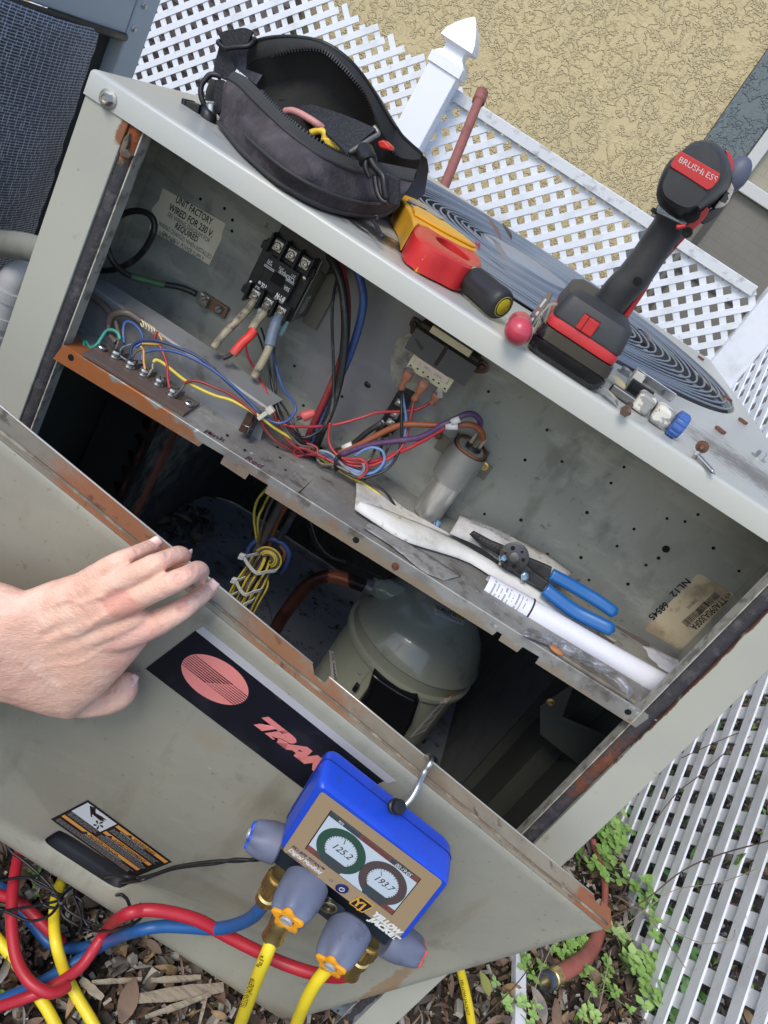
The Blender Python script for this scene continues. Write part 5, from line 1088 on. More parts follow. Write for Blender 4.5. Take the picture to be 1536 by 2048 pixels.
for (u0, u1, v, s_) in ((.375, .975, .04, '\u25b2 WARNING'), (.375, .93, .36, '\u25b2 AVERTISSEMENT'), (.02, .93, .66, '\u25b2 ADVERTENCIA')):
    wq(u0, v, u1, v + .085, m_wor); text(s_, wtl + wx * ((u0 + u1) / 2 * wL) - wy_ * ((v + .078) * wH) + pn_ * .0008, wx, wy_, .0046, m_wlb, wl, .03, align='CENTER')
def wt(s_, u, v, h): text(s_, wtl + wx * (u * wL) - wy_ * (v * wH) + pn_ * .0007, wx, wy_, h, m_wwh, wl, .0, sx=.85)
wt('ROTATING FAN BLADES!', .45, .175, .0026); wt('PALE DE VENTILATEUR EN ROTATION!', .42, .495, .0026); wt('\u00a1ASPAS DEL VENTILADOR GIRATORIAS!', .30, .795, .0026)
bm = B(); rr = random.Random(3)
for (ua, ub, va, vb) in ((.39, .95, .2, .33), (.39, .95, .52, .63), (.03, .93, .82, .95), (.03, .36, .5, .63)):
    v = va
    while v < vb:
        u = ua
        while u < ub - .04:
            w_ = rr.uniform(.015, .05)
            prism(bm, [wtl + wx * (a * wL) - wy_ * (b * wH) + pn_ * .0006 for a, b in ((u, v), (u + w_, v), (u + w_, v + .012), (u, v + .012))], pn_ * .00005); u += w_ + .008
        v += .033
obj('fine_print', bm, M('print_grey', (.22, .22, .23), .5), wl)
def wpoly(pts, nm): b = B(); prism(b, [wtl + wx * (u * wL) - wy_ * (v * wH) + pn_ * .0008 for u, v in pts], pn_ * .0001); obj(nm, b, m_wlb, wl)
WZ = lambda l: [((lambda p: ((p - wtl).dot(wx) / wL, -(p - wtl).dot(wy_) / wH))(pp(80 + a / 5.12, 1580 + b / 5.12)) ) for a, b in l]
wpoly(WZ([(515, 150), (575, 175), (575, 225), (640, 262), (690, 300), (650, 290), (670, 315), (620, 300), (640, 320), (540, 235), (540, 270), (525, 262)]), 'pictogram_hand')
for k in range(5):
    a_ = k * 1.2566; c_ = V((605, 345)); P = []
    for r_, da in ((8, 0), (38, .2), (58, .5), (50, .8), (28, .75)): P.append((c_.x + math.cos(a_ + da) * r_, c_.y + math.sin(a_ + da) * r_ * .85))
    wpoly(WZ(P), 'pictogram_blade')
# ================================================================ HANGING GAUGE
m_blue = M('royal_blue_plastic', (.018, .075, .60), .33, lay=[((.014, .055, .42), 30, .5, .75, .5), ((.08, .16, .6), 260, .66, .71, .5, (1, 5, 1)), ((.03, .06, .3), 60, .6, .7, .5)], bump=[(.08, 250, .0006)]); m_tan2 = M('tan_faceplate', (.36, .26, .155), .42); m_rub = M('slate_rubber', (.13, .15, .22), .5, lay=[((.19, .2, .26), 20, .5, .75, .5), ((.07, .075, .09), 45, .58, .7, .6)], bump=[(.08, 200, .0006)]); m_mblk = M('anodised_block', (.06, .085, .12), .3, .7)
gn = (pn_ + V((0, 0, .10))).normalized(); GO_ = PTR + pn_ * .072
def gp(px, py, off=0): return on(px, py, GO_ + gn * off, gn)
gau = empty('digital_manifold_gauge', gp(740, 1840, -.02), 'blue digital refrigerant gauge with a lit screen and grey knobs hooked on the panel', 'gauge')
def rquad(c4, r, k=5):
    out = []
    for i in range(4):
        p, a, b = c4[i], c4[i - 1], c4[(i + 1) % 4]; da, db = (a - p).normalized(), (b - p).normalized()
        p0, p1 = p + da * r, p + db * r
        for j in range(k + 1):
            t = j / k; out.append((1 - t) ** 2 * p0 + 2 * t * (1 - t) * p + t * t * p1)
    return out
F4 = [gp(638, 1564), gp(902, 1768), gp(808, 1886), gp(555, 1696)]
fc4 = sum(F4, V()) / 4
def g4(sc, off): return [fc4 + (p - fc4) * sc + gn * off for p in F4]
bm = B(); loft(bm, [rquad(g4(.6, .0), .004), rquad(g4(.955, .0), .006), rquad(g4(.985, -.002), .008), rquad(g4(1.0, -.006), .009), rquad(g4(1.012, -.022), .010), rquad(g4(1.0, -.037), .011), rquad(g4(.97, -.041), .012), rquad(g4(.5, -.041), .01)]); obj('case', bm, m_blue, gau, smooth='auto')
bm = B(); q1, q2 = rquad(g4(1.0185, -.0395), .0102), rquad(g4(1.013, -.041), .0102); tube(bm, rquad(g4(1.010, -.0275), .0102), .0007, 6, smooth=False, closed=True); obj('seam', bm, M('seam_navy', (.008, .02, .15), .5), gau)
ez2 = V((0, 0, .012)); bm = B(); loft(bm, [[p - ez2 for p in rquad(g4(.93, -.0415), .012)], [p - ez2 * 1.6 for p in rquad(g4(.86, -.058), .014)], [p - ez2 * 1.7 for p in rquad(g4(.8, -.062), .014)]]); obj('back_cover', bm, M('light_grey_rubber', (.3, .31, .33), .55), gau, smooth='auto')
T4 = [gp(643, 1582, .0004), gp(886, 1763, .0004), gp(797, 1877, .0004), gp(565, 1700, .0004)]
bm = B(); prism(bm, rquad(T4, .004), gn * .0005); fp = obj('faceplate', bm, m_tan2, gau)
S4 = [gp(663, 1623, .0012), gp(840, 1758, .0012), gp(783, 1829, .0012), gp(612, 1698, .0012)]
scr = empty('screen', sum(S4, V()) / 4, parent=gau)
bm = B(); prism(bm, [sum(S4, V()) / 4 + (p - sum(S4, V()) / 4) * 1.02 for p in S4], -gn * .0004); obj('bezel', bm, m_black, scr)
def smat(n, c, e): 
    m_ = M('screen_' + n, c, .15); p_ = m_.node_tree.nodes['Principled BSDF']; p_.inputs['Emission Color'].default_value = (*c, 1); p_.inputs['Emission Strength'].default_value = e; return m_
s_bg, s_dk, s_gr, s_br, s_rd = smat('white', (.42, .49, .56), .16), smat('dark', (.045, .055, .065), .15), smat('green', (.028, .07, .05), .15), smat('brown', (.075, .055, .055), .15), smat('red', (.17, .055, .045), .15)
def scpt(u, v, o=0): return (S4[0] * (1 - u) + S4[1] * u) * (1 - v) + (S4[3] * (1 - u) + S4[2] * u) * v + gn * o
def sq_(u0, v0, u1, v1, mt, o, nm='segment'): b = B(); prism(b, [scpt(u, v, o) for u, v in ((u0, v0), (u1, v0), (u1, v1), (u0, v1))], gn * .00006); return obj(nm, b, mt, scr)
sq_(0, 0, 1, 1, s_bg, .0001, 'display'); sq_(0, 0, 1, .1, s_dk, .0002, 'status_bar'); sq_(.33, 0, .68, .1, s_rd, .0003, 'title_bar'); sq_(0, .88, .25, 1, s_rd, .0002); sq_(.76, .88, 1, 1, s_rd, .0002); sq_(.93, 0, 1, .1, s_rd, .0003)
sw_, sh_ = (S4[1] - S4[0]).length, (S4[3] - S4[0]).length
sx_ = (S4[1] - S4[0]).normalized(); sy_ = (S4[0] - S4[3]).normalized()
for uc, mt in ((.27, s_gr), (.75, s_br)):
    c = scpt(uc, .56, .0003); ro, ri = sh_ * .455, sh_ * .30
    bm = B(); loft(bm, [[c + sx_ * (math.cos(t) * q) + sy_ * (math.sin(t) * q) for t in [math.pi * i / 24 for i in range(48)]] for q in (ro, ri)], cap=False); obj('dial_ring', bm, mt, scr)
    bm = B()
    for i in range(26):
        t = -.6 + i * (math.pi + 1.2) / 25; d_ = sx_ * math.cos(t) + sy_ * math.sin(t); e_ = sx_ * -math.sin(t) + sy_ * math.cos(t); obox(bm, c + d_ * (ri + .0) + gn * .0001, d_, e_, gn, .0022 if i % 5 else .004, .0007, .0001)
    obj('dial_ticks', bm, s_dk, scr)
    bm = B(); prism(bm, [c + sx_ * a * sh_ + sy_ * b * sh_ + gn * .0002 for a, b in ((-.26, -.22), (.26, -.22), (.2, -.44), (-.2, -.44))], gn * .00005); obj('dial_foot', bm, s_dk, scr)
    d_ = (sx_ * (-.2 if uc < .5 else -.75) + sy_).normalized(); bm = B(); obox(bm, c + d_ * (ri * .82) + gn * .0004, d_, sx_, gn, .007, .0006, .0001); obj('needle', bm, m_ink, scr)
def stx(s, u, v, h, mt, al='CENTER', b=0): text(s, scpt(u, v, .0006), sx_, sy_, h, mt, scr, b, align=al, sx=.9)
stx('125.2', .27, .60, .0078, m_ink); stx('193.7', .75, .60, .0078, m_ink); stx('Pressure/Temp', .5, .078, .0042, s_dk); stx('00:19:05', .82, .085, .0044, m_wink); stx('90%', .12, .08, .003, m_wink); stx('Single', .12, .97, .004, s_dk); stx('Menu', .88, .97, .004, s_dk)
def ft(s, p0, p1, h, mt, b=0, sx=1): A_, B2 = gp(*p0, .0012), gp(*p1, .0012); ex = (B2 - A_).normalized(); text(s, A_, ex, gn.cross(ex), h, mt, gau, b, fit=(B2 - A_).length)
m_navy = M('navy_ink', (.015, .02, .12), .5)
ft('P51-870 TITAN\u2122', (582, 1694), (645, 1741), .0036, m_navy, .03, 1.05); ft('Digital Manifold', (576, 1701), (639, 1748), .0046, m_wink, .04, .84); ft('REFRIGERATION  |  MADE IN USA', (572, 1707), (634, 1753), .0022, m_navy, 0, .9)
ft('YELLOW', (744, 1829), (800, 1872), .0066, m_wink, .12); ft('JACKET', (738, 1840), (795, 1884), .0066, m_wink, .12)
c = gp(723, 1809, .0012); bx = (gp(744, 1824, .0012) - gp(710, 1799, .0012)).normalized(); by = gn.cross(bx)
bm = B(); prism(bm, rquad([c + bx * a + by * b for a, b in ((-.0085, .0082), (.0085, .0082), (.0085, -.0082), (-.0085, -.0082))], .0015, 2), gn * .0002); obj('logo_frame', bm, M('logo_amber', (.7, .36, .03), .45), gau)
bm = B(); prism(bm, rquad([c + gn * .0003 + bx * a + by * b for a, b in ((-.0072, .0069), (.0072, .0069), (.0072, -.0069), (-.0072, -.0069))], .001, 2), gn * .0001); obj('logo_field', bm, M('logo_black', (.01, .01, .03), .4), gau)
text('YJ', c + gn * .0006 - by * .0052 - bx * .0006, bx, by, .0098, M('logo_amber', (0,) * 3), gau, .05, align='CENTER', shear=-.25)
c = gp(684, 1777, .0012); bm = B(); lathe(bm, c, gn, [(0, .0062), (.0006, .006), (.0006, .0001)], 24); obj('power_button', bm, m_navy, gau)
bm = B(); tube(bm, [c + gn * .001 + bx * math.cos(t) * .0024 + by * math.sin(t) * .0024 for t in [math.pi * (.62 + i * .11) for i in range(17)]], .0003, 5, 2); cyl(bm, c + gn * .001 + by * .0006, c + gn * .001 + by * .003, .0003, 5); obj('power_symbol', bm, m_wink, gau)
bm = B(); lathe(bm, gp(662, 1760, .001), gn, [(0, .002), (.0005, .002), (.0006, .0001)], 12); obj('indicator_lamp', bm, m_gink, gau)
# hook
bm = B(); P0 = gp(795, 1617, -.02) + gn * .003; P0 = gp(793, 1613, -.022)
hk = [P0, gp(806, 1612, -.03), gp(822, 1597, -.036), gp(836, 1572, -.045), gp(848, 1545, -.058), pp(855, 1527, -.002) + pez * .004, pp(851, 1517, -.018) + pez * .005, pp(842, 1517, -.034) + pez * .001, pp(838, 1528, -.04)]
tube(bm, hk, .0026, 10, 5); obj('hook', bm, M('aluminium_rod', (.62, .62, .6), .32, 1), gau, smooth=True)
bm = B(); lathe(bm, P0 - gn.cross(pex).normalized() * -.0, (pez * .8 + gn * .4), [(-.004, .0065), (-.001, .0068), (0, .0055), (.003, .0055), (.0045, .0065), (.006, .006), (.0068, .003), (.0068, .0001)], 16); obj('hook_grommet', bm, m_black, gau, smooth='auto')
# manifold block
bm = B(); b4 = [gp(545, 1722, -.02), gp(795, 1905, -.02), gp(780, 1920, -.02), gp(532, 1745, -.02)]
for p_ in (): pass
loft(bm, [rquad([gp(552, 1690, -.02), gp(785, 1862, -.02), gp(770, 1892, -.02), gp(538, 1718, -.02)], .004, 3), rquad([gp(552, 1690, -.05), gp(785, 1862, -.05), gp(770, 1892, -.05), gp(538, 1718, -.05)], .004, 3)]); obj('manifold_block', bm, m_mblk, gau, bev=.001)
bm = B(); loft(bm, [rquad([gp(635, 1776, -.004), gp(694, 1820, -.004), gp(664, 1848, -.004), gp(618, 1812, -.004)], .006, 4), rquad([gp(635, 1776, -.03), gp(694, 1820, -.03), gp(664, 1848, -.03), gp(618, 1812, -.03)], .006, 4)]); obj('sight_glass_boss', bm, m_mblk, gau, bev=.001)
c = gp(658, 1812, -.0035); bm = B(); lathe(bm, c, gn, [(0, .0083), (.002, .0083), (.0025, .0075), (.0022, .0062), (-.001, .0058), (-.001, .0001)], 26); obj('sight_glass', bm, M('sight_glass_brass', (.35, .28, .17), .3, .9), gau, smooth='auto')
bm = B(); lathe(bm, c, gn, [(-.0008, .0056), (.0012, .0054), (.0016, .0001)], 20); obj('sight_lens', bm, M('dark_lens', (.02, .02, .018), .08, coat=1), gau, smooth=True)
# knobs
m_ocap = M('orange_cap', (.85, .36, .02), .38)
def knob(pa, oa, pb, ob, r, cap, name='knob'):
    A_, B2 = gp(*pa, oa), gp(*pb, ob); D_ = B2 - A_; L_ = D_.length; D_.normalize(); a, b = basis(D_)
    kn = empty(name, A_, parent=gau)
    rings = []
    prof = [(0, .55, 0), (0, .9, 0), (.06, .99, 0), (.3, 1.0, 0), (.5, .99, .03), (.7, .95, .1), (.88, .88, .17), (.97, .8, .2), (1, .7, .2)]
    for t, q, f_ in prof:
        rg = []
        for i in range(60):
            th = 2 * math.pi * i / 60; lobe = .5 + .5 * math.cos(5 * th)
            rg.append(A_ + D_ * (L_ * t) + (a * math.cos(th) + b * math.sin(th)) * r * q * (1 - f_ * (1 - lobe)))
        rings.append(rg)
    bm = B(); loft(bm, rings); obj('grip', bm, m_rub, kn, smooth='auto')
    if cap:
        bm = B(); rs = []
        for t, q in ((-.03, .74), (.04, .74), (.06, .68), (.06, .36), (.0, .32), (.0, .001)):
            rs.append([B2 + D_ * (L_ * t) + (a * math.cos(th) + b * math.sin(th)) * r * q * (1 - (.3 * (.5 - .5 * math.cos(5 * th)) if q > .5 else 0)) for th in [2 * math.pi * i / 60 for i in range(60)]])
        loft(bm, rs); obj('cap', bm, cap, kn, smooth='auto')
        bm = B(); lathe(bm, B2 + D_ * (L_ * .005), D_, [(0, r * .27), (.0025, r * .27), (.0035, r * .2), (.0028, r * .08), (.0028, .0001)], 16); obj('screw', bm, M('pale_screw', (.6, .62, .64), .35, .5), kn, smooth='auto')
    return kn
knob((615, 1762), -.006, (575, 1838), .032, .0215, m_ocap); knob((704, 1850), -.006, (662, 1930), .032, .0215, m_ocap)
k1 = knob((560, 1690), -.03, (502, 1668), -.03, .0185, M('blue_cap', (.02, .1, .7), .4)); k4 = knob((772, 1874), -.03, (838, 1908), -.03, .0185, M('red_cap', (.7, .08, .07), .4))
# brass fittings
def fitting(pa, oa, pb, ob, r, knurl=True):
    A_, B2 = gp(*pa, oa), gp(*pb, ob); D_ = B2 - A_; L_ = D_.length; D_.normalize(); a, b = basis(D_); rs = []
    prof = [(0, .8), (.12, .85), (.13, 1), (.55, 1), (.57, .8), (.75, .78), (.8, .92), (1, .9)] if knurl else [(0, .8), (.1, 1), (.5, .95), (.75, .95), (.95, 1.05), (1, .9)]
    bm = B()
    for t, q in prof: rs.append([A_ + D_ * (L_ * t) + (a * math.cos(th) + b * math.sin(th)) * r * q * (1 + (.05 * (1 if i % 2 else -1) if knurl and .13 <= t <= .56 else 0)) for i, th in enumerate([2 * math.pi * i / 40 for i in range(40)])])
    loft(bm, rs); return obj('brass_fitting', bm, m_brass, gau, smooth='auto')
fitting((563, 1746), -.03, (530, 1800), -.028, .0115); fitting((570, 1825), -.02, (544, 1878), -.012, .0108, False); fitting((748, 1880), -.03, (716, 1925), -.03, .0115); fitting((715, 1925), -.03, (702, 1950), -.032, .0085, False)

# ================================================================ HOSES AND SENSOR LEADS
hy, hr_, hb = M('yellow_hose', (.80, .62, .03), .38, lay=[((.6, .47, .04), 14, .5, .75, .5)]), M('red_hose', (.42, .02, .035), .4, lay=[((.28, .015, .02), 14, .5, .75, .5)]), M('blue_hose', (.02, .10, .30), .4, lay=[((.012, .06, .2), 14, .5, .75, .5)])
def hose(P, mat, label, r=.0068, k=8, group=None):
    bm = B(); tube(bm, P, r, 16, k); return obj("hose", bm, mat, smooth=True, label=label, cat='hose', group=group)
G = lambda px, py, z: at(px, py, z=z)
h1p = [gp(556, 1852, -.016), gp(546, 1876, -.01), gp(532, 1912, .0), gp(512, 1962, .0), gp(490, 2022, -.01), gp(470, 2080, -.03), gp(445, 2160, -.06)]
hs1 = hose(h1p, hy, 'yellow charging hose screwed below the left orange-capped knob')
h2p = [gp(672, 1925, -.02), gp(655, 1938, -.018), gp(632, 1965, -.012), gp(608, 2010, -.01), gp(588, 2062, -.02), gp(560, 2150, -.05)]
hose(h2p, hy, 'yellow charging hose running down behind the right orange-capped knob')
hose([gp(532, 1798, -.028), gp(522, 1815, -.028), gp(503, 1835, -.035), gp(470, 1850, -.045), gp(430, 1857, -.052), gp(375, 1854, -.056), gp(320, 1853, -.056), gp(265, 1864, -.054), G(210, 1888, 0.076), G(150, 1925, 0.046), G(80, 1965, 0.036), G(0, 2002, 0.030), G(-60, 2030, 0.028)], hb, 'blue refrigerant hose sweeping from the gauge to the lower left ground')
hose([G(-60, 1740, 0.036), G(-10, 1768, 0.032), G(25, 1795, 0.028), G(60, 1840, 0.026), G(98, 1885, 0.026), G(140, 1896, 0.026), G(180, 1893, 0.028)], hb, 'short length of blue hose lying under the crossed red and yellow hoses')
hose([gp(702, 1948, -.034), gp(672, 1953, -.04), gp(625, 1946, -.044), gp(565, 1926, -.048), gp(510, 1900, -.05), gp(455, 1872, -.052), gp(400, 1842, -.05), gp(345, 1826, -.046), gp(290, 1820, -.04), gp(245, 1832, -.036), G(215, 1858, 0.106), G(190, 1895, 0.076), G(160, 1935, 0.061), G(110, 1970, 0.051), G(50, 1996, 0.036), G(-20, 2018, 0.030)], hr_, 'red refrigerant hose arching across the panel front to the ground')
hose([G(48, 1690, 0.066), G(40, 1702, 0.071), G(30, 1745, 0.076), G(24, 1800, 0.076), G(24, 1860, 0.071), G(34, 1920, 0.066), G(58, 1962, 0.066), G(92, 1984, 0.066), G(118, 1982, 0.064), G(135, 1972, 0.062)], hr_, 'red hose bent in an upright loop at the far left edge')
hose([G(-60, 1772, 0.051), G(-10, 1787, 0.051), G(30, 1800, 0.051), G(62, 1825, 0.050), G(100, 1862, 0.046), G(125, 1885, 0.036)], hr_, 'short red hose passing beneath the yellow hose at far left')
hose([G(128, 1755, 0.036), G(120, 1770, 0.066), G(112, 1795, 0.071), G(108, 1840, 0.071), G(113, 1890, 0.071), G(130, 1945, 0.046), G(155, 1995, 0.036), G(185, 2045, 0.031), G(220, 2110, 0.028)], hy, 'yellow hose crossing over the blue hose beside the cable tangle')
hose([G(-50, 1830, 0.036), G(-5, 1878, 0.036), G(30, 1922, 0.032), G(65, 1975, 0.028), G(98, 2025, 0.028), G(130, 2090, 0.028)], hy, 'yellow hose cutting across the bottom left corner')
ORH = hose([G(915, 1900, 0.036), G(920, 1935, 0.036), G(932, 1985, 0.034), G(942, 2040, 0.032), G(950, 2110, 0.032)], hy, 'yellow hose on the litter below the panel corner')
hy_, h3_ = None, G(924, 1975, .055)
text('YELLOW JACKET', G(920, 1958, .0445), (G(930, 2010, .044) - G(920, 1958, .044)).normalized(), X, .0058, m_ink, ORH, .01, sx=.86)
# print along the yellow hose
def along(s, pa, pb, h, off, r=.0069):
    A_, B2 = gp(*pa, off), gp(*pb, off); ex = (B2 - A_).normalized(); n_ = (CAM - (A_ + B2) / 2); n_ = (n_ - ex * n_.dot(ex)).normalized(); ey = n_.cross(ex)
    text(s, (A_ + n_ * (r + .0002)) - ey * h * .5, ex, ey, h, m_ink, hs1, .01, sx=.86)
along('YELLOW JACKET\u00ae', (490, 2002), (520, 1922), .0058, .0); along('Plus II\u2122', (522, 1921), (537, 1888), .0052, .0)
def cable(P, r=.0018, k=7): 
    bm = B(); tube(bm, P, r, 8, k); return bm
sl = empty('sensor_leads', G(140, 1800, .02), 'tangled thin black sensor leads trailing from the gauge to the left ground', 'cable')
cp_ = lambda *l: [gp(a, b, -.055 + .0 * (b % 2)) if (a > 235) else G(a, b, .098) for a, b in l]
for P in (cp_((548, 1708), (520, 1716), (480, 1722), (440, 1722), (400, 1726), (350, 1734), (310, 1748), (275, 1756), (240, 1752), (190, 1758), (150, 1772), (128, 1788), (122, 1800)),
          cp_((548, 1714), (510, 1720), (470, 1719), (430, 1727), (390, 1731), (345, 1738), (305, 1752), (270, 1763), (220, 1766), (170, 1768), (140, 1776), (126, 1790), (122, 1802)),
          cp_((122, 1800), (135, 1820), (165, 1838), (200, 1852), (235, 1857), (262, 1850), (262, 1825), (255, 1800), (243, 1789)), cp_((243, 1789), (225, 1793), (205, 1812), (194, 1838), (200, 1850), (215, 1855)),
          cp_((122, 1805), (125, 1830), (150, 1848), (190, 1862), (240, 1856), (275, 1842), (285, 1825), (280, 1808)), cp_((145, 1790), (158, 1820), (163, 1850), (155, 1868)), cp_((150, 1792), (165, 1805), (165, 1830), (175, 1850), (185, 1845)),
          cp_((120, 1800), (112, 1815), (92, 1812), (82, 1800), (92, 1790), (110, 1792), (118, 1800), (90, 1808), (50, 1815), (10, 1822), (-20, 1830)), cp_((122, 1800), (100, 1830), (60, 1842), (20, 1826), (-20, 1810)),
          cp_((120, 1798), (90, 1770), (50, 1755), (0, 1762), (-30, 1772)), cp_((120, 1795), (85, 1755), (45, 1720), (20, 1700), (0, 1660)), cp_((120, 1790), (60, 1757), (100, 1750)), ):
    obj('lead', cable(P), m_black, sl, smooth=True)
bm = cable([G(124, 1790, .1), G(118, 1798, .1), G(122, 1808, .1), G(130, 1800, .102)], .003); obj('tie_knot', bm, m_black, sl, smooth=True)
# ================================================================ TOOLS ON THE LID
ZL = ZT + .0005
def grid(bm, rows, closed=False):
    return loft(bm, rows, cap=False, closed=closed)
def zpt(o, s): return lambda a, b: (o[0] + a / s, o[1] + b / s)
# ---- tool bag
bz = zpt((340, 50), 2.844)
m_fab = M('charcoal_purple_canvas', (.08, .07, .078), .92, spec=.25, lay=[((.045, .038, .042), 14, .4, .62, .9), ((.14, .125, .13), 26, .52, .72, .6)], bump=[(.6, 420, .0012), (.8, 12, .014), (.5, 34, .005)])
m_web = M('black_webbing', (.014, .015, .02), .75, lay=[((.035, .036, .042), 400, .45, .6, .7)], bump=[(.6, 700, .0006)]); m_fab2 = M('faded_grey_fabric', (.045, .045, .043), .85, lay=[((.03, .03, .03), 20, .4, .65, .7)], bump=[(.3, 400, .0008)])
m_lin = M('dark_lining', (.014, .013, .012), .9, lay=[((.03, .027, .024), 12, .45, .7, .8)], bump=[(.5, 14, .008)])
def cur(l, n=40): 
    P = spline([V((a, b, 0)) for a, b in l], 8); L_ = [0]
    for a, b in zip(P, P[1:]): L_.append(L_[-1] + (b - a).length)
    out = []
    for i in range(n):
        t = L_[-1] * i / (n - 1); j = max(k for k in range(len(L_)) if L_[k] <= t + 1e-9); j = min(j, len(P) - 2)
        f_ = (t - L_[j]) / max(1e-9, L_[j + 1] - L_[j]); out.append(P[j].lerp(P[j + 1], f_))
    return [(p.x, p.y) for p in out]
NB = 40
c1 = cur([(275, 555), (330, 620), (400, 705), (500, 800), (600, 885), (700, 950), (800, 1005), (900, 1045), (1000, 1072), (1100, 1085), (1200, 1082), (1262, 1052), (1300, 1020)])
c2 = cur([(335, 302), (400, 345), (470, 415), (560, 505), (650, 590), (750, 670), (850, 740), (950, 790), (1050, 828), (1120, 838), (1200, 850), (1290, 868), (1385, 885)])
c3 = cur([(362, 262), (430, 295), (500, 360), (580, 445), (660, 522), (750, 595), (850, 665), (950, 720), (1040, 760), (1080, 770), (1180, 778), (1290, 800), (1405, 822)])
c4 = cur([(438, 268), (455, 215), (520, 190), (610, 165), (700, 140), (800, 133), (880, 150), (960, 215), (1050, 310), (1120, 410), (1180, 560), (1240, 670), (1300, 745), (1370, 765), (1425, 762)])
c5 = cur([(432, 250), (438, 165), (480, 100), (560, 75), (680, 68), (800, 82), (900, 115), (1000, 185), (1080, 270), (1160, 385), (1235, 510), (1310, 620), (1370, 680), (1410, 715), (1432, 738)])
def yb(i): 
    t = i / (NB - 1); return .06 + (-.045 * math.sin(t * math.pi * .8)) + .12 * max(0, t - .55) ** 1.2 * 1.5 + (.05 * (1 - t) ** 3)
C1 = []; C2 = []; C3 = []; C4 = []; C5 = []
for i in range(NB):
    p = at(*bz(*c1[i]), z=ZL + .004); y0_ = min(p.y, yb(i) + .06)
    p = at(*bz(*c1[i]), y=y0_); C1.append(p)
    C2.append(at(*bz(*c2[i]), y=y0_ + .014)); C3.append(at(*bz(*c3[i]), y=y0_ + .03))
    C4.append(at(*bz(*c4[i]), y=y0_ + .085 + .02 * math.sin(math.pi * i / (NB - 1)))); C5.append(at(*bz(*c5[i]), y=y0_ + .10 + .02 * math.sin(math.pi * i / (NB - 1))))
bag = empty('tool_bag', V((-.27, .12, ZL)), 'open charcoal zippered tool bag with black straps slumped on the condenser lid', 'tool bag')
rows = []; KR = 12
for k in range(KR + 1):
    t = k / KR; r_ = []
    for i in range(NB):
        s = i / (NB - 1); p = C1[i].lerp(C2[i], t); d_ = (CAM - p).normalized()
        bul = math.sin(t * math.pi) * .012 + math.sin(t * 3.1) * .005 * mn.noise(V((s * 5, t * 1.5, 2))) * 2.2 + .004 * mn.noise(V((s * 11, t * 5, 7))) * math.sin(t * math.pi)
        r_.append(p + d_ * bul)
    rows.append(r_)
bm = B(); grid(bm, rows); obj('front_panel', bm, m_fab, bag, smooth=True)
bm = B(); grid(bm, [C2, [a.lerp(b, .5) - Y * .003 for a, b in zip(C2, C3)], C3]); obj('zipper_band', bm, m_fab2, bag, smooth=True)
bm = B(); tube(bm, C2, .0022, 8, 2); tube(bm, C1, .0026, 8, 2); tube(bm, [c + V((0, -.002, .013)) + (CAM - c).normalized() * .012 for c in C1[6:36]], .0018, 8, 2); obj('piping', bm, M('grey_piping', (.04, .038, .04), .7), bag, smooth=True)
bm = B(); grid(bm, [C4, [a.lerp(b, .5) - Y * .004 for a, b in zip(C4, C5)], C5]); obj('flap_band', bm, M('black_flap_band', (.022, .022, .021), .8, lay=[((.04, .04, .038), 20, .45, .7, .7)], bump=[(.3, 400, .0006)]), bag, smooth=True)
bk = [p + V((.006, .05, -.012)) for p in C5]; bk2 = [V((p.x + .01, p.y + .09, ZL + .03)) for p in C5]; bk3 = [V((p.x, p.y + .08, ZL + .002)) for p in C5]
bm = B(); grid(bm, [C5, [a.lerp(b, .5) + V((0, 0, .004)) for a, b in zip(C5, bk)], bk, bk2, bk3]); obj('flap_top', bm, M('flap_grey_canvas', (.16, .15, .16), .8, bump=[(.3, 500, .0006), (.4, 20, .004)]), bag, smooth=True)
bm = B(); tube(bm, C5, .0022, 8, 2); obj('piping', bm, m_black, bag, smooth=True)
inn = [V((p.x, p.y + .02, max(ZL + .012, p.z - .05))) for p in C4]; fl = [V((p.x, p.y + .0, ZL + .006)) for p in C3]
bm = B(); grid(bm, [[p + V((0, .001, -.001)) for p in C4], [a.lerp(b, .5) + V((0, .02, .0)) for a, b in zip(C4, inn)], inn, [V((p.x, p.y, ZL + .006)) for p in inn], fl, [p + V((0, .001, -.001)) for p in C3]]); obj('lining', bm, m_lin, bag, smooth=True)
def teeth(C, par, a, b, mat):
    P = spline(C[a:b], 4); bm = B(); acc = 0; last = P[0]; k = 0
    for p, q in zip(P, P[1:]):
        acc += (q - p).length
        if acc > .0026:
            acc = 0; d_ = (q - p).normalized(); n_ = (CAM - p).normalized(); e_ = d_.cross(n_).normalized(); obox(bm, p + n_ * .0008, d_, e_, n_, .0013, .0042, .0014)
    obj('zipper_teeth', bm, mat, bag)
teeth(C3, bag, 6, 29, M('zip_teeth', (.07, .07, .075), .35, .3)); teeth(C4, bag, 5, 36, M('zip_teeth', (0,) * 3))
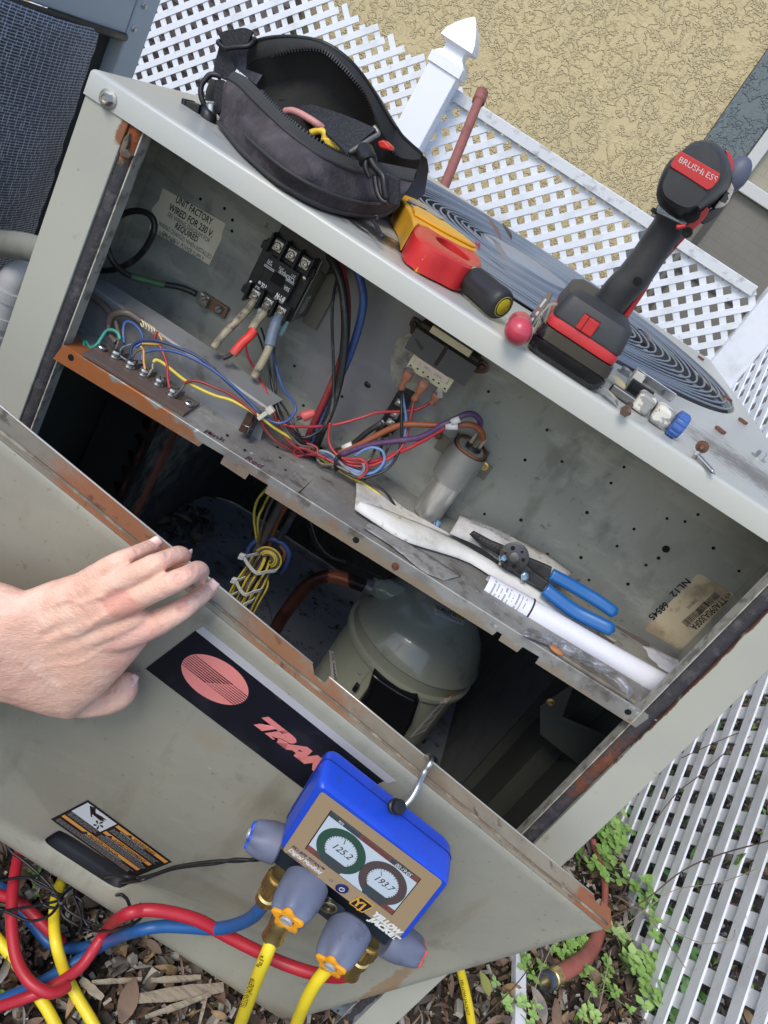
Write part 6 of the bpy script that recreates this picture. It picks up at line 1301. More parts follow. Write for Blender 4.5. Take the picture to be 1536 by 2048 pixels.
# gusset end at the left, strap to the buckle, ring
def bl_(pts, y): return [at(*bz(a, b), y=(c_[0] if c_ else y)) for a, b, *c_ in pts]
bm = B(); prism(bm, bl_([(335, 302), (300, 330), (285, 480), (300, 560), (330, 540)], C2[0].y + .004), Y * .03); obj('end_gusset', bm, m_fab, bag, bev=.002)
kz = zpt((360, 60), 7.68)
def kp(a, b, y): return at(*kz(a, b), y=y)
bm = B(); prism(bm, [kp(a, b, .15) for a, b in ((600, 250), (720, 290), (860, 590), (740, 790), (500, 690), (540, 480))], Y * .002); obj('strap_fold', bm, m_web, bag)
bm = B(); prism(bm, [kp(a, b, .165) for a, b in ((720, 290), (1040, 290), (1010, 600), (1270, 690), (1170, 840), (860, 590))], Y * .002); obj('strap_grey', bm, M('grey_webbing', (.09, .09, .11), .75, lay=[((.05, .05, .065), 300, .4, .6, .7)], bump=[(.6, 600, .0008)]), bag)
bm = B(); strip(bm, [kp(660, 190, .15), kp(740, 140, .15), kp(880, 120, .15), kp(1000, 100, .15), kp(1080, 140, .15)], Z, .015, .004, 4); obj('strap_roll', bm, m_web, bag, smooth='auto')
bm = B(); tube(bm, [kp(590, 200, .145), kp(690, 280, .143), kp(850, 265, .143), kp(1040, 250, .145), kp(1120, 180, .15), kp(1110, 140, .155), kp(640, 170, .155), kp(590, 200, .145)], .0026, 8, 3); obj('slide_buckle', bm, m_black, bag, smooth=True)
bm = B(); tube(bm, [kp(640, 730, .12), kp(560, 690, .118), kp(460, 690, .116), kp(390, 760, .114), kp(330, 850, .112), kp(320, 1000, .11), kp(360, 1120, .11), kp(390, 1220, .112)], .0028, 8, 4); obj('snap_hook', bm, m_black, bag, smooth=True)
bm = B(); prism(bm, [kp(a, b, .118) for a, b in ((540, 760), (650, 760), (690, 820), (640, 1180), (610, 1290), (520, 1280), (510, 1000))], Y * .006); obj('webbing_loop', bm, m_web, bag, bev=.001)
bm = B(); prism(bm, [kp(a, b, .128) for a, b in ((470, 740), (540, 760), (520, 1100), (380, 1080), (400, 920))], Y * .003); obj('webbing_tail', bm, m_fab2, bag)
bm = B(); a_, b_ = kp(480, 1110, .108), kp(470, 1300, .108); lathe(bm, a_, b_ - a_, [(0, .003), (.002, .0055), (.010, .006), (.014, .0065), (.017, .005), (.019, .0001)], 14); obj('swivel', bm, m_steel, bag, smooth='auto')
bm = B(); a_, b_ = kp(380, 1180, .105), kp(440, 1390, .105); lathe(bm, a_, b_ - a_, [(0, .004), (.006, .007), (.014, .0085), (.0185, .006), (.02, .0001)], 14); obj('snap_barrel', bm, m_black, bag, smooth=True)
bm = B(); a_, b_ = kp(120, 1150, .11), kp(330, 1220, .11); d_ = (b_ - a_).normalized(); obox(bm, (a_ + b_) / 2, d_, Y, d_.cross(Y), .019, .02, .008); obox(bm, kp(120, 1150, .11), d_, Y, d_.cross(Y), .005, .022, .010); obj('plastic_clip', bm, m_black, bag, bev=.001)
rzz = zpt((640, 220), 6.982)
def rp(a, b, y): return at(*rzz(a, b), y=y)
SY = .075
w0, w1, w2, w3 = at(*bz(640, 425), y=.13), at(*bz(1150, 590), y=SY + .02), at(*bz(1035, 725), y=SY), at(*bz(835, 560), y=.11)
bm = B()
La = [at(*bz(*p), y=q_) for p, q_ in (((620, 420), .14), ((760, 440), .13), ((900, 480), .115), ((1040, 530), .1), ((1172, 590), .09))]
Lb = [at(*bz(*p), y=q_) for p, q_ in (((640, 470), .14), ((740, 500), .125), ((840, 575), .105), ((930, 650), .09), ((1010, 735), .078))]
La, Lb = spline(La, 4), spline(Lb, 4); nn_ = V((0, .3, -1)).normalized() * .0018
loft(bm, [[a, a.lerp(b, .5) + V((0, 0, .002)), b, b + nn_, a.lerp(b, .5) + nn_ + V((0, 0, .002)), a + nn_] for a, b in zip(La, Lb)]); obj('shoulder_strap', bm, m_web, bag, smooth='auto')
bm = B(); tube(bm, [rp(410, 600, SY + .003), rp(560, 500, SY + .004), rp(740, 380, .09), rp(810, 340, .094), rp(800, 300, .095), rp(750, 230, .096)], .0024, 8, 4); obj('strap_bar', bm, M('dull_grey_metal', (.18, .18, .17), .4, .6), bag, smooth=True)
bm = B(); a_, b_ = rp(600, 520, .064), rp(660, 680, .056); lathe(bm, a_, b_ - a_, [(0, .006), (.004, .0085), (.017, .0088), (.019, .0072), (.0195, .0001)], 18); obj('swivel', bm, m_black, bag, smooth='auto')
bm = B(); tube(bm, [rp(690, 660, .054), rp(770, 800, .05), rp(880, 930, .046), rp(900, 1100, .044), rp(925, 1240, .044)], .0034, 8, 4); tube(bm, [rp(770, 920, .05), rp(790, 1100, .047), rp(850, 1250, .044), rp(940, 1300, .043)], .0028, 8, 4); tube(bm, [rp(640, 700, .052), rp(640, 820, .05), rp(700, 950, .05)], .0026, 8, 4); obj('snap_hook', bm, m_black, bag, smooth=True)
bm = B(); P = [rp(a, b, .05) for a, b in ((905, 870), (1110, 970), (1100, 1345), (960, 1300), (900, 1150))]; prism(bm, P, Y * .006); obj('webbing_tab', bm, m_web, bag, bev=.001)
bm = B(); tube(bm, [rp(720, 1510, .04), rp(760, 1480, .036), rp(810, 1490, .036), rp(790, 1530, .034), rp(740, 1550, .036), rp(720, 1510, .04)], .0012, 6, 3); a_ = rp(740, 1560, .034); tube(bm, [rp(740, 1540, .034), rp(790, 1620, .03), rp(830, 1690, .026), rp(870, 1780, .02)], .0018, 6, 3); obj('zipper_pull', bm, m_black, bag, smooth=True)
# things inside the bag
w_ = lambda pts, r, mat, name, label, cat: obj(name, tube(B(), pts, r, 10, 5), mat, smooth=True, label=label, cat=cat)
w_([at(*bz(655, 492), y=.11), at(*bz(700, 490), y=.105), at(*bz(760, 515), y=.1), at(*bz(850, 572), y=.1), at(*bz(900, 620), y=.12)], .0036, M('pink_cable', (.55, .25, .23), .5), 'cable', 'pink cable curving inside the mouth of the tool bag', 'cable')
yt = empty('yellow_tool', at(*bz(900, 670), y=.1), 'yellow handled tool half hidden under the strap inside the bag', 'hand tool')
bm = B(); tube(bm, [at(*bz(800, 615), y=.1), at(*bz(850, 600), y=.1), at(*bz(880, 620), y=.1), at(*bz(875, 660), y=.1)], .0035, 8, 4); obj('handle', bm, M('tool_yellow', (.75, .50, .05), .4), yt, smooth=True)
bm = B(); prism(bm, [at(*bz(a, b), y=.095) for a, b in ((860, 640), (900, 640), (985, 700), (960, 722), (880, 680))], Y * .02); obj('body', bm, M('tool_yellow', (0,) * 3), yt, bev=.002)
bm = B(); prism(bm, [at(*bz(a, b), y=.11) for a, b in ((1175, 665), (1210, 650), (1255, 690), (1250, 715), (1190, 700))], Y * .02); obj('red_clip', bm, M('clip_red', (.6, .03, .02), .4), None, bev=.002, label='small red plastic clip in the right end of the open bag', cat='clip')
# ---- clamp meter
mz = zpt((780, 360), 4.389); ZM = ZL + .026
cm = empty('clamp_meter', V((-.1, .09, ZL)), 'yellow clamp meter with a red jaw lying between the bag and the screwdriver', 'clamp meter')
def mp(a, b, z=ZM): return at(*mz(a, b), z=z)
m_my, m_mr = M('meter_yellow', (.78, .40, .035), .35, lay=[((.6, .3, .03), 40, .5, .75, .5)]), M('meter_red', (.55, .028, .03), .32, lay=[((.42, .02, .022), 30, .5, .75, .6), ((.5, .4, .35), 150, .66, .74, .6)])
outer = spline([mp(*p) for p in ((248, 395), (215, 440), (240, 500), (320, 565), (440, 640), (560, 700), (680, 765), (760, 775), (808, 745), (795, 690), (755, 640), (700, 590), (600, 530), (480, 470), (340, 420))], 3, closed=True)
inner = spline([mp(*p) for p in ((400, 505), (440, 560), (510, 615), (590, 665), (660, 708), (700, 702), (670, 660), (600, 600), (530, 550), (450, 510))], 3, closed=True)
def resample(P, n, c):
    out = []
    for k in range(n):
        t = 2 * math.pi * k / n; d_ = V((math.cos(t), math.sin(t), 0)); best = None
        for a, b in zip(P, P[1:] + P[:1]):
            e = b - a; den = d_.x * e.y - d_.y * e.x
            if abs(den) < 1e-12: continue
            q_ = a - c; s = (q_.x * e.y - q_.y * e.x) / den; u = (q_.x * d_.y - q_.y * d_.x) / den
            if s > 0 and -1e-6 <= u <= 1 + 1e-6 and (best is None or s > best): best = s
        out.append(c + d_ * (best or .01))
    return out
ccx = sum(inner, V()) / len(inner); ro_, ri_ = resample(outer, 56, ccx), resample(inner, 56, ccx)
dn = V((0, 0, -.0245)); bm = B()
rs = [[p + dn for p in ri_], [p.lerp(q, .0) for p, q in zip(ri_, ro_)], [p.lerp(q, .1) + Z * .0012 for p, q in zip(ri_, ro_)], [p.lerp(q, .86) + Z * .0012 for p, q in zip(ri_, ro_)], [q + Z * -.001 for q in ro_], [q + (q - ccx).normalized() * .001 + dn * .4 for q in ro_], [q + dn for q in ro_], [p + dn for p in ri_]]
loft(bm, rs, cap=False); bmesh.ops.remove_doubles(bm, verts=bm.verts, dist=1e-6); obj('jaw', bm, m_mr, cm, smooth='auto')
bm = B(); j0, j1 = mp(578, 690, ZM + .0015), mp(515, 845, ZL + .004); tube(bm, [mp(545, 552, ZM - .006), mp(548, 600, ZM - .01)], .0005, 5, 2); tube(bm, [mp(578, 690, ZM + .001), mp(578, 706, ZM - .004), mp(515, 850, ZL + .006)], .0006, 5, 2); obj('jaw_split', bm, m_hole, cm)
bm = B(); P = [mp(*p) for p in ((92, 178), (122, 140), (200, 170), (330, 245), (470, 372), (600, 470), (752, 612), (757, 642), (620, 590), (450, 500), (340, 430), (252, 392), (205, 425), (180, 330), (172, 300))]; prism(bm, [p + Z * .002 for p in P], Z * -.0275); obj('body', bm, m_my, cm, bev=.002)
bm = B(); prism(bm, [p + Z * .0024 for p in [mp(*q_) for q_ in ((180, 270), (210, 262), (330, 330), (470, 420), (620, 520), (740, 620), (700, 605), (480, 490), (320, 400), (200, 330))]], Z * .003); obj('thumb_guard', bm, m_my, cm, bev=.001)
bm = B(); prism(bm, [p + Z * .0024 for p in [mp(*q_) for q_ in ((150, 190), (200, 200), (330, 262), (400, 310), (470, 372), (430, 360), (300, 290), (180, 258))]], Z * .001); obj('display_panel', bm, M('grey_display', (.3, .3, .28), .35), cm)
for q0, q1 in (((150, 190), (225, 222)), ((235, 226), (315, 262))): bm = B(); tube(bm, [mp(*q0, ZM + .0036), mp(*q1, ZM + .0036)], .0008, 5, 2); obj('marking', bm, m_black, cm)
bm = B(); P = [mp(a, b, ZL + .008) for a, b in ((165, 560), (190, 660), (260, 740), (385, 795), (380, 770), (300, 720), (230, 620), (200, 540))]; prism(bm, P, Z * -.008); obj('rear_shell', bm, m_my, cm, bev=.001)
bm = B(); sphere(bm, mp(182, 438, ZM - .012), (.004, .003, .007)); obj('trigger', bm, M('pale_trigger', (.4, .42, .46), .4), cm, smooth=True)
bm = B(); 
for k in range(5): tube(bm, [at(945 + k, 494, z=ZL + .02), at(948 + k * 3, 490 - k * 2 + 4, z=ZL + .022), at(952 + k * 1.5, 480 + k * 5, z=ZL + .02)], .0008, 5, 2)
obj('plant_sprig', bm, M('red_sprig', (.4, .03, .05), .6), None, label='tiny red sprig on the fan grille beside the clamp meter', cat='sprig')
# ---- screwdrivers
sdr = empty('screwdriver', V((-.03, .06, ZL)), 'fat black grip screwdriver with a yellow translucent end cap', 'screwdriver')
A_, B2 = at(1006, 613, z=ZL + .0158), at(926, 546, z=ZL + .0158); D_ = (B2 - A_).normalized()
B2 = A_ + D_ * .085; a, b = basis(D_)
rs = []
for t, q_, fl_ in [(-.001, .62, 0), (0, .8, 0), (.002, .92, 0), (.006, 1, 0), (.012, 1, .0), (.018, .97, .07), (.040, .95, .07), (.046, .95, 0), (.050, .8, 0)]:
    rs.append([A_ + D_ * t + (a * math.cos(th) + b * math.sin(th)) * .0152 * q_ * (1 - fl_ * max(0, math.cos(6 * th))) for th in [2 * math.pi * i / 48 for i in range(48)]])
bm = B(); loft(bm, rs); obj('grip', bm, M('black_rubber_grip', (.022, .022, .024), .5, bump=[(.1, 200, .0006)]), sdr, smooth='auto')
m_ac = M('yellow_acetate', (.62, .58, .03), .15, trans=.35, coat=.5)
bm = B(); lathe(bm, A_ + D_ * .001, -D_, [(0, .0108), (.0015, .0105), (.002, .0098), (.0018, .0085), (.003, .006), (.0035, .0001)], 28); ec_ = obj('end_cap', bm, m_ac, sdr, smooth='auto')
bm = B(); lathe(bm, A_ + D_ * .049, D_, [(0, .0122), (.006, .0115), (.009, .009), (.012, .007), (.0125, .0001)], 20); obj('ferrule', bm, m_ac, sdr, smooth='auto')
bm = B(); cyl(bm, A_ + D_ * .06, A_ + D_ * .09 - Z * .004, .0035, 12); obj('shaft', bm, m_steel, sdr, smooth='auto')
s2 = empty('screwdriver', V((.01, .0, ZL)), 'small screwdriver with a worn pink red ball handle next to the drill battery', 'screwdriver')
A_, B2 = at(1037, 662, z=ZL + .0125), at(1043, 628, z=ZL + .012); D_ = (B2 - A_).normalized()
bm = B(); lathe(bm, A_ - D_ * .012, D_, [(0, .0001), (.001, .005), (.004, .0095), (.009, .0122), (.015, .0122), (.021, .0095), (.03, .0085), (.04, .0105), (.052, .011), (.062, .008), (.064, .0001)], 26); obj('handle', bm, M('worn_pink_red', (.50, .055, .085), .32, coat=.2, lay=[((.38, .03, .05), 30, .5, .75, .5)]), s2, smooth=True)
bm = B(); cyl(bm, A_ + D_ * .052, A_ + D_ * .11 - Z * .006, .0028, 10); obj('shaft', bm, m_steel, s2, smooth='auto')
bm = B(); prism(bm, [at(a, b, z=ZL + .0012) for a, b in ((1099, 611), (1112, 603), (1119, 604), (1127, 622), (1122, 628))], Z * .0006); obj('card', bm, m_paper, None, label='small white card peeking out beside the drill battery', cat='card')
# upright saw blade
bd = empty('saw_blade', at(1070, 640, y=.05), 'thin slotted steel blade standing beside the red screwdriver', 'blade')
bm = B(); prism(bm, [at(a, b, y=.045) for a, b in ((1054, 638), (1092, 590), (1099, 584), (1104, 587), (1102, 594), (1083, 624), (1068, 655))], V((.0005, .0008, 0))); obj('blade', bm, M('blade_steel', (.32, .28, .27), .3, 1), bd)
bm = B()
for p0, p1 in (((1062, 643), (1067, 636)), ((1072, 630), (1077, 623)), ((1080, 614), (1092, 598))):
    a_, b_ = at(*p0, y=.0445), at(*p1, y=.0445); d_ = (b_ - a_).normalized(); obox(bm, (a_ + b_) / 2, d_, d_.cross(Y).normalized(), Y, (b_ - a_).length, .002, .0006)
obj('slots', bm, M('slot_pale', (.5, .55, .6), .5), bd)
# ---- drill
dz_ = zpt((1040, 560), 5.908)
drl = empty('cordless_drill', V((.09, .07, ZL)), 'worn black and red cordless drill standing on its battery at the lid edge', 'drill')
m_db = M('drill_black_rubber', (.028, .028, .03), .42, lay=[((.055, .055, .056), 22, .45, .7, .7)], bump=[(.12, 400, .0005)]); m_dr = M('drill_red', (.50, .028, .03), .38, lay=[((.38, .02, .025), 30, .5, .7, .6)]); m_dg = M('drill_dark_grey', (.035, .036, .038), .5, lay=[((.06, .06, .06), 30, .5, .75, .5)], bump=[(.15, 300, .0005)])
bx0, bx1 = at(1061, 700, z=ZL).x - .006, at(1178, 779, z=ZL).x + .009; by0 = .006; BD = .15
def dpt(a, b, y): return at(*dz_(a, b), y=y)
def bring(z, ins, yo=0, r=.012): return rquad([V((bx0 + ins, by0 + ins * .7 + yo, z)), V((bx1 - ins, by0 + ins * .7 + yo, z)), V((bx1 - ins, by0 + BD - ins, z)), V((bx0 + ins, by0 + BD - ins, z))], r, 4)
zb0 = ZL; zbt = at(1206, 726, y=by0).z; zs_ = at(1078, 636, y=by0 + .0).z; zb1 = (zbt + zs_) / 2
bh = zb1 - zb0
bm = B(); loft(bm, [bring(zb0, .005), bring(zb0 + .004, .001), bring(zb0 + bh * .45, 0), bring(zb0 + bh * .5, .0), bring(zb0 + bh * .52, .0022), bring(zb0 + bh * .56, .0022), bring(zb0 + bh * .58, .0005), bring(zb0 + bh * .97, .0015), bring(zb1, .004)]); obj('battery', bm, M('battery_black', (.012, .012, .013), .22, coat=.3, lay=[((.03, .03, .031), 40, .5, .75, .5)], bump=[(.05, 60, .001)]), drl, smooth='auto')
bm = B(); loft(bm, [bring(zb1 + .0005, .0035), bring(zb1 + .006, .003), bring(zb1 + .011, .005), bring(zb1 + .016, .010, .004)]); obj('foot_red', bm, m_dr, drl, smooth='auto', bev=0)
bm = B(); loft(bm, [bring(zb1 + .010, .004, .0, .01), bring(zb1 + .012, .0035, 0, .01), bring(zb1 + .032, .006, .006, .01), bring(zb1 + .038, .014, .012, .012), bring(zb1 + .0385, .03, .02, .006)])
for v in bm.verts:
    pass
obj('foot_black', bm, m_dg, drl, smooth='auto')
bm = B(); c_ = dpt(750, 610, by0 + .002); obox(bm, V((c_.x, by0 + .004, zb1 + .018)), X, Y, Z, .0165, .006, .015); obj('release_button', bm, m_dr, drl, bev=.0015)
bm = B(); obox(bm, V((c_.x - .003, by0 + .0008, zb1 + .018)), X, Y, Z, .0005, .0006, .015); obox(bm, V((c_.x, by0 + .0008, zb1 + .026)), X, Y, Z, .0165, .0006, .0005); obj('button_shadow_gap', bm, m_hole, drl)
bm = B(); xs_ = bx1 + .0003; box(bm, (xs_ - .0006, by0 + .03, zb0 + bh * .62), (xs_ + .0003, by0 + .09, zb0 + bh * .88)); obj('maker_plate', bm, M('plate_dark', (.04, .04, .042), .3), drl)
text('18', V((xs_ + .0006, by0 + .05, zb0 + bh * .68)), Y, Z, .006, m_mr, drl, .06)
for i, zz in enumerate((.12, .26, .38)):
    bm = B(); box(bm, (xs_ - .001, by0 + .02, zb0 + bh * zz), (xs_ + .0012, by0 + .1, zb0 + bh * zz + .0025)); obj('grip_rib', bm, M('battery_black', (0,) * 3), drl, bev=.0006)
bm = B(); tube(bm, [V((bx0 + .001, by0 + .045, zb1 + .012)), V((bx0 - .004, by0 + .045, zb1 + .006)), V((bx0 - .006, by0 + .046, zb1 - .012)), V((bx0 - .0055, by0 + .047, zb1 - .028))], .0012, 6, 4); strip(bm, [V((bx0 + .004, by0 + .04, zb1 + .0145)), V((bx0 - .002, by0 + .04, zb1 + .010)), V((bx0 - .004, by0 + .04, zb1 - .006)), V((bx0 - .0035, by0 + .04, zb1 - .024))], Y, .012, .0014, 4); obj('belt_clip', bm, m_steel, drl, smooth='auto')
# handle: oval stations traced up the grip
HS = [((1160, 612), (1246, 668)), ((1174, 611), (1232, 650)), ((1190, 592), (1240, 634)), ((1214, 560), (1263, 606)), ((1241, 532), (1296, 571)), ((1270, 494), (1326, 527)), ((1296, 455), (1352, 491)), ((1308, 438), (1366, 474)), ((1312, 424), (1376, 455))]
rs = []; yh = by0 + .058
for i, (l_, r_) in enumerate(HS):
    t = i / (len(HS) - 1); yy = yh - .012 * t
    Lp, Rp = at(*l_, y=yy), at(*r_, y=yy); c = (Lp + Rp) / 2; hx = (Rp - Lp) / 2; hx.y = 0
    rs.append(ring(c, hx.normalized(), Y, hx.length, hx.length * (1.25 if i > 1 else 1.1), 28, .3))
nr_ = []
for k in range(28):
    P = spline([r_[k] for r_ in rs], 4); nr_.append(P)
bm = B(); loft(bm, [[nr_[k][j] for k in range(28)] for j in range(len(nr_[0]))]); hnd = obj('handle', bm, m_db, drl, smooth=True)
# motor housing
hzz = zpt((1280, 250), 6.982)
yq = by0 + .012
out = [(570, 345), (700, 235), (860, 190), (1010, 215), (1120, 290), (1190, 380), (1245, 520), (1250, 650), (1200, 780), (1080, 900), (960, 1010), (830, 1120), (700, 1230), (600, 1270), (470, 1240), (330, 1150), (250, 1080), (215, 960), (240, 800), (300, 640), (400, 480)]
OP = spline([at(*hzz(a, b), y=yq) for a, b in out], 2, closed=True); hcn = sum(OP, V()) / len(OP)
BDIR = V((.22, .97, .0)).normalized()
def hr2(sc, dd, off=(0, 0)): return [hcn + (p - hcn) * sc + BDIR * dd + V((off[0], 0, off[1])) for p in OP]
bm = B(); loft(bm, [hr2(.55, -.0085), hr2(.80, -.0075), hr2(.9, -.0035), hr2(1, .006), hr2(1.03, .02), hr2(1.02, .06), hr2(.98, .085, (0, .004)), hr2(.8, .1, (0, .008)), hr2(.6, .12, (0, .01)), hr2(.55, .15, (0, .012))]); obj('motor_housing', bm, m_db, drl, smooth=True)
bm = B(); lathe(bm, hcn + BDIR * .15 + Z * .012, BDIR, [(0, .018), (.02, .018), (.035, .014), (.04, .01), (.04, .0001)], 24); obj('chuck', bm, m_black, drl, smooth='auto')
inn_ = [(640, 350), (860, 265), (1020, 320), (1120, 440), (1140, 640), (1080, 830), (960, 930), (860, 1050), (720, 1160), (580, 1150), (420, 1060), (330, 980), (300, 860), (350, 720), (430, 560)]
bm = B(); IP = spline([at(*hzz(a, b), y=yq - .0075) for a, b in inn_], 2, closed=True); ic = sum(IP, V()) / len(IP)
loft(bm, [[p + Y * .004 for p in IP], IP, [ic + (p - ic) * .96 - Y * .0012 for p in IP], [ic + (p - ic) * .5 - Y * .0018 for p in IP]]); obj('rear_cover', bm, m_dg, drl, smooth='auto')
bm = B(); P = [at(*hzz(a, b), y=yq - .0105) for a, b in ((570, 362), (850, 520), (1125, 680), (1095, 780), (1010, 880), (935, 912), (680, 745), (430, 590), (425, 550), (500, 440))]; prism(bm, P, Y * .004); bp_ = obj('badge', bm, m_dr, drl, bev=.0008)
A_, B2 = at(*hzz(520, 510), y=yq - .0107), at(*hzz(1050, 800), y=yq - .0107); ex = (B2 - A_).normalized(); text('BRUSHLESS', A_, ex, (-Y).cross(ex), .0046, M('worn_white_print', (.55, .5, .48), .6, lay=[((.5, .03, .03), 160, .56, .6, 1)]), drl, 0.0, fit=(B2 - A_).length)
# right flank details
def flank(pts, y, th, mat, nm, bev=.0008): bm = B(); prism(bm, [at(*hzz(a, b), y=y) for a, b in pts], Y * th); obj(nm, bm, mat, drl, bev=bev)
flank([(1190, 345), (1270, 410), (1300, 500), (1305, 600), (1270, 690), (1250, 560)], yq + .035, .03, m_dr, 'side_stripe')
flank([(935, 1135), (975, 1180), (940, 1260), (820, 1400), (700, 1500), (600, 1620), (470, 1745), (560, 1570), (600, 1450), (760, 1290)], yq + .03, .012, m_dr, 'side_stripe')
flank([(1280, 800), (1320, 900), (1240, 1080), (1130, 1180), (1050, 1210), (1040, 1150), (1150, 1000), (1240, 880)], yq + .05, .02, M('side_label_silver', (.42, .38, .36), .35, lay=[((.03, .03, .03), 60, .5, .52, 1), ((.5, .05, .05), 45, .6, .62, 1)]), 'side_label')
flank([(980, 1190), (1150, 1150), (1200, 1130), (1100, 1250), (980, 1350), (880, 1390), (850, 1340)], yq + .045, .02, m_db, 'trigger_guard')
bm = B(); a_ = at(*hzz(1330, 700), y=yq + .06); sphere(bm, a_, (.0115, .01, .0165), u=16); obj('selector_knob', bm, M('slate_knob', (.09, .1, .14), .5), drl, smooth=True)
bm = B(); prism(bm, [at(*hzz(a, b), y=yq + .03) for a, b in ((185, 1145), (245, 1180), (215, 1255), (148, 1200))], Y * .012); obj('direction_switch', bm, m_cont, drl, bev=.001)
for a, b, r_ in ((715, 1240, .0075), (660, 1500, .0045)):
    bm = B(); c = at(*hzz(a, b), y=yh - .042); lathe(bm, c, -Y, [(-.002, r_ * .9), (0, r_), (.0002, r_ * .7), (-.001, .0001)], 14); obj('screw_recess', bm, m_hole, drl)
bm = B(); c = at(1275, 563, y=yh - .038); lathe(bm, c, -Y, [(0, .004), (.0004, .004), (.0004, .0001)], 14); obj('screw_recess', bm, m_hole, drl)
bm = B(); tube(bm, [at(*p, y=yh - .004) for p in ((1362, 474), (1340, 500), (1311, 534), (1289, 574), (1264, 612), (1250, 634))], .0032, 8, 4); obj('side_stripe', bm, m_dr, drl, smooth=True)
bm = B(); tube(bm, [at(*hzz(a, b), y=yh - .043) for a, b in ((505, 1425), (560, 1420), (630, 1405))], .002, 8, 3); obj('red_inlay', bm, m_dr, drl, smooth=True)
# ---- tubing cutter
cz_ = zpt((1200, 740), 7.68); m_chip = M('chipped_white_paint', (.62, .60, .52), .5, lay=[((.28, .28, .27), 55, .5, .53, 1, None, None, .3), ((.1, .1, .1), 120, .62, .66, 1)], bump=[(.5, 60, .001)]); m_chr = M('worn_chrome', (.6, .6, .6), .2, 1, lay=[((.2, .2, .2), 60, .5, .6, .8)])
tcu = empty('tubing_cutter', V((.17, .09, ZL)), 'small tubing cutter with chipped white paint and a ribbed blue knob', 'tubing cutter')
def cq(a, b, z): return at(*cz_(a, b), z=z)
r0_, r1_ = cq(520, 90, ZL + .012), cq(1100, 480, ZL + .012); rd = (r1_ - r0_).normalized(); rn = Z.cross(rd)
def cblock(p, z, lx, ly, lz, mat, nm, bev=.0012):
    bm = B(); obox(bm, cq(*p, z), rd, rn, Z, lx, ly, lz); return obj(nm, bm, mat, tcu, bev=bev, seg=3)
bm = B()
for k_ in range(3): obox(bm, (r0_ + r1_) / 2 + rn * (.003 * k_) + Z * (.004 - .001 * k_), rd, rn, Z, (r1_ - r0_).length, .0022, .010)
obj('frame_rail', bm, m_chr, tcu, bev=.0008)
cblock((560, 130), ZL + .010, .012, .03, .018, m_chip, 'frame_end')
bm = B(); a_, b_ = cq(430, 230, ZL + .010), cq(560, 330, ZL + .010); lathe(bm, a_, rd, [(i * .001, .0088 if i % 2 else .0082) for i in range(26)], 18); obj('roller', bm, M('oiled_black_roller', (.012, .012, .012), .3), tcu, smooth='auto')
bm = B(); obox(bm, cq(380, 400, ZL + .005), rd, rn, Z, .032, .010, .009); obj('frame_arm', bm, M('dark_chrome', (.2, .2, .2), .3, .9), tcu, bev=.002)
cblock((680, 500), ZL + .010, .018, .020, .019, m_chip, 'sliding_jaw', .004); cblock((960, 700), ZL + .010, .020, .024, .020, m_chip, 'frame_end', .005)
bm = B(); cyl(bm, cq(820, 560, ZL + .011), cq(960, 640, ZL + .011), .0055, 14); obj('feed_screw', bm, m_dull, tcu, smooth='auto')
bm = B(); kc = cq(1120, 790, ZL + .0125); prof = [(0, .9), (.001, 1), (.009, 1), (.0115, .9), (.0115, .0001)]
rs = [[kc + rd * t + (rn * math.cos(th) + Z * math.sin(th)) * .0125 * q_ * (1 + .05 * math.copysign(1, math.sin(14 * th)) * (q_ > .95)) for th in [2 * math.pi * i / 84 for i in range(84)]] for t, q_ in prof]
loft(bm, rs); obj('knob', bm, M('cutter_blue', (.05, .12, .36), .4), tcu, smooth='auto')
# ---- loose screws, bolt, bits and leaves
def screw_obj(pa, pb, za, zb, r, L_, mat, label, head=1.9, tip=True):
    A_ = at(*pa, z=za); B2 = at(*pb, z=zb); D_ = (B2 - A_).normalized(); s_ = empty('screw', V((A_.x, A_.y, ZL)), label, 'screw')
    bm = B(); lathe(bm, A_, D_, [(0, .0001), (0, r * head), (.0025, r * head), (.003, r * 1.2)], 6 if head < 2.1 else 18); obj('head', bm, mat, s_)
    pr_ = [(.003, r * .8)]; n_ = int(L_ / .0016)
    for i in range(n_): pr_ += [(.003 + .0016 * (i + .3), r * 1.15), (.003 + .0016 * (i + .8), r * .75)]
    pr_ += [(.003 + L_ + .002, .0002 if tip else r * .75)]
    bm = B(); lathe(bm, A_, D_, pr_, 10); obj('thread', bm, mat, s_, smooth=True)
m_sc = M('worn_screw_brown', (.33, .22, .16), .4, .8, lay=[((.5, .48, .45), 150, .55, .65, .8)])
screw_obj((1251, 823), (1274, 790), ZL + .005, ZL + .014, .0027, .02, m_sc, 'tarnished bolt leaning against the tubing cutter', 2.0, False)
screw_obj((1405, 893), (1392, 916), ZL + .009, ZL + .003, .0026, .004, m_rustbolt, 'rusty screw standing head up near the lid edge', 2.3); screw_obj((1392, 908), (1420, 938), ZL + .004, ZL + .002, .0022, .022, M('bright_worn_screw', (.55, .5, .46), .3, 1), 'loose sharp pointed screw lying below the rusty upright one')
hexscrew(at(1516, 916, z=ZT), Z, .0062, m_steel, U, h=1.2); hexscrew(at(1247, 748, z=ZT), Z, .006, m_dull, U)
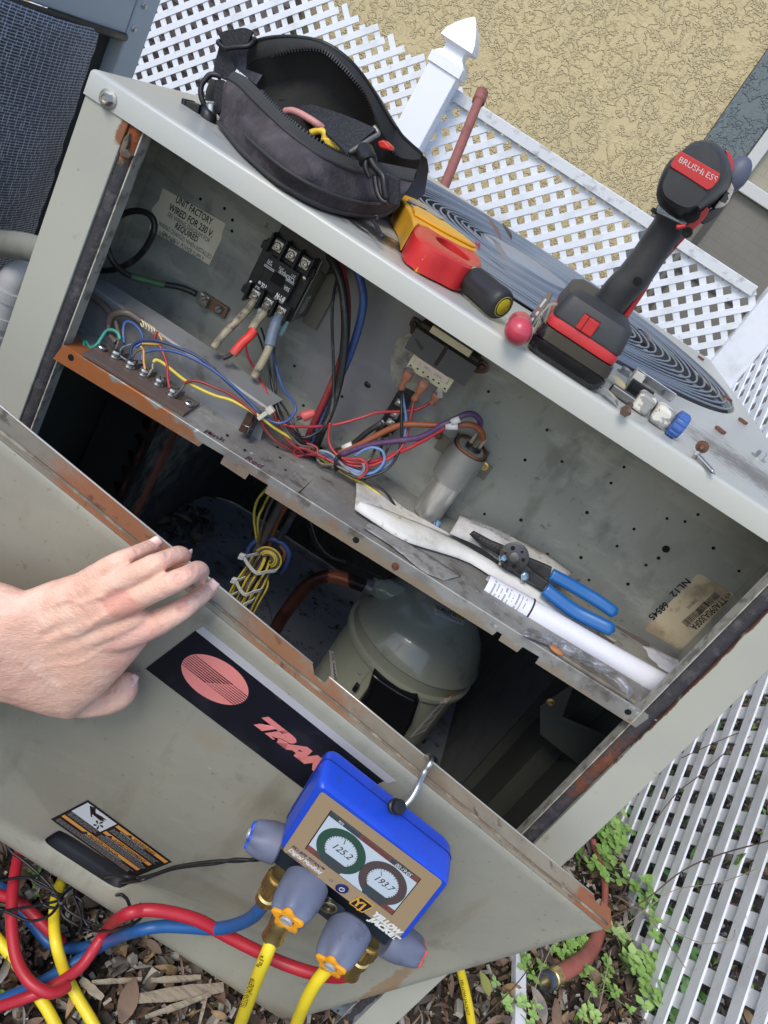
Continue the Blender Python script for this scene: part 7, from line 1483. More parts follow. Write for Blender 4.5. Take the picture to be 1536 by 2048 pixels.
for p, fl_ in (((1441, 860), 'dark brown flake on the lid right of the blue cutter knob'), ((1486, 842), 'red brown flake by the right end of the fan grille'), ((1456, 797), 'tiny rust flake touching the outer fan ring'), ((1402, 716), 'rust flake at the back rim of the grille under the white board')):
    bm = B(); c = at(*p, z=ZL + .002); obox(bm, c, V((.8, -.6, 0)), V((.6, .8, 0)), Z, .013, .008, .004); obj('leaf_flake', bm, M('rusty_flake', (.16, .06, .04), .8), None, bev=.001, label=fl_, cat='debris')
def single_leaf(p, z, L_, w, rot, mat, label, tilt=.2, curl=.2, kind=None, y=None, cat='leaf'):
    bm = B(); c = at(*p, z=z) if y is None else at(*p, y=y); leaf(bm, c, L_, w, rot, tilt, curl, 0); obj('leaf', bm, mat, smooth=True, label=label, cat=cat)
single_leaf((998, 502), ZL + .018, .040, .011, .9, LM[1], 'pale translucent curled leaf on the fan grille', .3, .06); single_leaf((985, 455), ZL + .02, .05, .012, 1.2, LM[5], 'brown twisted leaf at the back rim of the fan grille', .35, .06); single_leaf((1012, 462), ZL + .02, .04, .01, .9, LM[2], 'dark curled leaf hanging over the back rim of the grille', .3, .06)
single_leaf((1134, 594), ZL + .02, .028, .012, 2.4, M('fresh_yellow_green', (.3, .34, .07), .5), 'small yellow green leaf on the grille behind the drill battery', .6, .1); single_leaf((1285, 672), ZL + .02, .025, .008, 1.0, LM[5], 'small torn brown leaf on the grille right of the drill')
single_leaf((1229, 764), ZL + .003, .032, .010, .5, M('cream_leaf', (.55, .48, .28), .6), 'cream dry leaf beneath the drill battery beside the cutter', .1, .12); single_leaf((1212, 790), ZL + .003, .03, .009, 1.1, M('mottled_leaf', (.4, .37, .28), .6, lay=[((.08, .07, .05), 60, .5, .6, .9)]), 'mottled dry leaf under the corner of the drill battery', .1, .1)
# ================================================================ THINGS ON THE SHELF
m_doc = M('creased_dirty_paper', (.58, .57, .57), .7, lay=[((.3, .28, .26), 22, .42, .66, .75), ((.12, .11, .1), 55, .56, .68, .8), ((.66, .62, .5), 9, .5, .7, .6)], bump=[(.6, 30, .004), (.4, 80, .002)])
pz_ = zpt((700, 950), 4.267)
def sheet_px(top, bot, y0, y1, name, mat, label, cat, z0=.0, par=None, bulge=.006, n=24):
    T_, B_ = cur(top, n), cur(bot, n); rows = []
    for k in range(7):
        t = k / 6; r_ = []
        for i in range(n):
            a_ = at(T_[i][0], T_[i][1], z=.682 - y1) if y1 < 0 else at(T_[i][0], T_[i][1], y=y1); b_ = at(B_[i][0], B_[i][1], z=.682 - y0) if y0 < 0 else at(B_[i][0], B_[i][1], y=y0); r_.append(a_.lerp(b_, t) + V((0, -.3, 1)) * (bulge * math.sin(t * math.pi) + .0015 * mn.noise(V((i * .4, k * .9, 3)))))
        rows.append(r_)
    bm = B(); grid(bm, rows); o = obj(name, bm, mat, par, smooth=True, label=label, cat=cat); md = o.modifiers.new('t', 'SOLIDIFY'); md.thickness = .0006; return o
Q2 = lambda l: [pz_(a, b) for a, b in l]
sheet_px(Q2([(50, 70), (180, 90), (330, 170), (500, 300), (700, 420), (850, 510)]), Q2([(40, 290), (120, 300), (300, 380), (450, 420), (650, 450), (850, 530)]), -.003, -.006, 'paper', m_doc, 'grey stained paper under the folded sheet by the capacitor', 'paper', bulge=.002)
sheet_px(Q2([(80, 232), (250, 280), (480, 370), (700, 460), (900, 560), (1130, 690), (1300, 790), (1536, 935), (1700, 1040), (2000, 1270), (2250, 1430)]), Q2([(40, 295), (200, 400), (460, 560), (700, 640), (1000, 740), (1170, 850), (1350, 960), (1536, 1055), (1750, 1200), (2000, 1340), (2250, 1440)]), -.003, -.010, 'paper', M('folded_white_sheet', (.66, .65, .62), .6, lay=[((.4, .37, .33), 22, .5, .7, .6), ((.68, .6, .44), 12, .52, .7, .7), ((.15, .13, .12), 60, .62, .7, .8)], bump=[(.6, 25, .004), (.4, 70, .002)]), 'long folded white sheet creased along the middle of the shelf', 'paper', bulge=.005)
bkl = empty('curled_booklet', at(930, 1060, y=.14), 'stained curled instruction booklet lying under the pliers', 'booklet')
sheet_px(Q2([(935, 340), (1100, 400), (1300, 480), (1536, 600), (1700, 690), (1900, 830)]), Q2([(850, 500), (1000, 560), (1150, 640), (1300, 760), (1500, 900), (1700, 1010)]), .105, .150, 'cover', m_doc, None, None, par=bkl, bulge=.008)
for p, q_ in (((1000, 440), (1250, 560)), ((1010, 420), (1300, 545)), ((1020, 400), (1330, 530)), ((1150, 510), (1500, 640))):
    a_, b_ = at(*pz_(*p), y=.132), at(*pz_(*q_), y=.132); text('CONNECTOR CABLE CHART LVPD', a_ - Y * .004 + Z * .006, (b_ - a_).normalized(), (-Y).cross((b_ - a_).normalized()), .0028, m_gink, bkl, .02, sx=.8)
text('C138', at(*pz_(990, 450), y=.122), (at(*pz_(1040, 500), y=.122) - at(*pz_(990, 450), y=.122)).normalized(), Z, .004, m_gink, bkl)
sheet_px(Q2([(150, 400), (400, 520), (700, 700), (950, 860)]), Q2([(120, 450), (350, 600), (600, 800), (800, 900)]), -.0015, -.002, 'newsprint', M('grey_newsprint_mud', (.27, .26, .25), .8, lay=[((.15, .14, .13), 60, .45, .6, .9), ((.36, .36, .35), 90, .55, .7, .7)], bump=[(.4, 80, .002)]), 'muddy grey newsprint stuck flat on the shelf', 'paper', bulge=.0)
# rolled white document
tz = zpt((980, 1040), 3.84)
A_ = at(*pz_(1140, 950), y=.058); B2 = at(1325, 1374, y=.068)
D_ = (B2 - A_); LL = D_.length; D_.normalize(); a, b = basis(D_, Y)
RR = 27.5 * pxm(A_); roll = empty('rolled_document', A_, 'white rolled instruction document with a rubber band lying along the shelf front', 'rolled paper')
bm = B(); rings = []
for k in range(31):
    t = k / 30; rings.append(ring(A_ + D_ * (LL * t), a, b, RR * (1 + .02 * math.sin(t * 7)), RR * (.86 + .02 * math.sin(t * 5)), 36))
loft(bm, rings, cap=False)
sp_ = []
for i in range(26): th = i / 25 * 2.1 * math.pi; rr3 = RR * (.97 - .12 * i / 25); sp_.append((math.cos(th) * rr3, math.sin(th) * rr3 * .85))
loft(bm, [[A_ + D_ * (LL * t) + a * u + b * v for u, v in sp_] for t in (.002, .3)], cap=False, closed=False)
obj('sheet', bm, M('clean_white_paper', (.70, .71, .78), .55, bump=[(.25, 12, .004), (.15, 60, .001)]), roll, smooth=True)
bc = A_ + D_ * (LL * .245); bm = B(); tube(bm, ring(bc, a, b, RR * 1.02, RR * .88, 30), .0011, 6, smooth=False, closed=True); obj('rubber_band', bm, m_black, roll, smooth=True)
nv = (CAM - A_); nv = (nv - D_ * nv.dot(D_)).normalized(); upv = D_.cross(nv) * -1
upv = nv.cross(D_); upv = upv if upv.z > 0 else -upv
# print runs across the roll, wrapped on its curve
rr = random.Random(6); bm = B()
for j in range(9):
    t = .03 + j * .0215; ang = -1.0
    while ang < .75:
        w_ = rr.uniform(.05, .16)
        q4 = []
        for tt, aa in ((t, ang), (t, ang + w_), (t + (.006 if j % 3 else .009), ang + w_), (t + (.006 if j % 3 else .009), ang)):
            dirv = nv * math.cos(aa) + upv * math.sin(aa); pt = A_ + D_ * (LL * tt)
            ca_, cb_ = dirv.dot(a), dirv.dot(b); k_ = 1 / math.sqrt((ca_ / (RR * 1.008)) ** 2 + (cb_ / (RR * .872)) ** 2); q4.append(pt + dirv * (k_ + .0006))
        if rr.random() < .8 and not (j in (5, 8) and ang < -.1): bm.faces.new([bm.verts.new(p) for p in q4])
        ang += w_ + .03
obj('print_lines', bm, M('print_mid_grey', (.32, .32, .36), .6), roll)
# crushed tape and bar along the front, orange bit
bm = B(); a_, b_ = at(1115, 1300, z=zsh(.2) + .003), at(1270, 1398, z=zsh(.3) + .003); d_ = (b_ - a_).normalized(); obox(bm, (a_ + b_) / 2, d_, Z.cross(d_), Z, (b_ - a_).length, .016, .004); obj('hinge_bar', bm, M('muddy_bar', (.24, .21, .17), .6, .3, lay=[((.14, .12, .1), 40, .45, .65, .8)]), U, bev=.001)
m_tape = M('crumpled_foil_tape', (.42, .42, .44), .4, .5, lay=[((.22, .21, .2), 40, .45, .6, .8)], bump=[(1, 60, .004)])
bm = B(); rows = []
ct = cur([(1050, 1262), (1110, 1285), (1150, 1305), (1200, 1335), (1240, 1362), (1262, 1392)], 22)
for k in range(5): rows.append([at(p[0] + (k - 2) * 3, p[1] - (k - 2) * 4, z=zsh(.25) + .004 + .005 * abs(mn.noise(V((i * .6, k * .8, 1)))) + .001 * k) for i, p in enumerate(ct)])
grid(bm, rows); o = obj('crumpled_tape', bm, m_tape, None, label='crumpled grey foil tape along the shelf edge beneath the rolled document', cat='tape'); md = o.modifiers.new('t', 'SOLIDIFY'); md.thickness = .0006
bm = B(); sphere(bm, at(1113, 1301, z=zsh(.2) + .005), (.009, .005, .003)); obj('bark_chip', bm, M('orange_chip', (.4, .17, .07), .7), None, smooth=True, label='orange brown chip resting on the shelf lip', cat='debris')
# old foam/dirt by the pliers, card below
bm = B(); prism(bm, [at(a, b, y=.15) for a, b in ((1232, 1252), (1300, 1290), (1297, 1305), (1285, 1310), (1240, 1290), (1225, 1275))], Y * .004); obj('torn_foam', bm, M('brown_grey_foam', (.12, .1, .085), .9, bump=[(.6, 90, .003)]), None, bev=.001, label='torn brown foam scrap at the ends of the plier handles', cat='foam scrap')
sheet_px([(1215, 1262), (1260, 1280), (1310, 1298), (1362, 1322)], [(1205, 1285), (1255, 1305), (1310, 1330), (1366, 1358)], .12, .15, 'paper', M('flat_white_sheet', (.6, .61, .68), .6, lay=[((.3, .3, .32), 40, .5, .7, .6)]), 'flat white sheet under the far end of the rolled document', 'paper', bulge=0)
# ---- crimping pliers
plr = empty('crimping_pliers', at(1060, 1140, y=.1), 'black steel crimping pliers with long blue dipped handles on the papers', 'pliers')
m_pb = M('dipped_blue_grip', (.012, .115, .36), .28, coat=.4, lay=[((.01, .09, .29), 20, .5, .75, .5)]); m_pk = M('phosphated_steel', (.085, .083, .085), .42, .7, lay=[((.04, .04, .04), 60, .45, .65, .7), ((.2, .19, .18), 120, .62, .72, .6)], bump=[(.2, 200, .0006)])
YP = .098
def grip(path, wpx):
    rs = []; P = spline([at(a, b, y=q_) for a, b, q_ in path], 5); n_ = len(P); a0 = None
    for i, p in enumerate(P):
        t = i / (n_ - 1); d_ = (P[min(i + 1, n_ - 1)] - P[max(i - 1, 0)]).normalized(); n2 = (CAM - p); n2 = (n2 - d_ * n2.dot(d_)).normalized(); e_ = d_.cross(n2)
        w_ = wpx * pxm(p) * (1 if t < .9 else math.sqrt(max(.02, 1 - ((t - .9) / .1) ** 2))) * (1 + .05 * math.sin(t * 3)); rs.append(ring(p, e_, n2, w_, w_ * .62, 20, .4))
    bm = B(); loft(bm, rs); return obj('grip', bm, m_pb, plr, smooth=True)
grip([(1102, 1148, YP), (1130, 1163, YP), (1170, 1186, YP), (1205, 1208, YP - .002), (1234, 1229, YP - .004)], 12.5)
grip([(1090, 1178, YP - .012), (1115, 1198, YP - .014), (1150, 1223, YP - .016), (1190, 1243, YP - .018), (1230, 1262, YP - .02)], 14)
qz = zpt((980, 1040), 3.84)
def jaw(pts, y, th, nm, mat=m_pk): bm = B(); prism(bm, [at(*qz(a, b), y=y) for a, b in pts], Y * th); return obj(nm, bm, mat, plr, bev=.0007)
jaw([(-150, 105), (-130, 95), (0, 165), (120, 215), (215, 225), (270, 270), (300, 300), (420, 350), (475, 375), (455, 455), (340, 420), (270, 350), (200, 370), (140, 330), (80, 290), (-20, 220)], YP - .003, .006, 'upper_handle_arm')
jaw([(-160, 110), (-60, 200), (60, 270), (130, 320), (200, 350), (270, 340), (330, 400), (400, 450), (450, 480), (405, 540), (330, 490), (250, 440), (180, 390), (90, 310), (-60, 220)], YP - .010, .006, 'lower_handle_arm')
c = at(*qz(185, 280), y=YP - .012); nv2 = V((0, -1, .15)).normalized()
bm = B(); lathe(bm, c, nv2, [(0, .0165), (.002, .0165), (.0025, .0155), (.0025, .0001)], 26); hub = obj('pivot_plate', bm, m_pk, plr, smooth='auto')
bm = B(); lathe(bm, c + nv2 * .0026, nv2, [(0, .0055), (.001, .0055), (.0014, .0045), (.0014, .0001)], 18); obj('pivot_rivet', bm, M('grey_rivet', (.16, .155, .15), .4, .8), plr, smooth='auto')
ax1, ax2 = X, nv2.cross(X)
for th, q_ in ((.3, .0022), (1.2, .0016), (2.3, .0026), (3.3, .0014), (4.3, .0024), (5.3, .0028)):
    bm = B(); lathe(bm, c + nv2 * .0026 + (ax1 * math.cos(th) + ax2 * math.sin(th)) * .0105, nv2, [(0, q_), (.0002, q_), (.0002, .0001)], 12); obj('gauge_hole', bm, m_hole, plr)
bm = B(); 
for i in range(7):
    p = at(*qz(-70 + i * 26, 140 + i * 14), y=YP - .0036); obox(bm, p, (at(1010, 1060, y=.1) - at(960, 1035, y=.1)).normalized(), Y, Z, .003, .001, .003)
obj('jaw_teeth', bm, M('grey_rivet', (0,) * 3), plr)
for p, l_ in (((1005, 1115), 'zinc screw perched on the papers left of the plier pivot'), ((1049, 1152), 'zinc screw resting on the papers below the plier pivot'), ((874, 1047), 'zinc screw at the foot of the capacitor')):
    A_ = at(*p, y=.085 if p[0] > 900 else .12); s_ = empty('screw', A_, l_, 'screw'); bm = B(); lathe(bm, A_, V((.3, -.8, .5)), [(0, .005), (.001, .005), (.0012, .0036), (.0042, .0036), (.0045, .0001)], 6); obj('head', bm, M('zinc_bluish', (.45, .55, .55), .25, 1), s_); bm = B(); cyl(bm, A_, A_ - V((-.25, -.3, .85)) * .012, .0018, 8); obj('thread', bm, m_steel, s_)
# ================================================================ HAND ON THE PANEL
def hp(px, py, d): return pp(px, py, d)
def hring(l_, r_, d, thick, n=24, sq=.15):
    L3_, R3_ = hp(*l_, d), hp(*r_, d); c = (L3_ + R3_) / 2; hx = (R3_ - L3_) / 2; return ring(c, hx.normalized(), pn_, hx.length, thick, n, sq)
hb_ = B()
def hl(st):     # station: left px, right px, height off the panel, half thickness
    b = B(); loft(b, [hring(*s_) for s_ in st]); m2 = bpy.data.meshes.new('t'); bmesh.ops.recalc_face_normals(b, faces=b.faces); b.to_mesh(m2); b.free(); hb_.from_mesh(m2); bpy.data.meshes.remove(m2)
def hfing(pts):   # (px, py, off, radius px)
    P = spline([hp(a, b_, c_) for a, b_, c_, r_ in pts], 5); Rr = spline([V((r_ * 1.07 * pxm(hp(a, b_, c_)), 0, 0)) for a, b_, c_, r_ in pts], 5); n_ = len(P); T0 = None; b = B(); rs = []
    for i, p in enumerate(P):
        d_ = (P[min(i + 1, n_ - 1)] - P[max(i - 1, 0)]).normalized(); e_ = d_.cross(pn_).normalized(); f_ = e_.cross(d_).normalized(); rs.append(ring(p, e_, f_, Rr[i].x, Rr[i].x * .92, 16))
    # round tip
    d_ = (P[-1] - P[-2]).normalized(); e_ = d_.cross(pn_).normalized(); f_ = e_.cross(d_).normalized(); rl = Rr[-1].x
    for k in (.4, .7, .9, .99): rs.append(ring(P[-1] + d_ * (rl * math.sin(k * 1.57)), e_, f_, rl * math.cos(k * 1.57), rl * .92 * math.cos(k * 1.57), 16))
    loft(b, rs); bmesh.ops.recalc_face_normals(b, faces=b.faces); m2 = bpy.data.meshes.new('t'); b.to_mesh(m2); b.free(); hb_.from_mesh(m2); bpy.data.meshes.remove(m2)
hl([((-420, 1130), (-400, 1420), .075, .036), ((-200, 1145), (-190, 1408), .07, .034), ((-60, 1165), (-60, 1394), .065, .031), ((0, 1181), (-2, 1384), .062, .028), ((32, 1191), (34, 1394), .060, .026), ((58, 1182), (70, 1410), .056, .024), ((85, 1170), (112, 1424), .051, .0235), ((118, 1160), (150, 1432), .047, .022), ((150, 1148), (192, 1402), .048, .0195), ((178, 1140), (222, 1372), .048, .0175), ((198, 1134), (250, 1342), .047, .0155), ((216, 1134), (276, 1312), .046, .0135), ((234, 1142), (296, 1286), .045, .011)])
hfing([(120, 1205, .054, 24), (175, 1178, .053, 22), (212, 1158, .051, 19)]); hfing([(130, 1240, .058, 26), (200, 1210, .056, 25), (256, 1186, .053, 21)]); hfing([(140, 1285, .057, 28), (215, 1255, .055, 27), (272, 1232, .051, 23)])
# metacarpal ridges and fingers: little, ring, middle, index
hfing([(70, 1215, .055, 30), (150, 1180, .050, 27), (196, 1146, .049, 21), (232, 1124, .046, 19), (262, 1110, .037, 17), (290, 1099, .022, 16.5), (309, 1091, .008, 16)])
hfing([(80, 1245, .058, 32), (160, 1210, .055, 27), (222, 1172, .053, 24), (265, 1150, .052, 22), (305, 1130, .049, 20.5), (335, 1117, .036, 19), (357, 1109, .022, 18.5), (368, 1112, .006, 15)])
hfing([(85, 1280, .058, 32), (170, 1240, .057, 28), (245, 1207, .055, 27), (300, 1184, .054, 24), (356, 1160, .051, 22), (384, 1146, .038, 20.5), (398, 1140, .022, 19), (402, 1148, .004, 15)])
hfing([(90, 1320, .056, 34), (175, 1290, .053, 30), (262, 1266, .051, 29), (312, 1246, .047, 26), (362, 1220, .042, 21.5), (392, 1198, .028, 19.5), (412, 1182, .012, 17.5), (420, 1176, .004, 16)])
# thumb
hfing([(75, 1365, .048, 36), (120, 1385, .042, 40), (165, 1400, .036, 36), (205, 1402, .030, 29), (234, 1391, .025, 29), (248, 1378, .022, 26), (253, 1368, .020, 23)])
hfing([(180, 1350, .040, 30), (215, 1340, .038, 22), (240, 1318, .036, 16)])
# knuckles and tendons
for a, b_, c_, r_ in ((190, 1158, .058, 17), (225, 1180, .066, 20), (246, 1212, .070, 22), (262, 1262, .062, 22), (232, 1122, .052, 14), (305, 1128, .056, 16.5), (358, 1156, .059, 18), (362, 1214, .052, 17)):
    p = hp(a, b_, c_ - .0150); q = r_ * pxm(p); b = B(); sphere(b, p, (q, q, q * .85), u=14, v=9); m2 = bpy.data.meshes.new('t'); b.to_mesh(m2); b.free(); hb_.from_mesh(m2); bpy.data.meshes.remove(m2)
def tend(pts, r_):
    b = B(); tube(b, [hp(*p) for p in pts], r_, 8, 5); m2 = bpy.data.meshes.new('t'); b.to_mesh(m2); b.free(); hb_.from_mesh(m2); bpy.data.meshes.remove(m2)
me = bpy.data.meshes.new('hand_src'); bmesh.ops.recalc_face_normals(hb_, faces=hb_.faces); hb_.to_mesh(me); hb_.free()
tmp = bpy.data.objects.new('tmp', me); COL.objects.link(tmp)
rm = tmp.modifiers.new('r', 'REMESH'); rm.mode = 'VOXEL'; rm.voxel_size = .0013
sm = tmp.modifiers.new('s', 'SMOOTH'); sm.factor = .5; sm.iterations = 16
bpy.context.view_layer.update()
me2 = bpy.data.meshes.new_from_object(tmp.evaluated_get(bpy.context.evaluated_depsgraph_get())); bpy.data.objects.remove(tmp)
# fine relief: knuckle creases, tendons, veins
crs = []
def crease(px, py, d, dx, dy, amp, wd, L_): crs.append((hp(px, py, d), (hp(px + dx, py + dy, d) - hp(px, py, d)).normalized(), amp, wd, L_))
for px, py, d in ((232, 1117, .05), (305, 1124, .056), (358, 1152, .06), (362, 1212, .052)):
    for k in (-6, -2, 2, 6): crease(px + k * .9, py - k * .4, d, -.5, -1, -.00042, .0009, .0075)
for px, py, d in ((275, 1102, .04), (334, 1106, .05), (388, 1136, .05), (396, 1190, .035)):
    for k in (-2, 2): crease(px + k, py - k * .5, d, -.5, -1, -.0003, .0008, .005)
for px, py in ((240, 1385), (228, 1380), (215, 1384)): crease(px, py, .04, .4, -1, -.0004, .0012, .008)
rid = [([(70, 1262, .08), (140, 1232, .075), (225, 1178, .07)], .0007, .0036), ([(75, 1285, .08), (160, 1255, .076), (246, 1212, .072)], .0009, .0036), ([(80, 1310, .08), (170, 1292, .072), (262, 1262, .065)], .0007, .004), ([(66, 1240, .08), (120, 1205, .07), (190, 1158, .06)], .0006, .0035),
       ([(95, 1215, .08), (130, 1200, .075), (165, 1205, .07), (205, 1190, .066)], .0007, .0018), ([(120, 1262, .08), (160, 1268, .075), (195, 1240, .072), (222, 1225, .07)], .0007, .0019), ([(60, 1340, .07), (110, 1330, .07), (160, 1325, .066), (215, 1290, .06)], .0007, .002), ([(20, 1300, .08), (70, 1345, .07), (120, 1375, .06)], .0009, .003)]
rid = [([V(p) for p in spline([hp(*q) for q in P], 6)], a_, w_) for P, a_, w_ in rid]
import numpy as np
nv_ = len(me2.vertices); co = np.empty(nv_ * 3); no = np.empty(nv_ * 3); me2.vertices.foreach_get('co', co); me2.vertices.foreach_get('normal', no); co = co.reshape(-1, 3); no = no.reshape(-1, 3)
tw_ = np.array(CAM) - co; tw_ /= np.linalg.norm(tw_, axis=1)[:, None]; front = (no * tw_).sum(1) > 0; dsp = np.zeros(nv_)
for c_, d_, am, wd, L_ in crs:
    r_ = co - np.array(c_); r_ -= tw_ * (r_ * tw_).sum(1)[:, None]; al = r_ @ np.array(d_); ac = np.linalg.norm(r_ - al[:, None] * np.array(d_), axis=1)
    dsp += np.where(np.abs(al) < L_, 2.6 * am * np.exp(-(ac / wd) ** 2) * (1 - (al / L_) ** 2), 0)
for P, am, wd in rid:
    best = np.full(nv_, 9.); ti = np.zeros(nv_)
    for i, p in enumerate(P):
        r_ = co - np.array(p); r_ -= tw_ * (r_ * tw_).sum(1)[:, None]; q = np.linalg.norm(r_, axis=1); m_ = q < best; best[m_] = q[m_]; ti[m_] = i / len(P)
    dsp += am * np.exp(-(best / wd) ** 2) * np.clip(np.minimum(ti * 5, (1 - ti) * 6 + .2), 0, 1)
nz3 = np.array([.00022 * mn.noise(V(c) * 260) + .00035 * mn.noise(V(c) * 90) for c in co])
co += no * np.where(front, dsp + nz3, 0)[:, None]; me2.vertices.foreach_set('co', co.ravel())
for f in me2.polygons: f.use_smooth = True
m_skin = M('light_skin', (.88, .53, .40), .48, spec=.35, sss=.0, lay=[((.92, .62, .50), 30, .45, .65, .6), ((.70, .36, .28), 60, .55, .75, .35), ((.76, .36, .29), 22, .45, .68, .55), ((.72, .28, .23), 30, .42, .6, .55, None, (hp(245, 1212, .06), .016)), ((.72, .28, .23), 60, .42, .6, .7, None, (hp(360, 1155, .06), .009)), ((.72, .28, .23), 40, .42, .6, .55, None, (hp(305, 1126, .06), .008)), ((.72, .28, .23), 40, .42, .6, .55, None, (hp(362, 1214, .05), .009)), ((.78, .42, .38), 20, .4, .6, .5, None, (hp(270, 1270, .05), .02))], bump=[(.8, 330, .0011, (1, 1, 2.6)), (.6, 800, .0006), (.4, 110, .0016)])
me2.materials.clear(); me2.materials.append(m_skin)
hc0 = hp(60, 1290, .06)
for v in me2.vertices: v.co -= hc0
me2.name = 'person'
person = link('person', me2, loc=hc0, label='bare light skinned left hand and forearm of a person resting fingers on the panel edge', cat='person')
m_nail = M('finger_nail', (.84, .56, .49), .25, coat=.3, lay=[((.85, .72, .68), 30, .6, .7, .5)])
def nail(pa, off, dirpx, w_, l_, tilt, nm='fingernail'):
    c = hp(*pa, off); d_ = (hp(pa[0] + dirpx[0], pa[1] + dirpx[1], off) - c).normalized(); n_ = (pn_ * math.cos(tilt) + d_ * math.sin(tilt)).normalized(); d_ = (d_ - n_ * d_.dot(n_)).normalized(); e_ = d_.cross(n_)
    bm = B(); rows = []
    for k in range(7):
        t = k / 6 * 2 - 1; ww = w_ * (1 - .25 * max(0, t) ** 2 - .18 * max(0, -t) ** 3)
        rows.append([c + d_ * (t * l_) + e_ * (ww * s_) + n_ * (-.45 * ww * s_ * s_ - .12 * l_ * max(0, t) ** 2) for s_ in [i / 4 - 1 for i in range(9)]])
    grid(bm, rows); o = obj(nm, bm, m_nail, person, smooth=True); md = o.modifiers.new('t', 'SOLIDIFY'); md.thickness = .0007; md.offset = 0
nail((310, 1087), .0145, (12, -5), .0043, .0050, .6); nail((423, 1174), .0125, (8, -6), .0047, .0054, .6); nail((378, 1112), .009, (6, 3), .0042, .0050, 1.35); nail((266, 1360), .020, (5, -9), .004, .0055, 1.2)
# ================================================================ WEEDS, TWIGS AND LITTER DETAIL
rr = random.Random(21)
m_wd = leafmat('clover_green', (.24, .42, .10)); m_wd2 = leafmat('clover_pale', (.34, .52, .17)); m_stem = M('green_stem', (.16, .22, .07), .6)
def weed(base, h, n, spread, label, cat='weed', size=.012, seed=0):
    r2 = random.Random(seed); root = empty('weed', base, label, cat, 'green weeds growing along the lattice'); bs = B(); bl2 = B()
    for i in range(max(6, int(n * .7))):
        a_ = r2.uniform(0, 6.3); q_ = r2.uniform(.2, 1) * spread; tip = base + V((math.cos(a_) * q_, math.sin(a_) * q_, h * r2.uniform(.5, 1)))
        tube(bs, [base + V((r2.uniform(-.01, .01), r2.uniform(-.01, .01), 0)), base.lerp(tip, .5) + Z * h * .2, tip], .0008, 4, 3)
        k0 = r2.uniform(0, 6)
        for k in range(3):
            t = k0 + k * 2.09; s = size * r2.uniform(.8, 1.25); dirv = V((math.cos(t), math.sin(t), r2.uniform(-.2, .25))); side = V((-dirv.y, dirv.x, r2.uniform(-.2, .2)))
            P = [tip, tip + dirv * s * .25 + side * s * .36, tip + dirv * s * .65 + side * s * .46, tip + dirv * s * 1.2 + Z * .001, tip + dirv * s * .65 - side * s * .46, tip + dirv * s * .25 - side * s * .36]
            c = bl2.verts.new(tip + dirv * s * .55 - Z * .0015); vs = [bl2.verts.new(p) for p in P]
            for j in range(6):
                f = bl2.faces.new((c, vs[j], vs[(j + 1) % 6])); f.smooth = True
    obj('stem', bs, m_stem, root, smooth=True); obj('foliage', bl2, m_wd if seed % 3 else m_wd2, root)
for i, (px, py, h, n, sp__, lb_) in enumerate([(1175, 1650, .07, 16, .06, 'clump of green clover right beside the post above the old hose'), (1205, 1700, .06, 20, .06, 'bright green clover clump by the corner of the lattice'), (1180, 1745, .07, 18, .05, 'green clover leaning over the faded hose'), (1218, 1620, .05, 8, .05, 'small green sprout between the post and the lattice top edge'),
    (1262, 1850, .09, 22, .06, 'leafy weed standing against the lattice beside the panel corner'), (1290, 1900, .08, 20, .06, 'leafy weed spreading in front of the lattice foot'), (1240, 1935, .06, 22, .06, 'green clover patch right of the brass hose coupling'), (1270, 1985, .07, 22, .06, 'large pale green clover clump near the lattice foot'), (1190, 1985, .04, 18, .06, 'low clover patch at the bottom beside the dry leaves'), (1300, 2040, .07, 18, .06, 'green clover at the bottom against the lattice'),
    (1115, 1905, .03, 26, .05, 'dense tiny clover patch just above the hose coupling'), (1060, 1960, .03, 14, .04, 'tiny clover sprouts over the white edging strip'), (1010, 2010, .03, 16, .05, 'tiny clover sprouts on the black soil at the bottom'), (1130, 1880, .03, 16, .04, 'small clover patch tucked under the panel corner'), (1330, 1990, .05, 10, .05, 'green weed poking through the lattice holes'), (1160, 2030, .03, 12, .04, 'sparse clover among dry leaves at the bottom edge')]):
    weed(G(px, py, .012), h, n, sp__, lb_, seed=i, size=.011 if h < .05 else .016)
# fern and green ground cover behind the lattice
fr = empty('fern', V((.95, .55, .02)), 'small bright green fern frond poking through the right lattice', 'fern')
bm = B(); f0 = at(1478, 1710, x=.852); f1 = f0 + V((-.03, -.055, .02))
for i in range(13):
    t = i / 12; c = f0.lerp(f1, t); L_ = .022 * (1 - t * .75)
    for s_ in (-1, 1):
        d_ = (V((0, -.3, .8 * s_)) + (f1 - f0).normalized() * .6).normalized(); e_ = d_.cross(X).normalized()
        bm.faces.new([bm.verts.new(p) for p in (c, c + d_ * L_ * .5 + e_ * .0022, c + d_ * L_, c + d_ * L_ * .5 - e_ * .0022)])
obj('frond', bm, M('fern_green', (.22, .42, .08), .5), fr)
bm = B(); tube(bm, [V((.93, .62, .02)), f0, f1], .0008, 5, 3); obj('stem', bm, m_stem, fr)
def garea(r): return r.uniform(.88, 2.0), r.uniform(-.1, 2.0)
litter('ground_cover', 900, garea, [leafmat('cover_green', (.1, .24, .04)), leafmat('cover_light', (.22, .36, .08))], (.02, .045), lambda r, x, y: r.uniform(.03, .06), mixw=[3, 2], seed=31)
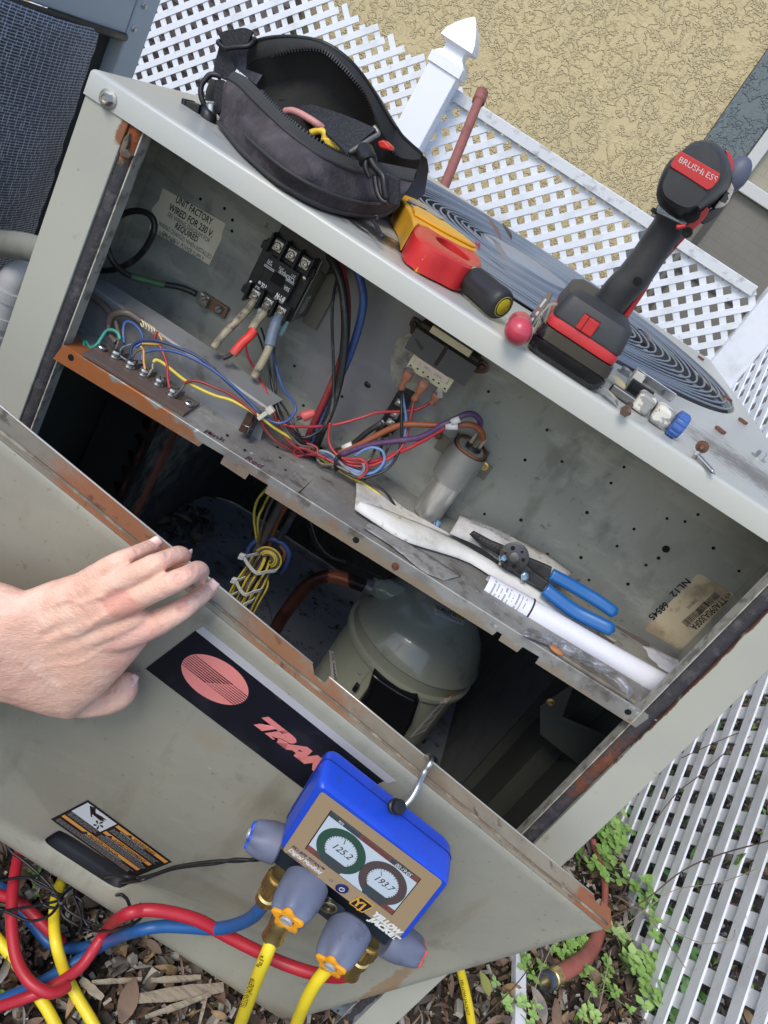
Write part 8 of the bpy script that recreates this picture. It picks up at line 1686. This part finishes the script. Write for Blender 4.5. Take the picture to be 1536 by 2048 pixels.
# bigger single leaves and chips on the ground in front
for (p, L_, w_, rot, mt, lb_) in (((255, 2000), .05, .014, .3, LM[0], 'pointed rosy brown leaf upright on the wood chips'), ((1075, 2010), .055, .016, .8, LM[1], 'broad pale grey dry leaf below the hose coupling'), ((1110, 2030), .05, .012, .2, LM[0], 'brown lance shaped leaf left of the clover at the bottom'), ((968, 1968), .035, .012, .9, M('yellow_green_leaf', (.3, .3, .08), .6), 'yellowing round leaf near the yellow hose')):
    single_leaf(p, .035, L_, w_, rot, mt, lb_, .25, .1)
m_wood = M('grey_wood_splinter', (.36, .3, .22), .8, lay=[((.2, .16, .12), 30, .45, .65, .8, (1, 6, 1))], bump=[(.6, 120, .002, (1, 6, 1))])
for i, (a_, b_, w_, lb_) in enumerate((((272, 1998), (445, 1975), .018, 'largest pale split wood chip at the bottom left'), ((182, 1966), (282, 1960), .006, 'thin pale wood sliver beside the yellow hose'), ((300, 1962), (400, 1956), .008, 'short grey wood chip above the largest chip'), ((420, 1960), (395, 2060), .004, 'straight straw stalk crossing the wood chips'), ((290, 2035), (420, 1990), .008, 'long brown bark strip below the largest chip'), ((160, 1960), (205, 1998), .010, 'short brown bark piece near the red hose loop'))):
    A_, B2 = G(*a_, .035), G(*b_, .035); d_ = (B2 - A_).normalized(); s_ = Z.cross(d_); L_ = (B2 - A_).length; r2 = random.Random(i); bm = B()
    rs = []
    for k in range(9):
        t = k / 8; ww = w_ * (.6 + .4 * math.sin(t * 3.1)) * r2.uniform(.8, 1.1) / 2; c = A_.lerp(B2, t); rs.append([c - s_ * ww, c - s_ * ww * .8 + Z * .003, c + s_ * ww * .8 + Z * (.003 + .002 * r2.random()), c + s_ * ww])
    loft(bm, rs); obj('wood_chip', bm, m_wood, label=lb_, cat='wood chip')
# faded garden hose with a brass coupling
m_gh = M('faded_red_hose', (.36, .11, .085), .55, lay=[((.22, .08, .06), 18, .45, .7, .8), ((.42, .2, .16), 50, .55, .75, .5)], bump=[(.2, 60, .002)])
gh = empty('garden_hose', G(1150, 1900, 0), 'faded red garden hose end with a brass coupling under the panel corner', 'hose')
ghp = [G(1185, 1680, .05), G(1198, 1720, .045), G(1210, 1770, .04), G(1206, 1830, .036), G(1196, 1870, .036), G(1176, 1908, .037), G(1150, 1930, .038), G(1112, 1952, .04)]
bm = B(); tube(bm, ghp, (lambda t: .0065 + .008 * min(1, max(0, t - .35) * 3)), 16, 6); obj('tube', bm, m_gh, gh, smooth=True)
hd_ = (ghp[-1] - ghp[-2]).normalized(); e0_ = ghp[-1]
bm = B(); lathe(bm, e0_ - hd_ * .004, hd_, [(0, .0152), (.001, .0162), (.018, .0160), (.019, .0148), (.024, .0148)], 26); obj('ferrule', bm, m_brass, gh, smooth='auto')
bm = B(); lathe(bm, e0_ + hd_ * .017, hd_, [(0, .0150), (.003, .0165), (.006, .0150), (.009, .0165), (.012, .0152), (.015, .0165), (.018, .0158), (.018, .0125), (.002, .012), (.002, .0001)], 26); obj('coupling', bm, M('grey_blue_coupling', (.12, .14, .18), .35, .7), gh, smooth='auto')
bm = B(); A_, B2 = G(1038, 1900, .022), G(1036, 2100, .022); d_ = (B2 - A_).normalized(); obox(bm, (A_ + B2) / 2, d_, Z.cross(d_), Z, (B2 - A_).length, .021, .016); obj('edging_strip', bm, m_white, bev=.002, label='white plastic edging strip on the soil at the bottom', cat='edging')
# bare twigs and tendrils in front of the lattice
m_tw = M('dry_twig', (.10, .06, .045), .8); m_tw2 = M('pale_twig', (.3, .25, .2), .8)
tw = lambda pts, r_, mt, lb_: obj('twig', tube(B(), pts, r_, 5, 5), mt, smooth=True, label=lb_, cat='twig')
wx_ = lambda a, b, x: at(a, b, x=x)
tw([wx_(1210, 1840, .72), wx_(1290, 1800, .76), wx_(1360, 1745, .79), wx_(1430, 1712, .81), wx_(1536, 1682, .83), wx_(1600, 1665, .84)], .0012, m_tw, 'long dark twig crossing the lattice from the panel corner')
tw([wx_(1215, 1830, .70), wx_(1245, 1790, .72), wx_(1270, 1730, .75), wx_(1300, 1660, .78), wx_(1350, 1590, .80), wx_(1400, 1550, .82), wx_(1470, 1490, .84), wx_(1540, 1455, .85)], .0010, m_tw, 'thin twig climbing steeply across the lattice')
tw([wx_(1363, 1516, .80), wx_(1430, 1485, .82), wx_(1480, 1465, .84), wx_(1536, 1452, .85)], .0009, m_tw, 'fine twig beside the right post near the top of the lattice')
tw([wx_(1225, 1870, .72), wx_(1290, 1820, .76), wx_(1350, 1780, .79), wx_(1440, 1765, .82), wx_(1520, 1735, .84)], .0008, m_tw2, 'pale tendril curving over the lower lattice')
tw([wx_(1230, 1790, .7), wx_(1330, 1850, .75), wx_(1400, 1885, .79), wx_(1460, 1880, .82), wx_(1470, 1860, .83)], .0008, m_tw2, 'pale tendril looping across the lattice holes')
tw([wx_(1370, 1935, .8), wx_(1310, 1850, .78), wx_(1250, 1790, .76)], .0009, m_tw2, 'straight pale stem across the leafy weed'); tw([G(955, 2048, .03), G(1040, 1960, .05), G(1100, 1870, .06)], .001, m_tw, 'dark twig lying over the white edging strip')
tw([G(1060, 2048, .02), G(1075, 1960, .05), G(1110, 1880, .08)], .0009, m_tw2, 'pale straw stalk near the hose coupling'); tw([G(1190, 2060, .02), G(1210, 1960, .06), G(1222, 1900, .08)], .0009, m_tw2, 'pale straw stalk rising from the clover')
tw([G(960, 1952, .03), G(1010, 1985, .035), G(1060, 2030, .03), G(1090, 2060, .03)], .0012, m_tw, 'brown stick lying across the black soil at the bottom')
# far neighbour seen through the left lattice
fn = empty('louvred_unit', V((-1.3, 2.75, 0)), 'ribbed grey equipment cabinet glimpsed through the left lattice', 'equipment cabinet')
for k in range(24):
    bm = B(); zz = .15 + k * .042; prism(bm, [V((-2.2, 2.75, zz)), V((-1.42, 2.75, zz)), V((-1.42, 2.73, zz + .028)), V((-2.2, 2.73, zz + .028))], Y * .004); obj('louvre', bm, M('pinkish_grey_louvre', (.42, .37, .38), .5), fn)
bm = B(); box(bm, (-2.2, 2.76, 0), (-1.42, 2.9, 1.18)); obj('cabinet', bm, M('cabinet_dark', (.11, .1, .1), .6), fn)
